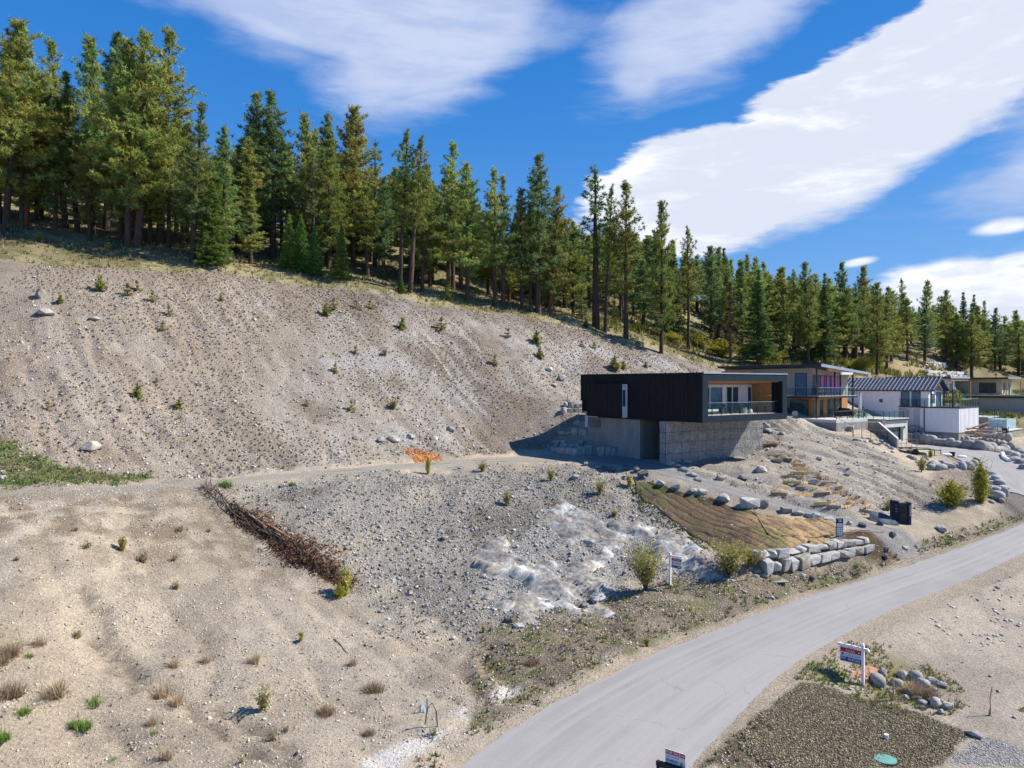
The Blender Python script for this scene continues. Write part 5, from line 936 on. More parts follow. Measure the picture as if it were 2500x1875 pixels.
# barbecues, parasol, clutter
def bbq(q, lb, dark='blackp'):
    t_ = thing('barbecue', q, lb, 'barbecue'); part('cover', t_, lambda b: b.prism([q+Vector((-.75, 0, .12)), q+Vector((.75, 0, .12)), q+Vector((.85, 0, .55)), q+Vector((.45, 0, 1.0)), q+Vector((-.35, 0, 1.08)), q+Vector((-.85, 0, .55))], (0, .65, 0), MAT[dark]))
    for sx_ in (-.6, .55): part('leg', t_, lambda b: b.box(q+Vector((sx_, .1, 0)), (.06, 0, 0), (0, .06, 0), (0, 0, .12), MAT['dark']))
bbq(p2(-.6, 4.2, z2g), 'barbecue under a black cover on the patio'); bbq(p2(2.6, -1.0, z2g), 'dark covered grill standing at the left corner of the beige house')
hh_ = p2(1.6, -1.6, z2g-.35); ds = thing('yard_sign', hh_, 'small cream arched board on the bank left of the patio', 'board'); part('board', ds, lambda b: b.prism([hh_+Vector((-.3, 0, .5)), hh_+Vector((.3, 0, .5)), hh_+Vector((.3, 0, 1.0)), hh_+Vector((.12, 0, 1.15)), hh_+Vector((-.12, 0, 1.15)), hh_+Vector((-.3, 0, 1.0))], (0, .05, 0), MAT['stucco'])); part('post', ds, lambda b: b.box(hh_+Vector((-.04, .05, 0)), (.08, 0, 0), (0, .05, 0), (0, 0, .6), MAT['stakeold']))
q = p2(.6, 9.3, z2g); pa = thing('parasol', q, 'closed white parasol standing on the patio in front of the white barn wall', 'parasol')
part('pole', pa, lambda b: b.tube([q, q+Vector((0, 0, 2.75))], .03, MAT['dark'], 8)); part('canopy', pa, lambda b: b.tube([q+Vector((0, 0, .75)), q+Vector((.02, 0, 1.2)), q+Vector((.05, 0, 2.0)), q+Vector((.1, 0, 2.7))], .17, MAT['cloth'], 9, r2=.07)); part('base', pa, lambda b: b.tube([q, q+Vector((0, 0, .1))], .35, MAT['dark'], 12))
q = p2(.8, 9.7, z2g); be = thing('bench', q, 'small brown bench on the patio against the white barn wall', 'bench'); part('seat', be, lambda b: b.box(q+Vector((-.7, 0, .4)), (1.4, 0, 0), (0, .4, 0), (0, 0, .06), MAT['stakeold']))
for s_ in (-.65, .58): part('leg', be, lambda b: b.box(q+Vector((s_, .05, 0)), (.07, 0, 0), (0, .3, 0), (0, 0, .4), MAT['stakeold']))
for (r_, nm, mt, lb) in [(1.0, 'armchair', 'wicker', 'dark wicker chair at the corner of the upper balcony of the beige house'), (1.9, 'table', 'win', 'blue covered table on the upper balcony of the beige house')]:
    q = p2(.8, r_, z2f); t_ = thing(nm, q, lb, nm); part('top' if nm == 'table' else 'seat', t_, lambda b: pbox(b, p2, .4, 1.1, r_-.35, r_+.35, z2f+.45, z2f+.6, 'winb' if nm == 'table' else 'wicker'))
    for a_ in (.42, 1.02):
        for c_ in (-.33, .27): part('leg', t_, lambda b: pbox(b, p2, a_, a_+.06, r_+c_, r_+c_+.06, z2f+.005, z2f+.45, 'wicker'))
    if nm == 'armchair': part('backrest', t_, lambda b: pbox(b, p2, 1.04, 1.1, r_-.35, r_+.35, z2f+.6, z2f+1.0, 'wicker'))
# ================================================================== white barn house
p3 = fr(C3, L3, R3); H3 = thing('white_house', p3(3, 4, -6.7), 'white panelled barn house with a dark standing seam gable roof and lower deck box', 'house')
part('lower_box', H3, lambda b: pbox(b, p3, .02, 6.43, .02, 6.94, -5.6, -2.80, 'panel')); part('foundation', H3, lambda b: pbox(b, p3, .05, 6.4, .05, 6.9, -7.2, -5.602, 'conc'))
for k in range(9): part('wall_panel', H3, lambda b: pbox(b, p3, .03+k*.715, .03+k*.715+.70, -.03, .018, -5.6, -2.86, 'panel'))
for k in range(15): part('wall_panel', H3, lambda b: pbox(b, p3, -.025, .018, .02+k*.462, .02+k*.462+.40, -5.6, -2.86, 'panel'))
for k in range(15): part('batten', H3, lambda b: pbox(b, p3, -.06, -.0, .425+k*.462, .47+k*.462, -5.58, -2.86, 'white'))
part('deck', H3, lambda b: (pbox(b, p3, -.08, 6.5, -.1, 7.0, -2.80, -2.66, 'dark'),)); part('downpipe', H3, lambda b: pbox(b, p3, 3.6, 3.68, -.12, -.035, -6.6, -2.9, 'dark'))
rl3 = part('railing', H3, lambda b: (pbox(b, p3, -.04, 6.45, -.06, -.03, -1.72, -1.70, 'fascia'), pbox(b, p3, -.06, -.03, -.06, 6.95, -1.72, -1.70, 'fascia')))
for k in range(8): part('post', rl3, lambda b: pbox(b, p3, .05+k*.88, .1+k*.88, -.08, -.04, -2.66, -1.95, 'dark'))
for k in range(8): part('post', rl3, lambda b: pbox(b, p3, -.08, -.04, .1+k*.95, .15+k*.95, -2.66, -1.95, 'dark'))
part('glass_panel', rl3, lambda b: pbox(b, p3, 0, 6.4, -.05, -.035, -2.6, -1.72, 'rail')); part('glass_panel', rl3, lambda b: pbox(b, p3, -.05, -.035, 0, 6.9, -2.6, -1.72, 'rail'))
B3 = p3(3.2, 0, 0); pb = fr(B3, L3, R3); ze, zr = -.68, .72
def f(b):
    pbox(b, pb, .0, 12, .02, 4.6, -5.6, ze-.1, 'panel'); b.prism([pb(2.0, .02, ze-.1), pb(2.0, 4.6, ze-.1), pb(2.0, 2.3, zr-.25)], pb(12, 0, 0)-pb(2.0, 0, 0), MAT['white'])
part('wall', H3, f)
part('gable_truss', H3, lambda b: (b.prism([pb(-.2, .25, ze-.05), pb(-.2, .55, ze-.05), pb(-.2, 2.3, zr-.5), pb(-.2, 4.05, ze-.05), pb(-.2, 4.35, ze-.05), pb(-.2, 2.3, zr-.2)], pb(.12, 0, 0)-pb(0, 0, 0), MAT['white']), b.prism([pb(-.02, .5, ze-.1), pb(-.02, 4.2, ze-.1), pb(-.02, 2.3, zr-.45)], pb(.08, 0, 0)-pb(0, 0, 0), MAT['wood'])))
for k in range(13): part('wall_panel', H3, lambda b: pbox(b, pb, .9+k*.8, .9+k*.8+.785, -.03, .018, -5.6, ze-.12, 'panel'))
rf3 = part('roof', H3, lambda b: (b.prism([pb(-.7, -.35, ze-.2), pb(-.7, -.35, ze-.06), pb(-.7, 2.3, zr+.06), pb(-.7, 4.95, ze-.06), pb(-.7, 4.95, ze-.2), pb(-.7, 2.3, zr-.12)], pb(12.6, 0, 0)-pb(-.7, 0, 0), MAT['roofdark'])))
for k in range(29):
    a_ = -.66+k*.455; s0, s1 = pb(a_, -.37, ze-.055), pb(a_, 2.3, zr+.065)
    part('roof_seam', rf3, lambda b: b.box(s0, L3*.06, s1-s0, Vector((0, 0, .07)), MAT['seam']))
part('fascia', rf3, lambda b: b.prism([pb(-.76, -.37, ze-.24), pb(-.76, -.37, ze-.05), pb(-.76, 2.3, zr+.075), pb(-.76, 4.97, ze-.05), pb(-.76, 4.97, ze-.24), pb(-.76, 2.3, zr-.13)], pb(.05, 0, 0)-pb(0, 0, 0), MAT['roofdark']))
for (a_, c_) in [(-.3, .1), (-2.6, .1), (-.3, 4.5)]: part('column', H3, lambda b: pbox(b, pb, a_, a_+.14, c_, c_+.14, -2.66, ze-.1 if a_ > -1 else -.6, 'dark'))
win2(pb, -.02, .9, 1.8, -2.6, -.95, 'winb', H3, 's'); win2(pb, -.02, 2.1, 3.0, -2.6, -.95, 'winb', H3, 's'); win2(pb, -.0, 1.0, 2.0, -2.2, -1.2, 'wing', H3); win2(pb, -.0, 2.6, 4.0, -2.6, -1.0, 'winb', H3); win2(pb, -.02, 5.2, 5.5, -2.2, -1.9, 'winb', H3, 's')
# ================================================================== houses farther along the street
def flat_house(name, label, C, L, R, l, r, z0, z1, wall, roofm='dark', over=.7, wins=(), swins=(), bal=None, trim=None):
    p = fr(C, L, R); t_ = thing(name, p(l/2, r/2, z0), label, 'house'); part('wall', t_, lambda b: pbox(b, p, 0, l, 0, r, z0-1.5, z1, wall))
    rf_ = part('roof', t_, lambda b: pbox(b, p, -over, l+over, -over, r+over, z1+.002, z1+.28, roofm))
    part('fascia', rf_, lambda b: pbox(b, p, -over-.04, -over, -over, r+over, z1+.05, z1+.3, 'fascia'))
    if trim: part('trim', t_, lambda b: pbox(b, p, -over+.1, -over+.25, -over+.3, r+over-.2, z1-.28, z1, trim))
    for w in wins: win2(p, 0, *w, t_)
    for w in swins: win2(p, 0, *w, t_, 's')
    if bal:
        zb, d, r0, r1 = bal; bb = part('balcony', t_, lambda b: (pbox(b, p, -d, -.001, r0, r1, zb-.2, zb, 'dark'), pbox(b, p, -d-.03, -.001, r0, r1, zb+.002, zb+.03, 'white')))
        for k in range(9): part('post', bb, lambda b: pbox(b, p, -d-.06, -d-.03, r0+(r1-r0)*k/8-.02, r0+(r1-r0)*k/8+.03, zb-.1, zb+.95, 'dark'))
        part('glass_panel', bb, lambda b: pbox(b, p, -d-.02, -d-.005, r0, r1, zb+.05, zb+.95, 'rail'))
        for k in (0, 1): part('column', t_, lambda b: pbox(b, p, -d+.1, -d+.25, r0+(r1-r0-.2)*k, r0+(r1-r0-.2)*k+.15, z0-1, z1-.3, 'rust'))
    return t_
flat_house('modern_house', 'white panelled house with brown roof trim and balcony showing behind the barn gable', P(2301, 970, 104)*1.0-Vector((0, 0, P(2301, 970, 104).z)), L3, R3, 9, 5.2, -5, .75, 'panel', 'roofdark', 1.5,
           wins=[(.8, 1.9, -2.0, .0, 'winb'), (3.0, 3.6, -1.9, .0, 'winb')], swins=[(.6, 1.6, -2, 0, 'winb'), (2.3, 3.4, -2, 0, 'win')], bal=(-2.2, 1.9, -1.5, 6.2), trim='rust')
c5 = P(2447, 940, 132); flat_house('cream_house', 'cream flat roofed house highest on the right edge, dark overhanging roof and balcony', Vector((c5.x, c5.y, 0)), L3, R3, 11, 5.5, -4, .9, M('cream_stucco', (.56, .47, .34), .9, .06, 3, .1), 'dark', 1.2,
           wins=[(.6, 1.5, -1.7, .2, 'wing'), (2.2, 3.0, -1.1, .1, 'winb'), (3.9, 4.7, -1.7, .1, 'wing')], swins=[(1.0, 3.6, -1.6, .2, 'win')], bal=(-1.9, 1.5, -3, 6.5))
c6 = P(2560, 1000, 104); flat_house('grey_house', 'pale grey rendered house with one wide dark window at the right edge', Vector((c6.x, c6.y, 0)), L3, R3, 13, 8, -6.5, -2.05, 'stucco', 'dark', .4, swins=[(9.0, 11.4, -5.0, -3.5, 'win')])
c7 = P(2560, 1030, 100); flat_house('grey_annex', 'low grey annex with glass front below the wide dark window at right edge', Vector((c7.x, c7.y, 0)), L3, R3, 12, 6, -8, -5.6, 'stucco', 'conc', .3, swins=[(7.5, 9.6, -7.6, -5.9, 'win')])
c8 = P(2460, 973, 118); flat_house('cream_annex', 'small cream annex roof between the two upper houses at right', Vector((c8.x, c8.y, 0)), L3, R3, 7, 3, -5, -2.4, MAT.get('concl'), 'rust', .3)
# pool terrace
c9 = P(2461, 1060, 92); p9 = fr(Vector((c9.x, c9.y, 0)), L3, R3); PL = thing('pool_terrace', p9(3, 2, -6.5), 'raised concrete pool terrace with a glass pool wall and turquoise water', 'pool')
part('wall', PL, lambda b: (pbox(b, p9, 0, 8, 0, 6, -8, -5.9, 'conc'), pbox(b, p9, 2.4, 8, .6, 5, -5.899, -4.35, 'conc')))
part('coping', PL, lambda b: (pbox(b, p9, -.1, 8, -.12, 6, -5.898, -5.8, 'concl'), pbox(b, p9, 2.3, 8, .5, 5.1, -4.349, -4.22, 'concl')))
part('pool_glass', PL, lambda b: pbox(b, p9, .3, 2.39, .7, 4.8, -5.79, -4.5, 'poolw')); fence('pool_railing', 'glass railing along the pool terrace coping', [p9(7.9, .6, -4.22), p9(2.4, .6, -4.22), p9(.4, .7, -4.45)], 1.0, 7, 'railing', True)
# lumber and trailers
def beam(b, a, c_, w, h, mat):
    a = Vector(a); c_ = Vector(c_); d = c_-a; s = d.cross(Vector((0, 0, 1))).normalized()*w; b.box(a, d, s, Vector((0, 0, h)), MAT[mat] if isinstance(mat, str) else mat)
lp = thing('lumber_pile', P(2405, 1066, 83), 'messy pile of grey timber beams and boards behind the boulder wall', 'lumber pile')
q0 = P(2402, 1066, 84)
for k in range(12): part('beam', lp, lambda b: beam(b, q0+Vector((random.uniform(-2.2, -.6), random.uniform(-.6, .8), .1+k*.07)), q0+Vector((random.uniform(.8, 2.4), random.uniform(-.6, 1.2), .25+k*.12*random.uniform(.3, 1.2))), .16, .14, 'stakeold' if k % 3 else 'concl'))
q0 = G(2445, 1066); ibc = thing('crate', q0, 'white and black framed tank crate next to the timber pile', 'crate'); part('tank', ibc, lambda b: b.box(q0+Vector((-.5, 0, .1)), (.55, 0, 0), (0, .8, 0), (0, 0, .95), MAT['white'])); part('tank', ibc, lambda b: b.box(q0+Vector((.2, 0, .1)), (.6, 0, 0), (0, .8, 0), (0, 0, .95), MAT['blackp']))
for s_ in (-.55, .1, .85): part('post', ibc, lambda b: b.box(q0+Vector((s_, -.05, 0)), (.05, 0, 0), (0, .05, 0), (0, 0, 1.2), MAT['dark']))
q0 = G(2246, 1112); tl_ = thing('flatbed_trailer', q0, 'small empty flatbed trailer parked on the neighbour driveway', 'trailer')
part('frame', tl_, lambda b: (beam(b, q0+Vector((-1.5, .3, .55)), q0+Vector((1.2, -.1, .5)), .08, .08, 'dark'), beam(b, q0+Vector((-1.3, 1.5, .6)), q0+Vector((1.4, 1.1, .55)), .08, .08, 'dark'), beam(b, q0+Vector((-1.4, .4, .55)), q0+Vector((-1.2, 1.5, .55)), .08, .08, 'dark'), beam(b, q0+Vector((1.15, -.1, .5)), q0+Vector((1.4, 1.1, .5)), .08, .08, 'dark')))
part('deck', tl_, lambda b: b.add([q0+Vector((-1.4, .4, .5)), q0+Vector((1.15, .0, .46)), q0+Vector((1.35, 1.1, .5)), q0+Vector((-1.2, 1.5, .55))], [(0, 1, 2, 3), (3, 2, 1, 0)], MAT['concl']))
for (dx, dy) in ((-.35, .1), (-.15, 1.45)): part('wheel', tl_, lambda b: b.tube([q0+Vector((dx, dy-.1, .28)), q0+Vector((dx, dy+.1, .28))], .28, MAT['blackp'], 14))
part('drawbar', tl_, lambda b: (beam(b, q0+Vector((1.2, .4, .48)), q0+Vector((2.1, .2, .42)), .08, .08, 'dark'), b.tube([q0+Vector((1.3, -.1, 0)), q0+Vector((1.3, -.1, .5))], .04, MAT['dark'], 6), b.tube([q0+Vector((2.1, .25, 0)), q0+Vector((2.1, .25, .6))], .04, MAT['seam'], 6)))
q0 = G(2210, 1098); rk_ = thing('metal_rack', q0, 'upright galvanised rack frame standing left of the trailer', 'rack')
for k in range(5): part('post', rk_, lambda b: b.tube([q0+Vector((-.9+k*.5, 0, 0)), q0+Vector((-.85+k*.5, 0, 1.0+.12*(k > 1)))], .022, MAT['seam'], 5))
for k in range(3): part('rail', rk_, lambda b: b.tube([q0+Vector((-.9, 0, .25+k*.35)), q0+Vector((1.1, 0, .27+k*.38))], .018, MAT['seam'], 5))
q0 = G(2220, 1078); wb1 = thing('barrel', q0, 'beige plastic barrel standing right of the garage door', 'barrel'); part('body', wb1, lambda b: b.tube([q0, q0+Vector((0, 0, .1)), q0+Vector((0, 0, .8)), q0+Vector((0, 0, .9))], .38, MAT['stakeold'], 12)); part('lid', wb1, lambda b: b.tube([q0+Vector((0, 0, .9)), q0+Vector((0, 0, .95))], .3, MAT['seam'], 12))
q0 = G(2325, 1116); pt = thing('bucket', q0, 'black bucket between two white sandbags at the driveway pull-out', 'bucket'); part('body', pt, lambda b: b.tube([q0, q0+Vector((0, 0, .5))], .2, MAT['blackp'], 12, r2=.26))
for (px, py, w, lb) in [(2309, 1113, 1.0, 'white sandbag left of the black bucket'), (2348, 1118, .8, 'white sandbag right of the black bucket')]:
    q = G(px, py); o = link('sandbag', RK['round'][0].copy(), None, lb, 'sandbag', loc=q+Vector((0, 0, .1))); o.data.materials.clear(); o.data.materials.append(MAT['cloth']); o.scale = (w, .45, .3)
qa, qb, qc = G(2447, 1112), G(2451, 1122), G(2464, 1130)
pw = thing('pipe_wrap', qb, 'bent white wrapped pipe lying at the foot of the driveway boulders', 'pipe'); part('pipe', pw, lambda b: b.tube([qa+Vector((.4, 0, .25)), qa+Vector((0, 0, .2)), qb+Vector((0, 0, .18)), qc+Vector((0, 0, .16))], .2, MAT['cloth'], 9))
q0 = G(2263, 1084); bk_ = thing('tyre', q0, 'black tyre leaning on the boulders by the garage', 'tyre'); part('tread', bk_, lambda b: b.tube([q0+Vector((0, -.12, .35)), q0+Vector((0, .12, .35))], .38, MAT['blackp'], 16))
# upper garden walls behind the houses
for (x0, y0, x1, y1, h, lb) in [(2265, 919, 2360, 922, 1.6, 'long pale stone terrace wall on the hill behind the barn house'), (2258, 893, 2308, 897, 1.4, 'upper short pale stone terrace wall among the hillside pines'), (2352, 944, 2400, 948, 1.3, 'pale stone wall left of the cream flat roofed house')]:
    a_, b_ = G(x0, y0), G(x1, y1); t_ = thing('terrace_wall', a_.lerp(b_, .5), lb, 'retaining wall'); wall_run(t_, a_, b_, h*.35, h*.35, 12, ['rockw', 'rockb'], 1.0, -.1); wall_run(t_, a_+Vector((0, .5, 0)), b_+Vector((0, .5, 0)), h*.3, h*.3, 14, ['rockw', 'rockb'], 1.0, h*.3)
for i, (px, py, w) in enumerate([(2374, 962, 14), (2380, 975, 18), (2390, 968, 14), (2396, 982, 16), (2406, 954, 12), (2386, 992, 20), (2378, 948, 12)]):
    p = G(px, py); s = mpx(p, 1); rock(p, (w*s, w*s*.8, w*s*.8), 'rockw', label=f'pale boulder, {ordn[i]} of those tumbling down between the barn and the cream house', group='boulders tumbling down between the barn and the cream house')
# ================================================================== planks on the slope
planks = [(1871, 1115, 1927, 1115, 'f'), (1938, 1128, 1953, 1128, 'f'), (1909, 1124, 1932, 1125, 'o'), (1934, 1138, 1966, 1138, 'f'), (1935, 1147, 1972, 1148, 'f'), (1928, 1157, 1972, 1158, 'f'), (1974, 1158, 2002, 1160, 'o'), (1905, 1166, 1948, 1167, 'o'), (1950, 1166, 1962, 1167, 'f'), (1985, 1170, 2005, 1169, 'r'), (2010, 1170, 2022, 1172, 'o'),
          (1910, 1179, 1955, 1181, 'f'), (1962, 1182, 1975, 1182, 'f'), (2003, 1183, 2042, 1182, 'f'), (1887, 1191, 1927, 1194, 'f'), (1940, 1194, 1965, 1195, 'o'), (1984, 1195, 2026, 1195, 'f'), (2038, 1194, 2056, 1192, 'f'), (1938, 1213, 1978, 1210, 'f'), (1985, 1210, 2025, 1207, 'r'), (1880, 1208, 1920, 1210, 'o'), (2030, 1206, 2070, 1203, 'o'),
          (1985, 1233, 2023, 1231, 'f'), (2028, 1228, 2070, 1218, 'f'), (2070, 1221, 2094, 1213, 'r'), (2016, 1239, 2052, 1241, 'r'), (2064, 1231, 2076, 1231, 'f'), (2062, 1241, 2076, 1239, 'f'), (2084, 1235, 2112, 1225, 'r'), (2113, 1242, 2124, 1235, 'f'), (2096, 1248, 2145, 1258, 'o')]
for i, (x0, y0, x1, y1, k) in enumerate(planks):
    a_, b_ = G(x0, y0), G(x1, y1); mt = {'f': 'stake', 'o': 'stakeold', 'r': 'stakeold'}[k]; m0 = a_.lerp(b_, .5); nm = {'f': 'fresh yellow', 'o': 'weathered brown', 'r': 'reddish brown'}[k]
    side = ('left' if (x0+x1)/2 < 1950 else 'right' if (x0+x1)/2 > 2030 else 'middle')
    t_ = thing('plank', m0, f'{nm} erosion plank, {ordn[i]} counted from the top of the ladder of planks', 'plank', 'erosion planks pegged across the slope')
    part('board', t_, lambda b: beam(b, a_+Vector((0, -.1, -.03)), b_+Vector((0, -.1, -.03)), -.04, .24, mt))
    n_ = max(2, int((b_-a_).length/.6))
    for j in range(n_): q = a_.lerp(b_, (j+.5)/n_); part('peg', t_, lambda b: b.box(q+Vector((-.025, -.2, -.1)), (.05, 0, 0), (0, .05, 0), (0, 0, .28), MAT[mt]))
t_ = thing('lumber_pile', G(1870, 1090), 'flat stack of pale boards at the right end of the gabion wall', 'lumber pile'); a_, b_ = G(1864, 1088), G(1922, 1085)
for k in range(5): part('board', t_, lambda b: beam(b, a_+Vector((random.uniform(-.1, .2), .25*k-.4, .05+.06*(k % 2))), b_+Vector((random.uniform(-1.2, -.1), .25*k-.4, .05+.06*(k % 3))), .2, .07, 'stake' if k % 2 else 'rust'))
t_ = thing('timber_post', G(1710, 1102), 'long grey timber lying against the shaded foot of the gabion wall', 'timber'); a_, b_ = G(1694, 1104), G(1732, 1101); part('beam', t_, lambda b: beam(b, a_+Vector((0, 0, .1)), b_+Vector((0, 0, .1)), .25, .25, 'conc'))
# ================================================================== erosion matting
mpoly = [(1550, 1172), (1610, 1186), (1675, 1204), (1740, 1212), (1800, 1236), (1856, 1250), (1930, 1262), (2030, 1270), (2045, 1300), (2010, 1322), (1965, 1330), (1905, 1345), (1862, 1354), (1800, 1352), (1760, 1345), (1728, 1324), (1692, 1305), (1660, 1282), (1620, 1258), (1580, 1232), (1558, 1205)]
mw = poly_w(mpoly); x0, y0 = mw.min(0); x1, y1 = mw.max(0); gx2, gy2 = np.meshgrid(np.arange(x0-.3, x1+.3, .07), np.arange(y0-.3, y1+.3, .07))
dm = polyd(gx2, gy2, mw)+(fbm(gx2*.9, gy2*.9, 91)-.5)*.5; sa, sb2 = G(1590, 1205), G(1850, 1318); sd = np.array([sb2.x-sa.x, sb2.y-sa.y]); sd /= np.linalg.norm(sd)
along = -gx2*sd[1]+gy2*sd[0]+(fbm(gx2*.3, gy2*.3, 92, 3)-.5)*1.1; ph = along/.72; wv_ = fbm(gx2*.9, gy2*.9, 97)*.3; fold = np.abs(ph+wv_-np.round(ph+wv_)); fm = (1-sst(.015, .07, fold))
hm = (fbm(gx2*1.0, gy2*1.0, 93)-.5)*.10+.02*sst(0, .3, fold)-.05*fm+(fbm(gx2*5, gy2*5, 98)-.5)*.04
zm = H(gx2, gy2)+.06+np.where(dm < 0, hm, -.12); e1 = sst(.38, .62, fbm(gx2*.45, gy2*.5, 94, 5)+.02*(gx2-18)/6); cm = lerp(np.ones(gx2.shape+(3,))*np.array((.115, .080, .050)), (.35, .235, .125), e1*sst(13, 18.5, gx2)*1.0); cm = lerp(cm, (.07, .05, .032), sst(.5, .68, fbm(gx2*.8, gy2*.8, 99, 4))*.6); cm = lerp(cm, (.10, .12, .035), sst(.56, .7, fbm(gx2*.5+7, gy2*.5, 95))*.6)
cm = lerp(cm, (.02, .015, .012), fm*.95*sst(.22, .42, fbm(gx2*.5, gy2*.5, 96))); ids = np.arange(gx2.size).reshape(gx2.shape); Qm = np.stack([ids[:-1, :-1], ids[:-1, 1:], ids[1:, 1:], ids[1:, :-1]], -1).reshape(-1, 4); keep = (dm.ravel()[Qm] < .1).all(1)
MAT['burlap'] = attr_mat('burlap', .95, .3, 7); mo = mw.mean(0); mo3 = np.array([mo[0], mo[1], hz(*mo)])
link('erosion_mat', trimesh('erosion_mat', np.stack([gx2, gy2, zm], -1).reshape(-1, 3)-mo3, Qm[keep], MAT['burlap'], cm.reshape(-1, 3), True), None, 'brown jute erosion matting in wavy strips over the bank above the boulder wall', 'erosion mat', loc=mo3)
x, y = sample(8, 22, 38, 56, 9000, lambda x, y: 1-sst(.1, .5, np.abs(polyd(x, y, poly_w([(1550, 1185), (1575, 1235), (1620, 1262), (1670, 1292), (1720, 1322), (1715, 1332), (1640, 1290), (1570, 1245), (1545, 1200)]))-.05)))
put_tufts('mat_edge_grass', x, y, np.random.uniform(.08, .22, len(x)), np.full(len(x), .035), 5, palette(len(x), [(.08, .13, .025), (.10, .12, .03), (.14, .13, .05)]), 'green moss and grass edging the lower left side of the matting')
hs = [G(a, b_)+Vector((0, 0, .16)) for a, b_ in [(1836, 1246), (1848, 1262), (1860, 1285), (1873, 1305), (1888, 1318), (1900, 1322)]]
hb = MB(); hb.tube(hs, .035, MAT['stakeold'], 5); hb.build('hose', None, 'brown irrigation hose running down the seam of the matting', 'hose')
hb = MB(); hb.tube([G(a, b_)+Vector((0, 0, .15)) for a, b_ in [(1890, 1322), (1905, 1312), (1940, 1312), (1985, 1318), (2040, 1308), (2080, 1305), (2100, 1300), (2125, 1302), (2160, 1303)]], .03, MAT['stakeold'], 5); hb.build('hose', None, 'pale irrigation line crossing the soil above the boulder wall', 'hose')
# ================================================================== entrance pillar, sign boards
q0 = G(2201, 1279); pp = fr(Vector((q0.x-.55, q0.y, 0)), Vector((0, 1, 0)), Vector((1, -.12, 0)).normalized()); zg_ = q0.z-.1
pil = thing('entrance_pillar', q0, 'dark gabion entrance pillar between two black steel slabs beside the gravel driveway', 'pillar')
part('steel_slab', pil, lambda b: pbox(b, pp, -.05, .5, 0, .32, zg_, zg_+1.68, 'frame')); part('steel_slab', pil, lambda b: pbox(b, pp, -.05, .5, .96, 1.14, zg_, zg_+1.6, 'dark'))
part('gabion_core', pil, lambda b: pbox(b, pp, .08, .45, .34, .94, zg_, zg_+1.55, 'rockd')); pts = np.array([tuple(pp(random.uniform(.0, .12), random.uniform(.36, .92), zg_+.05+1.5*random.random())) for _ in range(420)])
v, T, tn = stones(pts, np.random.uniform(.03, .055, len(pts)), palette(len(pts), [(.10, .095, .085), (.15, .14, .12), (.07, .065, .06)]), cube=False); link('gabion_stones', trimesh('gabion_stones', v-np.array(ORG[pil.name]), T, MAT['stones'], tn), pil, kind='stuff')
part('lettering', pil, lambda b: [pbox(b, pp, -.062, -.052, 1.03, 1.08, zg_+.68+k*.075, zg_+.68+k*.075+.055, 'textw') for k in range(10)]); part('mail_slot', pil, lambda b: [pbox(b, pp, -.062, -.052, .08, .24, zg_+z_, zg_+z_+.02, 'fascia') for z_ in (1.38, 1.2, 1.08, .95)])
q = G(2152, 1272); sl_ = thing('shade_tinted_slab', q, 'big leaning rock slab tinted dark with shade, left of the entrance pillar', 'boulder'); part('slab', sl_, lambda b: b.prism([q+Vector(a) for a in ((-.9, -.25, -.15), (.2, -.75, -.3), (.85, -.7, -.2), (.75, .1, .12), (.2, .3, .35), (-.65, .3, .42))], (0, .1, .16), MAT['slabshade']))  # dark blue of the slab has the pillar's shadow mixed into its colour
def text(parent, s, o_, xd, size, mat, w=None, align='LEFT', off=.004, bold=0.):
    """flat lettering on a plane: o_ lower left corner, xd reading direction; upright"""
    cu = bpy.data.curves.new('text', 'FONT'); cu.body = s; cu.size = 1.0; cu.align_x = align; cu.offset = bold; cu.resolution_u = 3
    tmp = bpy.data.objects.new('tmp', cu); COL.objects.link(tmp); bpy.context.view_layer.update(); me = bpy.data.meshes.new_from_object(tmp.evaluated_get(bpy.context.evaluated_depsgraph_get())); bpy.data.objects.remove(tmp)
    xs = [v.co.x for v in me.vertices]; wid = max(xs)-min(xs); sx_ = (w/wid) if w else size; xd = Vector(xd).normalized(); nrm = xd.cross(Vector((0, 0, 1)))
    o_ = Vector(o_)+nrm*off-ORG[parent.name]
    for v in me.vertices: v.co = o_+xd*(v.co.x*sx_)+Vector((0, 0, 1))*(v.co.y*size)
    me.materials.clear(); me.materials.append(MAT[mat]); me.name = 'lettering'; o = link('lettering', me, parent); ORG[o.name] = ORG[parent.name]; return o
def rects(parent, name, o_, xd, items, off=.003):
    """flat printed rectangles / polygons on a sign: items (x0, z0, x1, z1, mat) or (pts, mat)"""
    xd = Vector(xd).normalized(); nrm = xd.cross(Vector((0, 0, 1)))
    def f(b):
        for it in items:
            pts, m_ = (it if len(it) == 2 else ([(it[0], it[1]), (it[2], it[1]), (it[2], it[3]), (it[0], it[3])], it[4])); b.add([Vector(o_)+nrm*off+xd*a+Vector((0, 0, c_)) for a, c_ in pts], [tuple(range(len(pts)))], MAT[m_])
    return part(name, parent, f, kind='stuff')
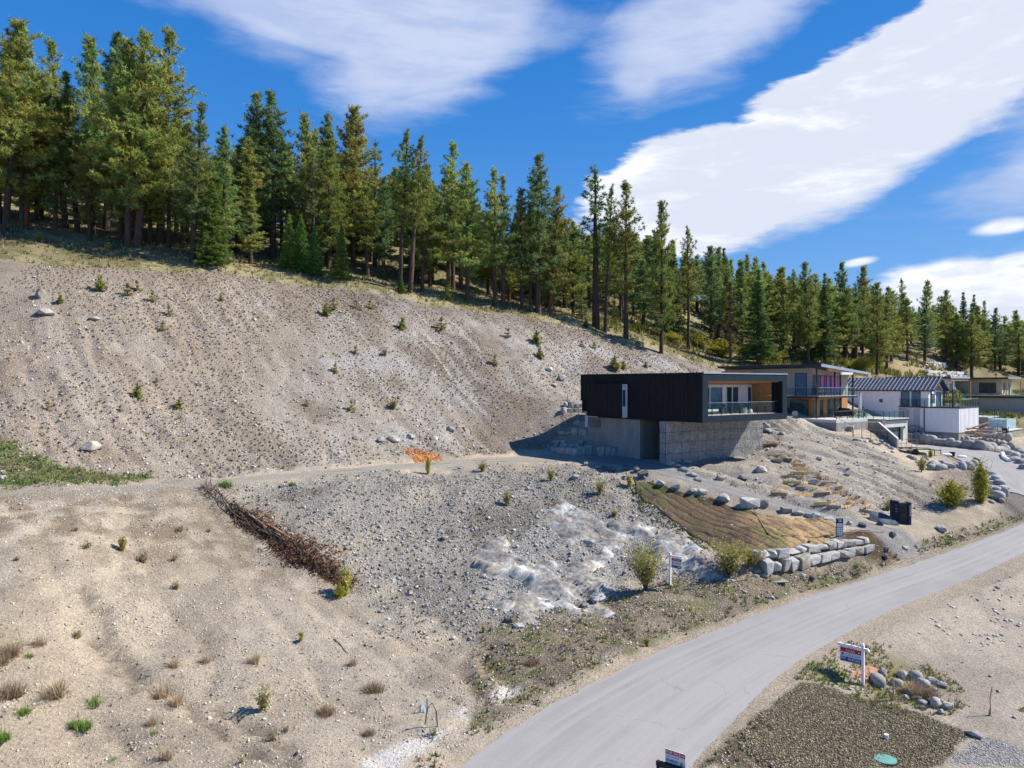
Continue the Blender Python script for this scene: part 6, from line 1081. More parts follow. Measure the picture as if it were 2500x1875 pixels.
# near sign
xd = Vector((.72, -.695, 0)).normalized(); nrm = xd.cross(Vector((0, 0, 1))); base = G(2107, 1676)
s1 = thing('sale_sign', base, 'white colonial post with red, white and blue for sale board beside the gravel lot', 'sale sign')
def tilt(v): return v+Vector((0, 0, -.0))
Zp = 1.82
part('post', s1, lambda b: (b.box(base-xd*.05-nrm*.05-Vector((0, 0, .1)), xd*.1, nrm*.1, Vector((0, 0, Zp)), MAT['white']), b.prism([base-xd*.05-nrm*.05+Vector((0, 0, Zp-.1)), base+xd*.05-nrm*.05+Vector((0, 0, Zp-.1)), base+xd*.0-nrm*.05+Vector((0, 0, Zp))], nrm*.1, MAT['white'])))
part('arm', s1, lambda b: (b.box(base-xd*1.02-nrm*.045+Vector((0, 0, Zp-.30)), xd*.97, nrm*.09, Vector((0, 0, .10)), MAT['white']), b.prism([base+xd*.05-nrm*.045+Vector((0, 0, Zp-.30)), base+xd*.27-nrm*.045+Vector((0, 0, Zp-.30)), base+xd*.20-nrm*.045+Vector((0, 0, Zp-.20)), base+xd*.05-nrm*.045+Vector((0, 0, Zp-.20))], nrm*.09, MAT['white'])))
for a_ in (.72, .44, .18): part('hook', s1, lambda b: b.tube([base-xd*a_+Vector((0, 0, Zp-.2)), base-xd*a_+Vector((0, 0, Zp-.17))], .03, MAT['seam'], 6))
pw_, ph_ = .88, .61; bo = base-xd*(pw_+.055)+Vector((0, 0, Zp-.34-ph_)); pn = part('sign_panel', s1, lambda b: b.box(bo-nrm*.012, xd*pw_, nrm*.024, Vector((0, 0, ph_)), MAT['signw'])); bf = bo+nrm*.012
rects(pn, 'print', bf, xd, [(.02, .41, .86, .59, 'red'), (.02, .02, .86, .21, 'blue'), ([(.11, .235), (.155, .29), (.165, .33), (.055, .33), (.065, .29)], 'blue'), ([(.055, .335), (.165, .335), (.155, .36), (.11, .375), (.065, .36)], 'red')])
text(pn, 'For Sale', bf+xd*.25+Vector((0, 0, .455)), xd, .12, 'textw', .36, bold=.012, off=.007); text(pn, 'FOX & FOX', bf+xd*.22+Vector((0, 0, .27)), xd, .13, 'textg', .60, off=.007); text(pn, 'RE/MAX', bf+xd*.05+Vector((0, 0, .12)), xd, .085, 'textw', .2, bold=.02, off=.007); text(pn, '250-492-2266', bf+xd*.32+Vector((0, 0, .1)), xd, .11, 'textw', .5, bold=.02, off=.007)
rects(pn, 'fine_print', bf, xd, [(.32, .055, .82, .065, 'textw'), (.05, .085, .24, .092, 'textw'), (.24, .235, .8, .245, 'textg'), (.75, .46, .80, .52, 'textw')], off=.006)
# second sign
xd2 = Vector((.72, -.695, 0)).normalized(); n2_ = xd2.cross(Vector((0, 0, 1))); b2 = G(1636, 1429)
s2 = thing('sale_sign', b2, 'white post and for sale board standing at the foot of the rock outcrop', 'sale sign'); sc2 = mpx(b2, 84)/1.9; Z2 = 1.9*sc2
part('post', s2, lambda b: b.box(b2-xd2*.05-n2_*.05-Vector((0, 0, .1)), xd2*.1, n2_*.1, Vector((0, 0, Z2)), MAT['white'])); part('arm', s2, lambda b: b.box(b2-xd2*.14-n2_*.04+Vector((0, 0, Z2-.30)), xd2*.92, n2_*.08, Vector((0, 0, .09)), MAT['white']))
w2, h2 = .68, .56; bo = b2+xd2*.07+Vector((0, 0, Z2-.34-h2)); pn = part('sign_panel', s2, lambda b: b.box(bo-n2_*.012, xd2*w2, n2_*.024, Vector((0, 0, h2)), MAT['signw'])); bf = bo+n2_*.012
rects(pn, 'print', bf, xd2, [(.02, .40, w2-.02, .54, 'red'), (.02, .02, w2-.02, .15, 'blue'), ([(.09, .22), (.13, .28), (.13, .30), (.05, .30), (.05, .28)], 'blue'), ([(.05, .305), (.13, .305), (.12, .33), (.06, .33)], 'red')])
text(pn, 'FOR SALE', bf+xd2*.11+Vector((0, 0, .44)), xd2, .09, 'textw', .46, bold=.02, off=.007); text(pn, 'RE/MAX', bf+xd2*.05+Vector((0, 0, .07)), xd2, .06, 'textw', .18, bold=.01, off=.007); rects(pn, 'fine_print', bf, xd2, [(.19, .30, .62, .315, 'textg'), (.19, .25, .58, .262, 'textg'), (.40, .07, .63, .10, 'textw')], off=.006)
# mailbox cabinet with the small sign behind it, at the bottom edge
bc = Vector(((1601-CX)/F*22.4, 22.4, 0)); zt = (CY-1858)/F*22.4; xd3 = Vector((.80, -.60, 0)).normalized(); n3_ = xd3.cross(Vector((0, 0, 1))); zgr = hz(bc.x, bc.y)-.1
mb = thing('notice_cabinet', Vector((bc.x, bc.y, zgr)), 'black framed cabinet with a capped top at the bottom edge beside the road', 'cabinet')
part('body', mb, lambda b: b.box(Vector((bc.x, bc.y, zgr))+xd3*.12, xd3*.92, -n3_*.12, Vector((0, 0, zt-zgr-.13)), MAT['textg'])); part('cap', mb, lambda b: b.box(Vector((bc.x, bc.y, zt-.13)), xd3*1.02, -n3_*.12, Vector((0, 0, .13)), MAT['blackp']))
for a_ in (.03, 1.0): part('post', mb, lambda b: b.box(Vector((bc.x, bc.y, zgr))+xd3*a_+n3_*.03, xd3*.09, -n3_*.16, Vector((0, 0, zt-zgr-.14+(.16 if a_ > .5 else 0))), MAT['blackp']))
bo = Vector((bc.x, bc.y, zt-.16))+xd3*.24-n3_*.16; s3 = thing('sale_sign', Z(bo, zgr), 'small for sale placard with a red arrow strip behind the black cabinet', 'sale sign'); w3, h3 = .66, .56
pn = part('sign_panel', s3, lambda b: b.box(bo-n3_*.008, xd3*w3, n3_*.016, Vector((0, 0, h3)), MAT['signw'])); bf = bo+n3_*.008
for a_ in (.08, .58): part('stake', s3, lambda b: b.box(Z(bo, zgr)+xd3*a_, xd3*.02, -n3_*.02, Vector((0, 0, zt-zgr)), MAT['dark']))
rects(pn, 'print', bf, xd3, [(.01, .42, w3-.01, h3-.01, 'red'), (.0, .06, w3-.16, .16, 'navy'), ([(.52, .47), (.58, .47), (.58, .445), (.64, .485), (.58, .525), (.58, .50), (.52, .50)], 'textw')]); rects(pn, 'portrait', bf, xd3, [([(.48, .06), (.56, .06), (.56, .14), (.48, .14)], 'textw'), ([(.49, .14), (.55, .14), (.565, .2), (.56, .27), (.53, .3), (.50, .28), (.485, .22)], 'skin')], off=.005)
text(pn, 'FOR SALE', bf+xd3*.03+Vector((0, 0, .45)), xd3, .12, 'textw', .47, bold=.012, off=.007); text(pn, 'CHAD WOZNIAK', bf+xd3*.03+Vector((0, 0, .335)), xd3, .075, 'textg', .42, off=.007); text(pn, '250.488.2004', bf+xd3*.03+Vector((0, 0, .225)), xd3, .085, 'navy', .40, bold=.015, off=.007)
# builder's board on the matting
b4 = G(2050, 1310); x4 = Vector((1, -.1, 0)).normalized(); n4 = x4.cross(Vector((0, 0, 1))); s4 = thing('builder_board', b4, 'tall black framed board with white text panels above the boulder wall', 'sign board'); w4, h4 = mpx(b4, 16.5), mpx(b4, 44); bo = b4-x4*w4/2+Vector((0, 0, .0))
pn = part('sign_panel', s4, lambda b: b.box(bo, x4*w4, -n4*.05, Vector((0, 0, h4)), MAT['blackp'])); rects(pn, 'print', bo, x4, [(.04, h4*.52, w4-.04, h4*.74, 'signw'), (.04, .06, w4-.04, h4*.49, 'signw')]); rects(pn, 'print', bo, x4, [(w4*.22+(k % 2)*w4*.33, h4*(.38-.12*(k//2)), w4*.22+(k % 2)*w4*.33+.08, h4*(.38-.12*(k//2))+.06, 'textg') for k in range(6)]+[(.12, h4*.64, w4-.1, h4*.66, 'textg'), (.12, h4*.58, w4-.1, h4*.6, 'textg'), (.08, h4*.92, w4-.08, h4*.945, 'textw'), (.14, h4*.82, w4-.1, h4*.88, 'textw')], off=.007)
for a_ in (.02, w4-.05): part('post', s4, lambda b: b.box(bo+x4*a_-n4*.06-Vector((0, 0, .3)), x4*.04, -n4*.04, Vector((0, 0, .4)), MAT['dark']))
# stakes, posts, small items
for (px, py, h_, r_, mt, lb) in [(2180, 1713, 58, .035, 'stakeold', 'short dark wooden post in front of the stone heap'), (1824, 1420, 30, .025, 'stakeold', 'thin grey stake at the road verge left of the boulder wall'), (1797, 1423, 20, .025, 'stakeold', 'short leaning stake left of the thin grey one'), (1386, 978, 14, .04, 'rust', 'rusty survey stake beside the left end of the black house')]:
    q = G(px, py); s_ = mpx(q, h_); b = MB(); b.tube([q-Vector((0, 0, .1)), q+Vector((.02, 0, s_*.5)), q+Vector((.01, 0, s_))], r_, MAT[mt], 6); b.build('wooden_stake', None, lb, 'stake')
q = G(2416, 1748); b = MB(); b.tube([q, q+Vector((.03, 0, .3)), q+Vector((.02, 0, .7)), q+Vector((.1, 0, 1.15))], .025, MAT['rust'], 5, r2=.018); b.tube([q+Vector((0, 0, .02)), q+Vector((.04, 0, .35))], .05, MAT['rust'], 6, r2=.02); b.build('dead_stalk', None, 'tall dry brown weed stalk standing alone on the beige lot', 'dead stalk')
q = G(2164, 1806); cp_ = thing('standpipe', q, 'short white pipe cap poking out of the brown gravel', 'pipe cap'); part('pipe', cp_, lambda b: b.tube([q-Vector((0, 0, .1)), q+Vector((0, 0, .13))], .065, MAT['pvc'], 12)); part('cap', cp_, lambda b: b.tube([q+Vector((0, 0, .13)), q+Vector((0, 0, .2))], .08, MAT['pvc'], 12))
q = G(2162, 1856); ml = thing('manhole_cover', q, 'round teal plastic cover set in a dark hollow of the brown gravel', 'manhole cover'); part('cover', ml, lambda b: b.tube([q-Vector((0, 0, .02)), q+Vector((0, 0, .05))], .36, MAT['teal'], 28)); part('rim', ml, lambda b: b.tube([q-Vector((0, 0, .1)), q+Vector((0, 0, .02))], .41, MAT['blackp'], 28))
a_ = [G(2058, 1642), G(2117, 1662), G(2148, 1634), G(2098, 1622)]; b = MB(); b.prism([v+Vector((0, 0, .02)) for v in a_], (0, 0, .03), MAT['rust']); b.build('metal_sheet', None, 'rusty brown sheet lying on the ground behind the near sign', 'sheet')
q = G(1903, 1420); b = MB(); b.box(q+Vector((-.5, -.3, .0)), (1.0, .1, 0), (-.2, .6, .05), (0, 0, .05), MAT['conc']); b.build('utility_cover', None, 'flat grey utility cover slab in the weeds below the boulder wall', 'utility cover')
for (px, py, dx, lb, r_) in [(2168, 1346, .35, 'grey end of a concrete culvert pipe in the dark soil', .2), (2162, 1368, -.3, 'black corrugated culvert mouth just above the road', .17)]:
    q = G(px, py); b = MB(); b.tube([q+Vector((-.2, .35, .08)), q+Vector((.0, -.05, .1))], r_, MAT['conc'] if dx > 0 else MAT['blackp'], 14); b.tube([q+Vector((-.01, -.045, .1)), q+Vector((.0, -.056, .1))], r_*.8, MAT['blackp'], 14); b.build('culvert_pipe', None, lb, 'culvert pipe')
# orange netting patch
x, y = sample(-16, -6, 52, 64, 60, lambda x, y: np.ones(len(x))); oc_ = G(1032, 1118); ang = np.random.rand(900)*6.28; rr_ = np.random.rand(900)**.7*(.4+1.0*vn(ang*1.3, ang*0, 6)); ox = oc_.x+np.cos(ang)*rr_*1.7; oy = oc_.y+np.sin(ang)*rr_*1.0
v, T, tn = blades(ox, oy, np.random.uniform(.02, .12, 900)*(vn(ox*3, oy*3, 5)+.2), np.full(900, .09), 4, palette(900, [(.62, .22, .06), (.55, .26, .12), (.70, .33, .12)]), spread=1.0); link('orange_netting', trimesh('orange_netting', v, T, MAT['grass'], tn), None, 'crumpled orange netting on the uphill edge of the track', 'netting')
oc_ = G(1368, 1255); ang = np.random.rand(1400)*6.28; rr_ = np.sqrt(np.random.rand(1400)); ox = oc_.x+np.cos(ang)*rr_*1.0+rr_*.2; oy = oc_.y+np.sin(ang)*rr_*1.5
v, T, tn = blades(ox, oy, np.random.uniform(.015, .05, 1400), np.full(1400, .05), 4, palette(1400, [(.24, .18, .02), (.28, .16, .05), (.20, .17, .03)]), spread=1.0); link('moss_patch', trimesh('moss_patch', v, T, MAT['grass'], tn), None, 'mustard coloured moss patch on top of the bluish outcrop', 'moss')
# white debris and black hose near the bottom
q = G(1032, 1745); dd = thing('plastic_debris', q, 'torn white plastic strips standing in the beige dirt near the road', 'debris')
for k in range(6): a_ = q+Vector((random.uniform(-.25, .15), random.uniform(-.15, .15), 0)); part('strip', dd, lambda b: b.box(a_, (.07, .02, 0), (0, .015, 0), (random.uniform(-.1, .3), .05, random.uniform(.25, .6)), MAT['signw' if k % 2 else 'seam']))
hb = MB(); q = G(1068, 1775); hb.tube([G(1028, 1752), G(1020, 1770), G(1035, 1790)+Vector((0, 0, .05)), G(1055, 1797)], .02, MAT['blackp'], 5); hb.tube([q+Vector((-.45, 0, .1)), q+Vector((-.38, .05, .65)), q+Vector((-.2, .05, .85)), q+Vector((-.05, 0, .6)), q+Vector((0, 0, 0))], .022, MAT['blackp'], 6); hb.build('hose', None, 'black hose looping up from the dirt beside the white plastic strips', 'hose')
for (x0, y0, x1, y1, r_, lb) in [(815, 1563, 845, 1596, .045, 'dark stick lying on the beige ground below the brush pile'), (297, 779, 307, 800, .05, 'dark curved stick high on the left bank')]:
    a_, b_ = G(x0, y0), G(x1, y1); b = MB(); b.tube([a_+Vector((0, 0, .05)), a_.lerp(b_, .5)+Vector((.03, 0, .1)), b_+Vector((0, 0, .04))], r_, MAT['twig'], 5, r2=r_*.5); b.build('stick', None, lb, 'stick')
# ================================================================== trees
def tubes_np(paths, rads, n=4):
    """many thin tapered tubes in one go: paths (k, m, 3), rads (k, m)"""
    k, m, _ = paths.shape; d = np.gradient(paths, axis=1); d /= np.linalg.norm(d, axis=2, keepdims=True)+1e-9
    a = np.cross(d, np.array([.13, .27, .95])); a /= np.linalg.norm(a, axis=2, keepdims=True)+1e-9; b_ = np.cross(d, a); th = np.arange(n)*2*np.pi/n
    v = paths[:, :, None]+(a[:, :, None]*np.cos(th)[:, None]+b_[:, :, None]*np.sin(th)[:, None])*rads[:, :, None, None]
    id_ = np.arange(k*m*n).reshape(k, m, n); r_ = np.roll(id_, -1, 2)
    q = np.stack([id_[:, :-1], r_[:, :-1], r_[:, 1:], id_[:, 1:]], -1).reshape(-1, 4); return v.reshape(-1, 3), q
def needles(cen, rad, n, cols, up=.25, wid=.16, flat=1.0):
    k = len(cen); d = np.random.randn(k, n, 3); d /= np.linalg.norm(d, axis=2, keepdims=True); d[:, :, 2] = d[:, :, 2]*flat+up; d /= np.linalg.norm(d, axis=2, keepdims=True)
    s = np.cross(d, np.random.randn(k, n, 3)); s /= np.linalg.norm(s, axis=2, keepdims=True); L_ = rad[:, None, None]*np.random.uniform(.7, 1.2, (k, n, 1)); c_ = cen[:, None]
    v = np.stack([c_-d*L_*.15-s*L_*wid, c_-d*L_*.15+s*L_*wid, c_+d*L_], 2); tn = np.repeat((cols[:, None]*np.random.uniform(.75, 1.25, (k, n, 1)))[:, :, None], 3, 2)
    return v.reshape(-1, 3), np.arange(k*n*3).reshape(-1, 3), tn.reshape(-1, 3)
PROT = {}
def conifer(key, seed, H_, cs, wid, nb, cls, kind='pine', leafmat='foliage', barkm='bark', deadlow=14, clr=.34, open_=0.):
    np.random.seed(seed); t = np.sort(np.random.rand(nb)**(.85 if kind == 'pine' else 1.25))*(.985-cs)+cs; f_ = (t-cs)/(1-cs)
    az_ = np.arange(nb)*2.39996+np.random.rand(nb)*1.2
    if kind == 'pine':
        lob = .45+1.05*fbm(az_*.9+seed, t*7, seed, 2); prof = np.minimum(1, .5+f_/.18*.5)*(1-f_**1.3*.88); Lb = wid*1.12*prof*lob*np.random.choice([1., 1., 1., .45, 1.25], nb)*np.random.uniform(.7, 1.12, nb); ele = np.radians(-12+f_*52+np.random.randn(nb)*8)
        if open_: Lb *= np.where(np.random.rand(nb) < open_, .35, 1)
    else: Lb = wid*(1-f_*.94)*np.random.uniform(.75, 1.08, nb); ele = np.radians(-14+f_*38+np.random.randn(nb)*5)
    bend = np.cumsum(np.random.randn(12)*.03*H_/16); bx = lambda z: np.interp(z/H_, np.linspace(0, 1, 12), bend); 
    m = 5; s_ = np.linspace(0, 1, m); z0 = t*H_; hx = np.cos(az_); hy = np.sin(az_)
    curve = (s_**2)*(.22 if kind == 'pine' else .10)
    px_ = bx(z0)[:, None]+hx[:, None]*Lb[:, None]*s_*np.cos(ele)[:, None]; py_ = hy[:, None]*Lb[:, None]*s_*np.cos(ele)[:, None]; pz_ = z0[:, None]+Lb[:, None]*(s_*np.sin(ele)[:, None]+curve)
    paths = np.stack([px_, py_, pz_], -1); rads = (.012+.016*Lb)[:, None]*(1-s_*.8)
    # trunk
    zt_ = np.linspace(-.4, H_*.995, 12); tp = np.stack([bx(zt_), 0*zt_, zt_], -1)[None]; tr_ = (.0165*H_*(1-np.clip(zt_/H_, 0, 1))**.85+.012)[None]; tv, tq = tubes_np(tp, tr_, 8)
    bv, bq = tubes_np(paths, rads, 3)
    # bare dead branches below the crown
    dz = np.random.uniform(.12, cs+.1, deadlow)*H_; da = np.random.rand(deadlow)*6.28; dl = np.random.uniform(.3, 1., deadlow)*wid*.6; ds_ = np.linspace(0, 1, 3)
    dp = np.stack([bx(dz)[:, None]+np.cos(da)[:, None]*dl[:, None]*ds_, np.sin(da)[:, None]*dl[:, None]*ds_, dz[:, None]-dl[:, None]*.18*ds_], -1); dv, dq = tubes_np(dp, np.tile(.018*(1-ds_*.6), (deadlow, 1)), 3)
    V_ = np.vstack([tv, bv, dv]); Q_ = np.vstack([tq, bq+len(tv), dq+len(tv)+len(bv)])
    trunk = trimesh('trunk', V_, Q_, MAT[barkm], None, True)
    # foliage clumps
    cn = []; rd = []; cl_ = []
    for i in range(nb):
        L_ = Lb[i]
        if kind == 'pine': k = max(3, int(L_*7.0)); sp_ = np.random.uniform(.22, 1.04, k)**.8; lat = np.random.randn(k)*.17*L_*sp_+np.random.randn(k)*.08; ver = np.random.randn(k)*.13+.05
        else: k = max(3, int(L_*13)); sp_ = np.random.uniform(.08, 1.0, k); lat = np.random.uniform(-1, 1, k)*.42*L_*(1.05-sp_); ver = -np.abs(np.random.randn(k))*.06-.12*sp_*L_*.3
        x_ = np.interp(sp_, s_, px_[i])-hy[i]*lat; y_ = np.interp(sp_, s_, py_[i])+hx[i]*lat; z_ = np.interp(sp_, s_, pz_[i])+ver
        cn.append(np.stack([x_, y_, z_], -1)); rd.append(clr*np.random.uniform(.7, 1.15, k)*(1 if kind == 'pine' else .75)); c0 = np.array(cls[np.random.randint(len(cls))]); cl_.append(np.tile(c0, (k, 1))*np.random.uniform(.8, 1.2, (k, 1)))
    k = 8; cn.append(np.stack([bx(np.full(k, H_))+np.random.randn(k)*.06, np.random.randn(k)*.06, H_-np.random.rand(k)*.9], -1)); rd.append(np.full(k, clr*.8)); cl_.append(np.tile(np.array(cls[0]), (k, 1)))
    cn = np.vstack(cn); rd = np.concatenate(rd); cl_ = np.vstack(cl_)
    v, T, tn = needles(cn, rd*(1.08 if kind == 'pine' else 1), 15 if kind == 'pine' else 10, cl_, .35 if kind == 'pine' else -.05, .10 if kind == 'pine' else .17, 1. if kind == 'pine' else .5)
    crown = trimesh('crown', v, T, MAT[leafmat], tn) if leafmat else None
    PROT[key] = (trunk, crown, H_)
PG = [(.31, .37, .095), (.37, .39, .095), (.25, .33, .09), (.39, .40, .10), (.28, .35, .10)]
PB_ = [(.18, .26, .10), (.15, .235, .10), (.22, .285, .10)]
PY = [(.29, .28, .06), (.25, .26, .055), (.32, .29, .07)]
conifer('pine0', 11, 17, .17, 2.6, 160, PG); conifer('pine1', 12, 17, .30, 2.2, 120, PG, open_=.2); conifer('pine2', 13, 17, .15, 2.6, 170, PG+PY[:1]); conifer('pine3', 14, 17, .22, 2.0, 130, PB_+PG[:2])
conifer('pine4', 15, 17, .4, 2.1, 100, PG[:3], open_=.25); conifer('pine5', 16, 17, .18, 2.25, 160, PB_); conifer('pine6', 17, 17, .14, 1.95, 150, PG+PB_)
conifer('pine7', 51, 17, .2, 2.9, 140, PG, open_=.15); conifer('pine8', 52, 17, .12, 2.7, 150, PG+PY[:1]); conifer('pine9', 53, 15, .3, 2.4, 100, PG+PB_, open_=.25)
conifer('bigpine', 18, 20, .22, 4.1, 220, PG+PY, barkm='bark', clr=.38, deadlow=24); conifer('orangepine', 19, 12, .3, 3.2, 100, PY, barkm='barko'); conifer('sparse', 20, 17, .24, 1.8, 75, PB_, open_=.35, clr=.3, deadlow=26)
conifer('fir0', 21, 9, .04, 2.3, 190, [(.18, .31, .055), (.15, .27, .055), (.24, .35, .065)], 'fir', barkm='twig', deadlow=1, clr=.3); conifer('fir1', 22, 15, .1, 2.5, 240, [(.12, .20, .065), (.15, .23, .065)], 'fir', deadlow=4, clr=.36)
conifer('sapling', 23, 4, .08, 1.0, 70, [(.22, .29, .06), (.28, .30, .07)], 'fir', barkm='twig', deadlow=1, clr=.2); conifer('dead', 24, 12, .15, 1.9, 90, [(.16, .09, .06), (.13, .08, .055)], deadlow=30, clr=.22, barkm='twig', open_=.45)
conifer('babypine', 25, 1.2, .05, .55, 26, [(.30, .33, .08), (.36, .36, .10)], 'fir', barkm='twig', deadlow=1, clr=.3); conifer('babydry', 26, 1.2, .05, .55, 14, [(.38, .34, .14), (.33, .29, .12)], 'fir', barkm='twig', deadlow=2, clr=.26)
np.random.seed(99)
ntree = 0
def tree(key, loc, h, label, group=None, name='pine_tree', rz=None, wide=1., lean=(0, 0), cat='pine tree'):
    tr_, cr, H0 = PROT[key]; s_ = h/H0; o = thing(name, loc, label, cat, group); o.scale = (s_*wide, s_*wide, s_); o.rotation_euler = (lean[0], lean[1], random.uniform(0, 6.28) if rz is None else rz)
    if lean != (0, 0): o.rotation_euler = (lean[0], lean[1], 0)
    link('trunk', tr_, o)
    if cr: link('crown', cr, o)
    return o
def tr2(px, py): return px*1.1302, py*1.1302
FT = [ # base px,py top px,py in 2500-wide photo pixels
 (12, 572, 45, 55, 'bigpine', 'tall leaning pine at the far left edge with a dark trunk', 1.0), (62, 553, 95, 190, 'orangepine', 'shorter pine with an orange trunk second from the left edge', 1.1), (160, 555, 125, 95, 'pine1', 'slim pine with a bare upper stem right of the orange trunked one', 1.), (190, 565, 160, 175, 'pine3', 'dark narrow pine between the slim pine and the reddish trunks', 1.),
 (225, 572, 222, 88, 'pine0', 'tall pine whose round tuft tops the left group', .9), (260, 560, 285, 80, 'pine5', 'tall dark pine left of the reddish double trunk', 1.), (313, 600, 325, 105, 'bigpine', 'broad pine on a thick reddish trunk, widest crown of the left group', 1.0), (334, 602, 350, 78, 'pine2', 'pine standing close behind the broad reddish trunked one', 1.15),
 (390, 600, 425, 70, 'pine1', 'tall open crowned pine rising highest at the right of the left group', 1.15), (470, 640, 500, 250, 'pine3', 'blue green pine just right of the tall open crowned one', 1.1), (520, 648, 530, 445, 'fir0', 'bright green young fir standing alone at the bank edge', 1.15), (548, 640, 540, 305, 'pine6', 'narrow pine behind the bright green young fir', 1.2), (600, 600, 603, 490, 'fir0', 'small green fir in the gap right of the lone young fir', 1.),
 (625, 620, 628, 225, 'pine5', 'dark pine, left of the twin dark spires', 1.25), (665, 632, 668, 225, 'pine5', 'dark pine, right of the twin dark spires', 1.25), (705, 655, 712, 520, 'fir0', 'small fir leftmost of the cluster of young firs at the bank edge', 1.), (735, 662, 735, 520, 'fir0', 'young fir second in the cluster at the bank edge', 1.), (768, 672, 770, 550, 'fir0', 'low young fir third in the cluster at the bank edge', 1.), (832, 682, 835, 545, 'fir0', 'yellow green young fir rightmost in the cluster at the bank edge', .9),
 (760, 640, 745, 275, 'pine0', 'full crowned pine behind the cluster of young firs, left', .9), (800, 645, 797, 275, 'pine6', 'pine with forked looking top behind the young firs, middle', 1.2), (861, 650, 850, 265, 'bigpine', 'broad light green pine right of the young fir cluster', .95), (915, 650, 922, 340, 'sparse', 'thin pine in the notch right of the broad light green one', 1.1),
 (975, 707, 991, 315, 'pine4', 'tall bare stemmed pine with an open forked top', 1.), (999, 714, 1028, 330, 'pine4', 'second open topped pine on a dark straight trunk, close to the forked one', 1.), (1030, 712, 1048, 400, 'pine0', 'bushy pine between the open topped pair and the spike topped pine', .9), (1095, 700, 1112, 347, 'pine1', 'spike topped pine with a dead tip', 1.1), (1141, 735, 1152, 395, 'pine0', 'round bushy pine right of the spike topped one', 1.),
 (1092, 733, 1096, 655, 'sapling', 'yellow green sapling in front of the dark trunks at the bank crest', 1.), (980, 715, 982, 672, 'fir0', 'tiny dark fir at the bank crest', 1.3), (1209, 748, 1203, 410, 'pine1', 'slim pine with bare reddish trunk, first of the thin pair', 1.), (1228, 750, 1240, 430, 'pine3', 'slim pine with narrow top, second of the thin pair', 1.), (1274, 758, 1276, 460, 'pine0', 'small topped pine before the tallest middle pine', .85),
 (1314, 765, 1325, 375, 'pine5', 'tallest pine of the middle group, dark cone above the rest', 1.2), (1339, 769, 1362, 453, 'pine2', 'leaning pine right of the tallest middle one', .95), (1296, 762, 1292, 500, 'pine4', 'thin pine hidden before the tallest middle one', .8), (1455, 799, 1466, 403, 'sparse', 'tall airy pine standing forward, first of the open row', 1.5), (1476, 810, 1492, 450, 'pine4', 'airy pine just behind the first of the open row', .8),
 (1528, 826, 1541, 441, 'pine1', 'tall airy pine second in the open row before the cloud', 1.), (1614, 862, 1622, 490, 'pine2', 'tall light green pine third in the open row', .8), (1682, 852, 1689, 552, 'pine4', 'bare stemmed pine right of the open row', .9), (1420, 778, 1427, 700, 'sapling', 'light green sapling among trunks at the crest, left', 1.5), (1500, 790, 1502, 730, 'sapling', 'light green sapling among trunks at the crest, right', 1.5), (1430, 800, 1430, 775, 'fir0', 'very small dark fir on the grass before the open row', 1.6),
 (1736, 845, 1740, 600, 'pine5', 'blue green pine left of the reddish dead one', 1.1), (1783, 888, 1793, 690, 'dead', 'reddish dead pine above the black house', 1.1), (1852, 890, 1860, 655, 'fir1', 'pale trunked fir above the beige house roof', 1.3), (1913, 890, 1915, 720, 'pine6', 'small sparse pine above the beige house', 1.), (1972, 890, 1960, 640, 'pine2', 'full green pine above the beige house roof', 1.), (2013, 888, 2022, 665, 'fir1', 'dark pointed fir above the right end of the beige roof', 1.),
 (2064, 882, 2052, 640, 'pine5', 'tall dark pine above the gap between beige house and barn', 1.1), (2106, 886, 2108, 648, 'pine0', 'round topped pine above the barn left end', .9), (2140, 915, 2150, 690, 'pine2', 'twin stemmed pine directly above the barn roof', 1.), (2165, 905, 2168, 720, 'pine6', 'light green pine above the barn roof, right one', 1.2), (2202, 838, 2205, 680, 'pine4', 'pine on the open slope above the barn', 1.), (2257, 870, 2268, 684, 'pine0', 'dark pine above the upper terrace wall', 1.),
 (2308, 886, 2308, 708, 'pine2', 'broad pine right of the upper terrace wall', 1.), (2352, 880, 2350, 712, 'fir1', 'dark fir, left of the pair above the cream house', 1.), (2378, 880, 2378, 718, 'fir1', 'dark fir, right of the pair above the cream house', 1.), (2402, 888, 2400, 735, 'pine3', 'pine directly above the cream house roof', 1.), (2430, 905, 2430, 752, 'pine5', 'dark pine behind the cream house', 1.1), (2480, 890, 2483, 758, 'pine2', 'pine at the right edge of the photo above the cream house', 1.1)]
FP = []
for (bx_, by_, tx_, ty_, key, lb, wd) in FT:
    p = G(bx_, by_); h = (by_-ty_)/F*p.y; dx = (tx_-bx_)/F*p.y; nm = 'fir_tree' if 'fir' in key else 'sapling' if key == 'sapling' else 'pine_tree'
    tree(key, p-Vector((0, 0, .05)), h, lb, None, nm, wide=wd, lean=(0, math.atan2(dx, h)*.9) if abs(dx) > .7 else (0, 0), cat={'fir_tree': 'fir tree', 'sapling': 'sapling', 'pine_tree': 'pine tree'}[nm]); FP.append((p.x, p.y))
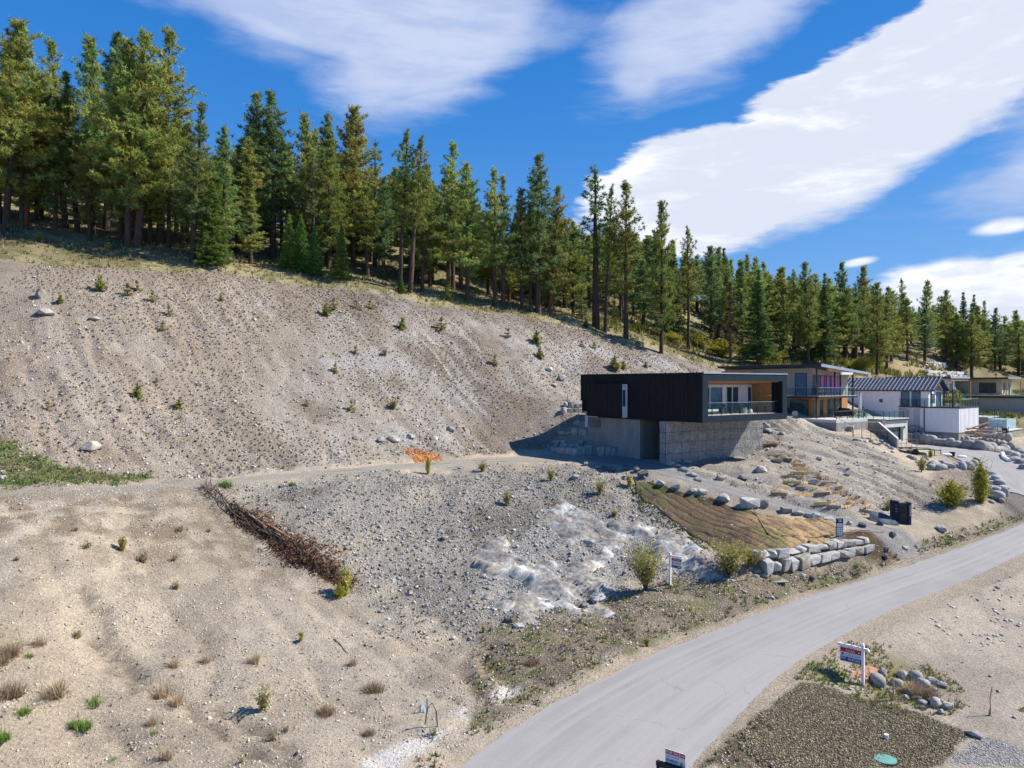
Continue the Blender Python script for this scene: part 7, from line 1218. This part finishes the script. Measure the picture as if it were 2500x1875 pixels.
# the forest behind: each tree its own object, tops kept under the ridge line of the photo
SKX = [0, 60, 130, 180, 250, 320, 400, 470, 520, 570, 640, 700, 760, 850, 900, 960, 1010, 1080, 1150, 1200, 1260, 1320, 1390, 1450, 1500, 1560, 1620, 1700, 1800, 1900, 2000, 2100, 2200, 2300, 2400, 2500]
SKY_ = [150, 190, 230, 220, 200, 210, 230, 310, 370, 340, 280, 320, 310, 330, 420, 400, 400, 430, 450, 490, 500, 480, 520, 545, 545, 545, 560, 590, 600, 640, 665, 680, 705, 715, 740, 770]
reg = [(-1e9, 600, 'pine of the dense left hillside stand, behind the front trunks', 'pines of the dense left hillside stand'), (600, 1100, 'pine in the second rank behind the young firs and open topped pines', 'pines behind the young firs and open topped pines'), (1100, 1500, 'pine in the thick of the middle hillside, behind the tallest cone', 'pines in the thick of the middle hillside'),
       (1500, 2000, 'pine on the ridge above the black and beige houses', 'pines on the ridge above the black and beige houses'), (2000, 1e9, 'pine on the far slope above the barn and cream houses', 'pines on the far slope above the barn and cream houses')]
keys = ['pine0', 'pine1', 'pine2', 'pine3', 'pine4', 'pine5', 'pine6', 'pine7', 'pine8', 'pine9', 'pine2', 'pine5', 'fir1', 'sparse']
rs = random.Random(5); placed = list(FP); cnt = 0; tries = 0
def edgeY(px): return np.interp(px, [-200, 0, 300, 560, 700, 900, 1150, 1330, 1500, 1640, 1800, 2000, 2200, 2500], [80, 80, 80, 80, 83, 90, 93, 97, 103, 108, 112, 110, 128, 150])
while cnt < 244 and tries < 20000:
    tries += 1; px = rs.uniform(-120, 2620); e_ = edgeY(px); depth = rs.random()**1.6*(44 if px > 1300 else 30); Yp = e_+depth+2; Xp = (px-CX)/F*Yp; md = 1.9+.015*depth
    if any((Xp-a_)**2+(Yp-b_)**2 < md*md for a_, b_ in placed): continue
    z_ = hz(Xp, Yp); base_py = CY-z_/Yp*F; lim = np.interp(px, SKX, SKY_)+abs(rs.gauss(0, 34))+max(0, (Yp-e_)*.3)*0; h = (base_py-lim)/F*Yp; 
    if h < 5: continue
    h = min(h, rs.choice([rs.uniform(8, 13), rs.uniform(14.5, 22), rs.uniform(14.5, 22), rs.uniform(14.5, 22)])); placed.append((Xp, Yp)); cnt += 1
    for (a_, b_, lb, gp_) in reg:
        if a_ <= px < b_: tree(rs.choice(keys), (Xp, Yp, z_-.1), h, lb, gp_, wide=rs.uniform(.95, 1.25)*min(1.7, max(1, 17/h*.95))); break
# farther back the wood reads as one mass
tr_, cr, H0 = PROT['pine5']; np.random.seed(8)
def lowpine(seed):
    rs_ = np.random.RandomState(seed); n = 260; f_ = rs_.rand(n)**.8; a_ = rs_.rand(n)*6.28; r_ = 2.3*(1-f_**1.3*.9)*rs_.rand(n)**.5; c_ = np.stack([np.cos(a_)*r_, np.sin(a_)*r_, 17*(.15+.84*f_)], -1); return c_, rs_
vs, ts, cs_, k0, fc = [], [], [], 0, 0
while fc < 260:
    px = rs.uniform(-60, 2560); e_ = edgeY(px); Yp = e_+(34 if px < 1300 else 46)+rs.random()*60; Xp = (px-CX)/F*Yp; z_ = hz(Xp, Yp); lim = np.interp(px, SKX, SKY_)+30+abs(rs.gauss(0, 25)); h = min(((CY-z_/Yp*F)-lim)/F*Yp, rs.uniform(14, 20))
    if h < 5: continue
    c_, r_ = lowpine(fc); s_ = h/17; v, T, tn = needles(c_*s_+np.array([Xp, Yp, z_]), np.full(len(c_), .75*s_), 7, palette(len(c_), PG+PB_, .2), .3, .16); vs.append(v); ts.append(T+k0); cs_.append(tn); k0 += len(v); fc += 1
link('distant_forest', trimesh('distant_forest', np.vstack(vs), np.vstack(ts), MAT['foliage'], np.vstack(cs_)), kind='stuff', label='dark wood of pines filling the hill behind the nearer trees', cat='forest')
# small conifers and bushes on the bank
BP = [(245, 708, 38, 'babypine'), (147, 738, 22, 'babypine'), (312, 720, 34, 'babydry'), (335, 708, 30, 'babydry'), (372, 735, 30, 'babydry'), (412, 768, 26, 'babydry'), (397, 805, 26, 'babydry'), (540, 732, 16, 'babypine'), (335, 970, 34, 'babypine'), (437, 995, 26, 'babypine'), (118, 1000, 26, 'babydry'), (293, 1006, 22, 'babydry'), (383, 932, 14, 'babydry'),
      (796, 768, 30, 'babypine'), (815, 755, 34, 'babydry'), (870, 752, 26, 'babydry'), (903, 752, 26, 'babydry'), (818, 908, 26, 'babydry'), (868, 862, 22, 'babydry'), (982, 802, 30, 'babypine'), (1078, 805, 38, 'babydry'), (1240, 822, 26, 'babydry'), (1310, 838, 34, 'babypine'), (1318, 873, 28, 'babypine'), (1420, 845, 18, 'babydry'), (1450, 848, 18, 'babydry'), (1500, 898, 32, 'babypine'), (1522, 900, 22, 'babypine'), (1577, 896, 16, 'babypine'), (1208, 890, 30, 'babydry'), (748, 990, 18, 'babydry'), (858, 1000, 30, 'babydry')]
for i, (px, py, hp, key) in enumerate(sorted(BP)):
    p = G(px, py+2); tree(key, p-Vector((0, 0, .03)), mpx(p, hp), f'{"fresh green" if key == "babypine" else "yellowish dry"} knee high pine seedling, {ordn[i]} from the left on the high bank', 'young pines scattered over the high bank', 'young_pine', wide=1.1, cat='young pine')
x, y = sample(0, 150, 84, 170, 30000, lambda x, y: (x/y > .06)*(x/y < .72)*gz(zUp, x, y)*(gz(dEdge, x, y) < -3)*sst(.5, .62, fbm(x*.16, y*.16, 121)))
put_tufts('undergrowth', x, y, np.random.uniform(.3, 1.1, len(x)), np.full(len(x), .09), 7, palette(len(x), [(.26, .26, .05), (.20, .22, .05), (.32, .29, .08), (.24, .20, .09)]), 'yellow-green low undergrowth beneath the hillside pines', 'undergrowth', spread=.9)
x, y = sample(-28, 22, 20, 46, 2600, lambda x, y: gz(lowl, x, y)*free(x, y)*sst(.48, .6, fbm(x*.3, y*.3, 122)))
put_tufts('dry_sprigs', x, y, np.random.uniform(.05, .2, len(x)), np.full(len(x), .012), 7, palette(len(x), [(.24, .18, .11), (.19, .13, .08), (.30, .25, .13), (.16, .15, .06)]), 'thin dry sprigs dotted over the bare beige ground', 'dry sprigs', spread=1.1)
# ------------------------------------------------------------------ shrubs
def shrub(key, seed, H_, wid, ns, nl, cls, lsz=.055, upright=.75, bare=.25, stemw=.016):
    np.random.seed(seed); m = 5; s_ = np.linspace(0, 1, m); a = np.random.rand(ns)*6.28; tilt_ = np.random.rand(ns)**.8*(1-upright)*1.7; L_ = H_*np.random.uniform(.55, 1.03, ns)
    r_ = (s_**1.25)*np.sin(tilt_)[:, None]*L_[:, None]*wid; wob = np.cumsum(np.random.randn(ns, m, 2)*.03*H_, 1)*s_[:, None]
    paths = np.stack([np.cos(a)[:, None]*r_+wob[:, :, 0], np.sin(a)[:, None]*r_+wob[:, :, 1], s_*L_[:, None]*np.cos(tilt_*.6)[:, None]], -1); bv, bq = tubes_np(paths, np.tile(stemw*(1-s_*.7), (ns, 1)), 3); stem = trimesh('stem', bv, bq, MAT['twig'])
    i_ = np.random.randint(0, ns, nl); t_ = np.random.uniform(bare, 1.02, nl); cen = np.stack([np.array([np.interp(t_[k], s_, paths[i_[k], :, j]) for k in range(nl)]) for j in range(3)], -1)+np.random.randn(nl, 3)*.045*H_
    if bare < .12:
        nv = int(nl*.5); q_ = np.random.randn(nv, 3); q_ /= np.linalg.norm(q_, axis=1)[:, None]; q_ *= (np.random.rand(nv, 1)**.4); zz_ = (q_[:, 2]+1)/2; tp_ = (1-zz_**2.2)*.85+.15; an_ = np.arctan2(q_[:, 1], q_[:, 0]); lo_ = .35+1.2*vn(an_*2.2+9, zz_*7, seed)
        W_ = H_*(.24 if key == 'poplar' else .5); cen[:nv] = np.stack([q_[:, 0]*W_*tp_*lo_, q_[:, 1]*W_*tp_*lo_, H_*(.03+.95*zz_*(.8+.3*vn(an_*2, zz_*0, seed+3)))], -1)
    cc_ = palette(nl, cls, .25); v, T, tn = needles(cen, np.full(nl, lsz*1.6), 5, cc_, .1, .34); leaf = trimesh('foliage', v, T, MAT['leaf'], tn); PROT[key] = (stem, leaf, H_)
YG = [(.50, .47, .10), (.56, .51, .14), (.42, .42, .09), (.60, .54, .26)]
DG = [(.42, .38, .2), (.38, .36, .15), (.33, .30, .12), (.48, .45, .28)]
shrub('willow', 31, 2.6, 1.05, 80, 1900, YG+[(.5, .46, .3)], .05, .66, .3); shrub('poplar', 32, 3.6, .8, 40, 2600, [(.48, .47, .07), (.56, .52, .10), (.38, .40, .06)], .06, .84, .04); shrub('roundbush', 33, 2.4, 1.05, 60, 2800, [(.50, .47, .07), (.56, .51, .09), (.42, .42, .06)], .055, .55, .02)
shrub('thin', 34, 1.4, .8, 20, 420, DG+YG[:1], .045, .8, .2); shrub('weed', 35, .7, 1.0, 16, 200, DG, .03, .6, .2, .008); shrub('yellowweed', 36, 1.0, .8, 24, 520, YG, .04, .75, .15, .009)
def bush(key, px, py, hp, label, wd=1., name='shrub', cat='shrub', group=None):
    p = G(px, py); h = mpx(p, hp); st, lf, H0 = PROT[key]; s_ = h/H0; o = thing(name, p-Vector((0, 0, .03)), label, cat, group); o.scale = (s_*wd, s_*wd, s_); o.rotation_euler = (0, 0, random.uniform(0, 6.28)); link('stem', st, o); link('foliage', lf, o)
bush('willow', 1577, 1442, 118, 'big pale yellow-green willow bush left of the second sale sign', 1.0); bush('willow', 1780, 1408, 90, 'wispy yellow bush at the left end of the boulder wall', 1.3); bush('willow', 1832, 1390, 60, 'low olive bush squeezed against the boulder wall end', 1.2)
bush('poplar', 2394, 1228, 108, 'tall narrow yellow-green young poplar by the driveway boulders', 1.0, 'young_poplar', 'young tree'); bush('roundbush', 2322, 1236, 68, 'round yellow-green bush left of the tall young poplar', 1.15); bush('thin', 2250, 1152, 42, 'straggly yellow bush on the crest above the furrowed slope', 1.3); bush('thin', 2168, 1248, 34, 'pale yellow bush behind the entrance pillar', 1.4)
bush('yellowweed', 843, 1455, 74, 'upright yellow-green bush at the lower tip of the brush pile', .9); bush('roundbush', 828, 1462, 42, 'low olive growth under the tip of the brush pile', .8); bush('poplar', 1045, 1158, 46, 'yellow-green bush on the track lip in front of the orange netting', .7); bush('thin', 1178, 1152, 30, 'pale tan bush on the track lip right of the orange netting', 1.5); bush('thin', 1345, 1175, 40, 'thin yellow bush below the end of the track', 1.2)
bush('thin', 1465, 1208, 44, 'thin tan bush on the rubble bank under the driveway', 1.2); bush('thin', 1238, 1235, 42, 'thin yellow bush on the rubble bank below the tan one', 1.2); bush('yellowweed', 1537, 1190, 34, 'bright olive bush at the upper left corner of the matting', 1.3); bush('thin', 1500, 1262, 24, 'small pale yellow bush above the rock outcrop', 1.6); bush('thin', 960, 1000, 30, 'pale yellow bush midway up the high bank', 1.6); bush('thin', 940, 870, 24, 'pale dry bush high on the middle bank', 1.2)
bush('yellowweed', 1505, 905, 22, 'green bush patch on the bank above the black house roof', 2.2); bush('yellowweed', 95, 588, 22, 'yellow-green bush in the grass under the left pines', 2.0); bush('yellowweed', 262, 612, 22, 'low yellow-green bush in the grass below the reddish trunks', 1.5); bush('poplar', 2272, 1116, 20, 'small green bush among the pull-out boulders', 1.4)
for i, (px, w_) in enumerate([(1700, 40), (1760, 46), (1830, 40), (1890, 34), (2100, 36), (2132, 30), (1560, 24), (1640, 30), (1340, 20), (1250, 18)]):
    bush('roundbush', px, {1700: 845, 1760: 870, 1830: 875, 1890: 885, 2100: 905, 2132: 900, 1560: 812, 1640: 838, 1340: 748, 1250: 728}[px], w_, f'yellow-green undergrowth bush, {ordn[i]} of those in the shade of the pines', 2.0, 'undergrowth_bush', 'bush', 'yellow-green undergrowth bushes under the pines')
for i, (px, py, hp, key) in enumerate(sorted([(299, 1345, 40, 'yellowweed'), (212, 1342, 26, 'weed'), (642, 1738, 66, 'thin'), (665, 1812, 34, 'weed'), (425, 1372, 22, 'weed'), (352, 1375, 34, 'weed'), (442, 1300, 22, 'weed'), (185, 1298, 16, 'weed'), (190, 1560, 26, 'weed'), (735, 1565, 26, 'yellowweed'), (590, 1865, 22, 'weed'), (430, 1440, 26, 'weed'), (700, 1790, 24, 'weed'), (42, 1370, 16, 'weed'), (510, 1300, 14, 'weed'),
        (1060, 1800, 30, 'weed'), (1180, 1545, 20, 'yellowweed'), (1580, 1580, 26, 'yellowweed'), (2272, 1187, 12, 'weed'), (2363, 1195, 12, 'weed')])):
    bush(key, px, py, hp, f'{"yellowish" if key != "weed" else "dry tan"} leafy weed, {ordn[i]} from the left in the lower ground', 1.2, 'weed', 'weed', 'leafy weeds dotted over the lower ground')
# dry tussocks
def tussock(key, seed, n, h, w, cols):
    np.random.seed(seed); v, T, tn = blades(np.random.randn(n)*w, np.random.randn(n)*w, np.random.uniform(.4, 1.1, n)*h, np.full(n, .011), 3, palette(n, cols), 1.15, z=np.zeros(n)); PROT[key] = (trimesh('blades', v, T, MAT['grass'], tn), None, h)
tussock('dry', 41, 90, .8, .1, [(.46, .35, .22), (.38, .28, .18), (.54, .43, .29)]); tussock('grn', 42, 120, .3, .09, [(.15, .26, .05), (.20, .30, .07)]); tussock('brn', 43, 260, .5, .15, [(.30, .22, .15), (.36, .27, .19)])
TS = [(30, 1600, 60, 'dry'), (5, 1620, 50, 'dry'), (95, 1578, 40, 'dry'), (140, 1700, 60, 'dry'), (120, 1708, 40, 'dry'), (395, 1708, 58, 'dry'), (430, 1722, 44, 'dry'), (425, 1630, 36, 'dry'), (370, 1772, 34, 'dry'), (622, 1618, 38, 'dry'), (190, 1555, 24, 'dry'), (405, 1855, 44, 'dry'), (860, 1625, 28, 'dry'), (795, 1745, 30, 'brn'), (910, 1690, 32, 'brn'), (900, 1796, 20, 'brn'), (500, 1620, 30, 'dry'), (20, 1700, 40, 'brn'), (1300, 1622, 22, 'brn'),
      (228, 1722, 26, 'grn'), (52, 1745, 24, 'grn'), (205, 1778, 28, 'grn'), (180, 1772, 18, 'grn'), (5, 1805, 28, 'grn'), (70, 1605, 14, 'grn'), (377, 1795, 14, 'grn'), (275, 1860, 14, 'grn'), (2240, 1700, 52, 'dry'), (2220, 1690, 40, 'dry'), (550, 1188, 22, 'grn'), (712, 1185, 12, 'grn'), (2265, 1700, 30, 'brn')]
for i, (px, py, hp, key) in enumerate(sorted(TS)):
    p = G(px, py); h = mpx(p, hp); m_, _, H0 = PROT[key]; s_ = h/H0*.9; nm = {'dry': 'long bladed straw coloured', 'grn': 'small bright green', 'brn': 'round brown'}[key]
    o = link('grass_tussock', m_, None, f'{nm} grass tussock, {ordn[i]} from the left on the bare ground', 'grass tussock', 'tussocks on the bare ground', loc=p); o.scale = (s_*1.2, s_*1.2, s_); o.rotation_euler = (0, 0, random.uniform(0, 6.28))
# ------------------------------------------------------------------ brush pile: felled saplings with brown needles
np.random.seed(77); q0, q1b = G(500, 1192), G(845, 1432); bp_ = thing('brush_pile', q0.lerp(q1b, .5), 'long heap of felled saplings with rust brown needles sliding down the bank', 'brush pile'); ob = np.array(ORG[bp_.name])
ctr = [G(x_, y_) for x_, y_ in ((495, 1190), (560, 1245), (640, 1300), (720, 1352), (790, 1400), (850, 1440))]; ctr = np.array([tuple(v) for v in ctr])
def along_(t): return np.stack([np.interp(t, np.linspace(0, 1, 6), ctr[:, j]) for j in range(3)], -1)
lat = np.array([.75, .35, .25]); 
for k in range(16):
    t0 = random.uniform(0, .4); t1 = t0+random.uniform(.3, .55); tt = np.linspace(t0, t1, 7); off_ = random.uniform(-.45, .45); pts = along_(tt)+lat*off_*(0.5+tt[:, None])+np.array([0, 0, .18+.25*random.random()])+np.random.randn(7, 3)*.09+lat*np.linspace(0, random.uniform(-.5, .5), 7)[:, None]
    bv, bq = tubes_np(pts[None]-ob, np.linspace(.05, .015, 7)[None], 6); link('trunk', trimesh('trunk', bv, bq, MAT['twig'] if k % 3 else MAT['stakeold'], None, True), bp_)
n_ = 520; t0 = np.random.rand(n_)**1.2*.95; base_ = along_(t0)+lat*(np.random.randn(n_, 1)*.45*(.35+t0[:, None]))+np.array([0, 0, .1]); d_ = np.random.randn(n_, 3)*.45+np.array([.35, -.35, .45]); d_[t0 < .12] += np.array([-.4, .2, .2]); sg = np.linspace(0, 1, 4)
pts = base_[:, None]+d_[:, None]*sg[:, None]*np.random.uniform(.6, 1.3, (n_, 1, 1))-np.array([0, 0, .5])*(sg[:, None]**2)*.6; bv, bq = tubes_np(pts-ob, np.tile(.017*(1-sg*.6), (n_, 1)), 3); link('branches', trimesh('branches', bv, bq, MAT['twig']), bp_, kind='stuff')
n_ = 2300; t0 = np.random.uniform(.22, 1.0, n_); w_ = np.interp(t0, [.24, .4, .75, .9, 1], [.3, .85, 1.2, .8, .35])*(.6+.8*vn(t0*14, t0*0, 4)); cn = along_(t0)+lat*(np.random.randn(n_, 1)*.62*w_[:, None])+np.stack([np.zeros(n_), np.zeros(n_), np.random.rand(n_)*.5*w_+.05], -1)+np.random.randn(n_, 3)*.06
cn[:, 2] = np.maximum(cn[:, 2], H(cn[:, 0], cn[:, 1])+.04)
v, T, tn = needles(cn-ob, np.full(n_, .2), 7, palette(n_, [(.22, .105, .06), (.27, .13, .07), (.15, .085, .055), (.32, .18, .10), (.19, .14, .10)], .2), -.45, .12); link('needles', trimesh('needles', v, T, MAT['brownleaf'], tn), bp_, kind='stuff')
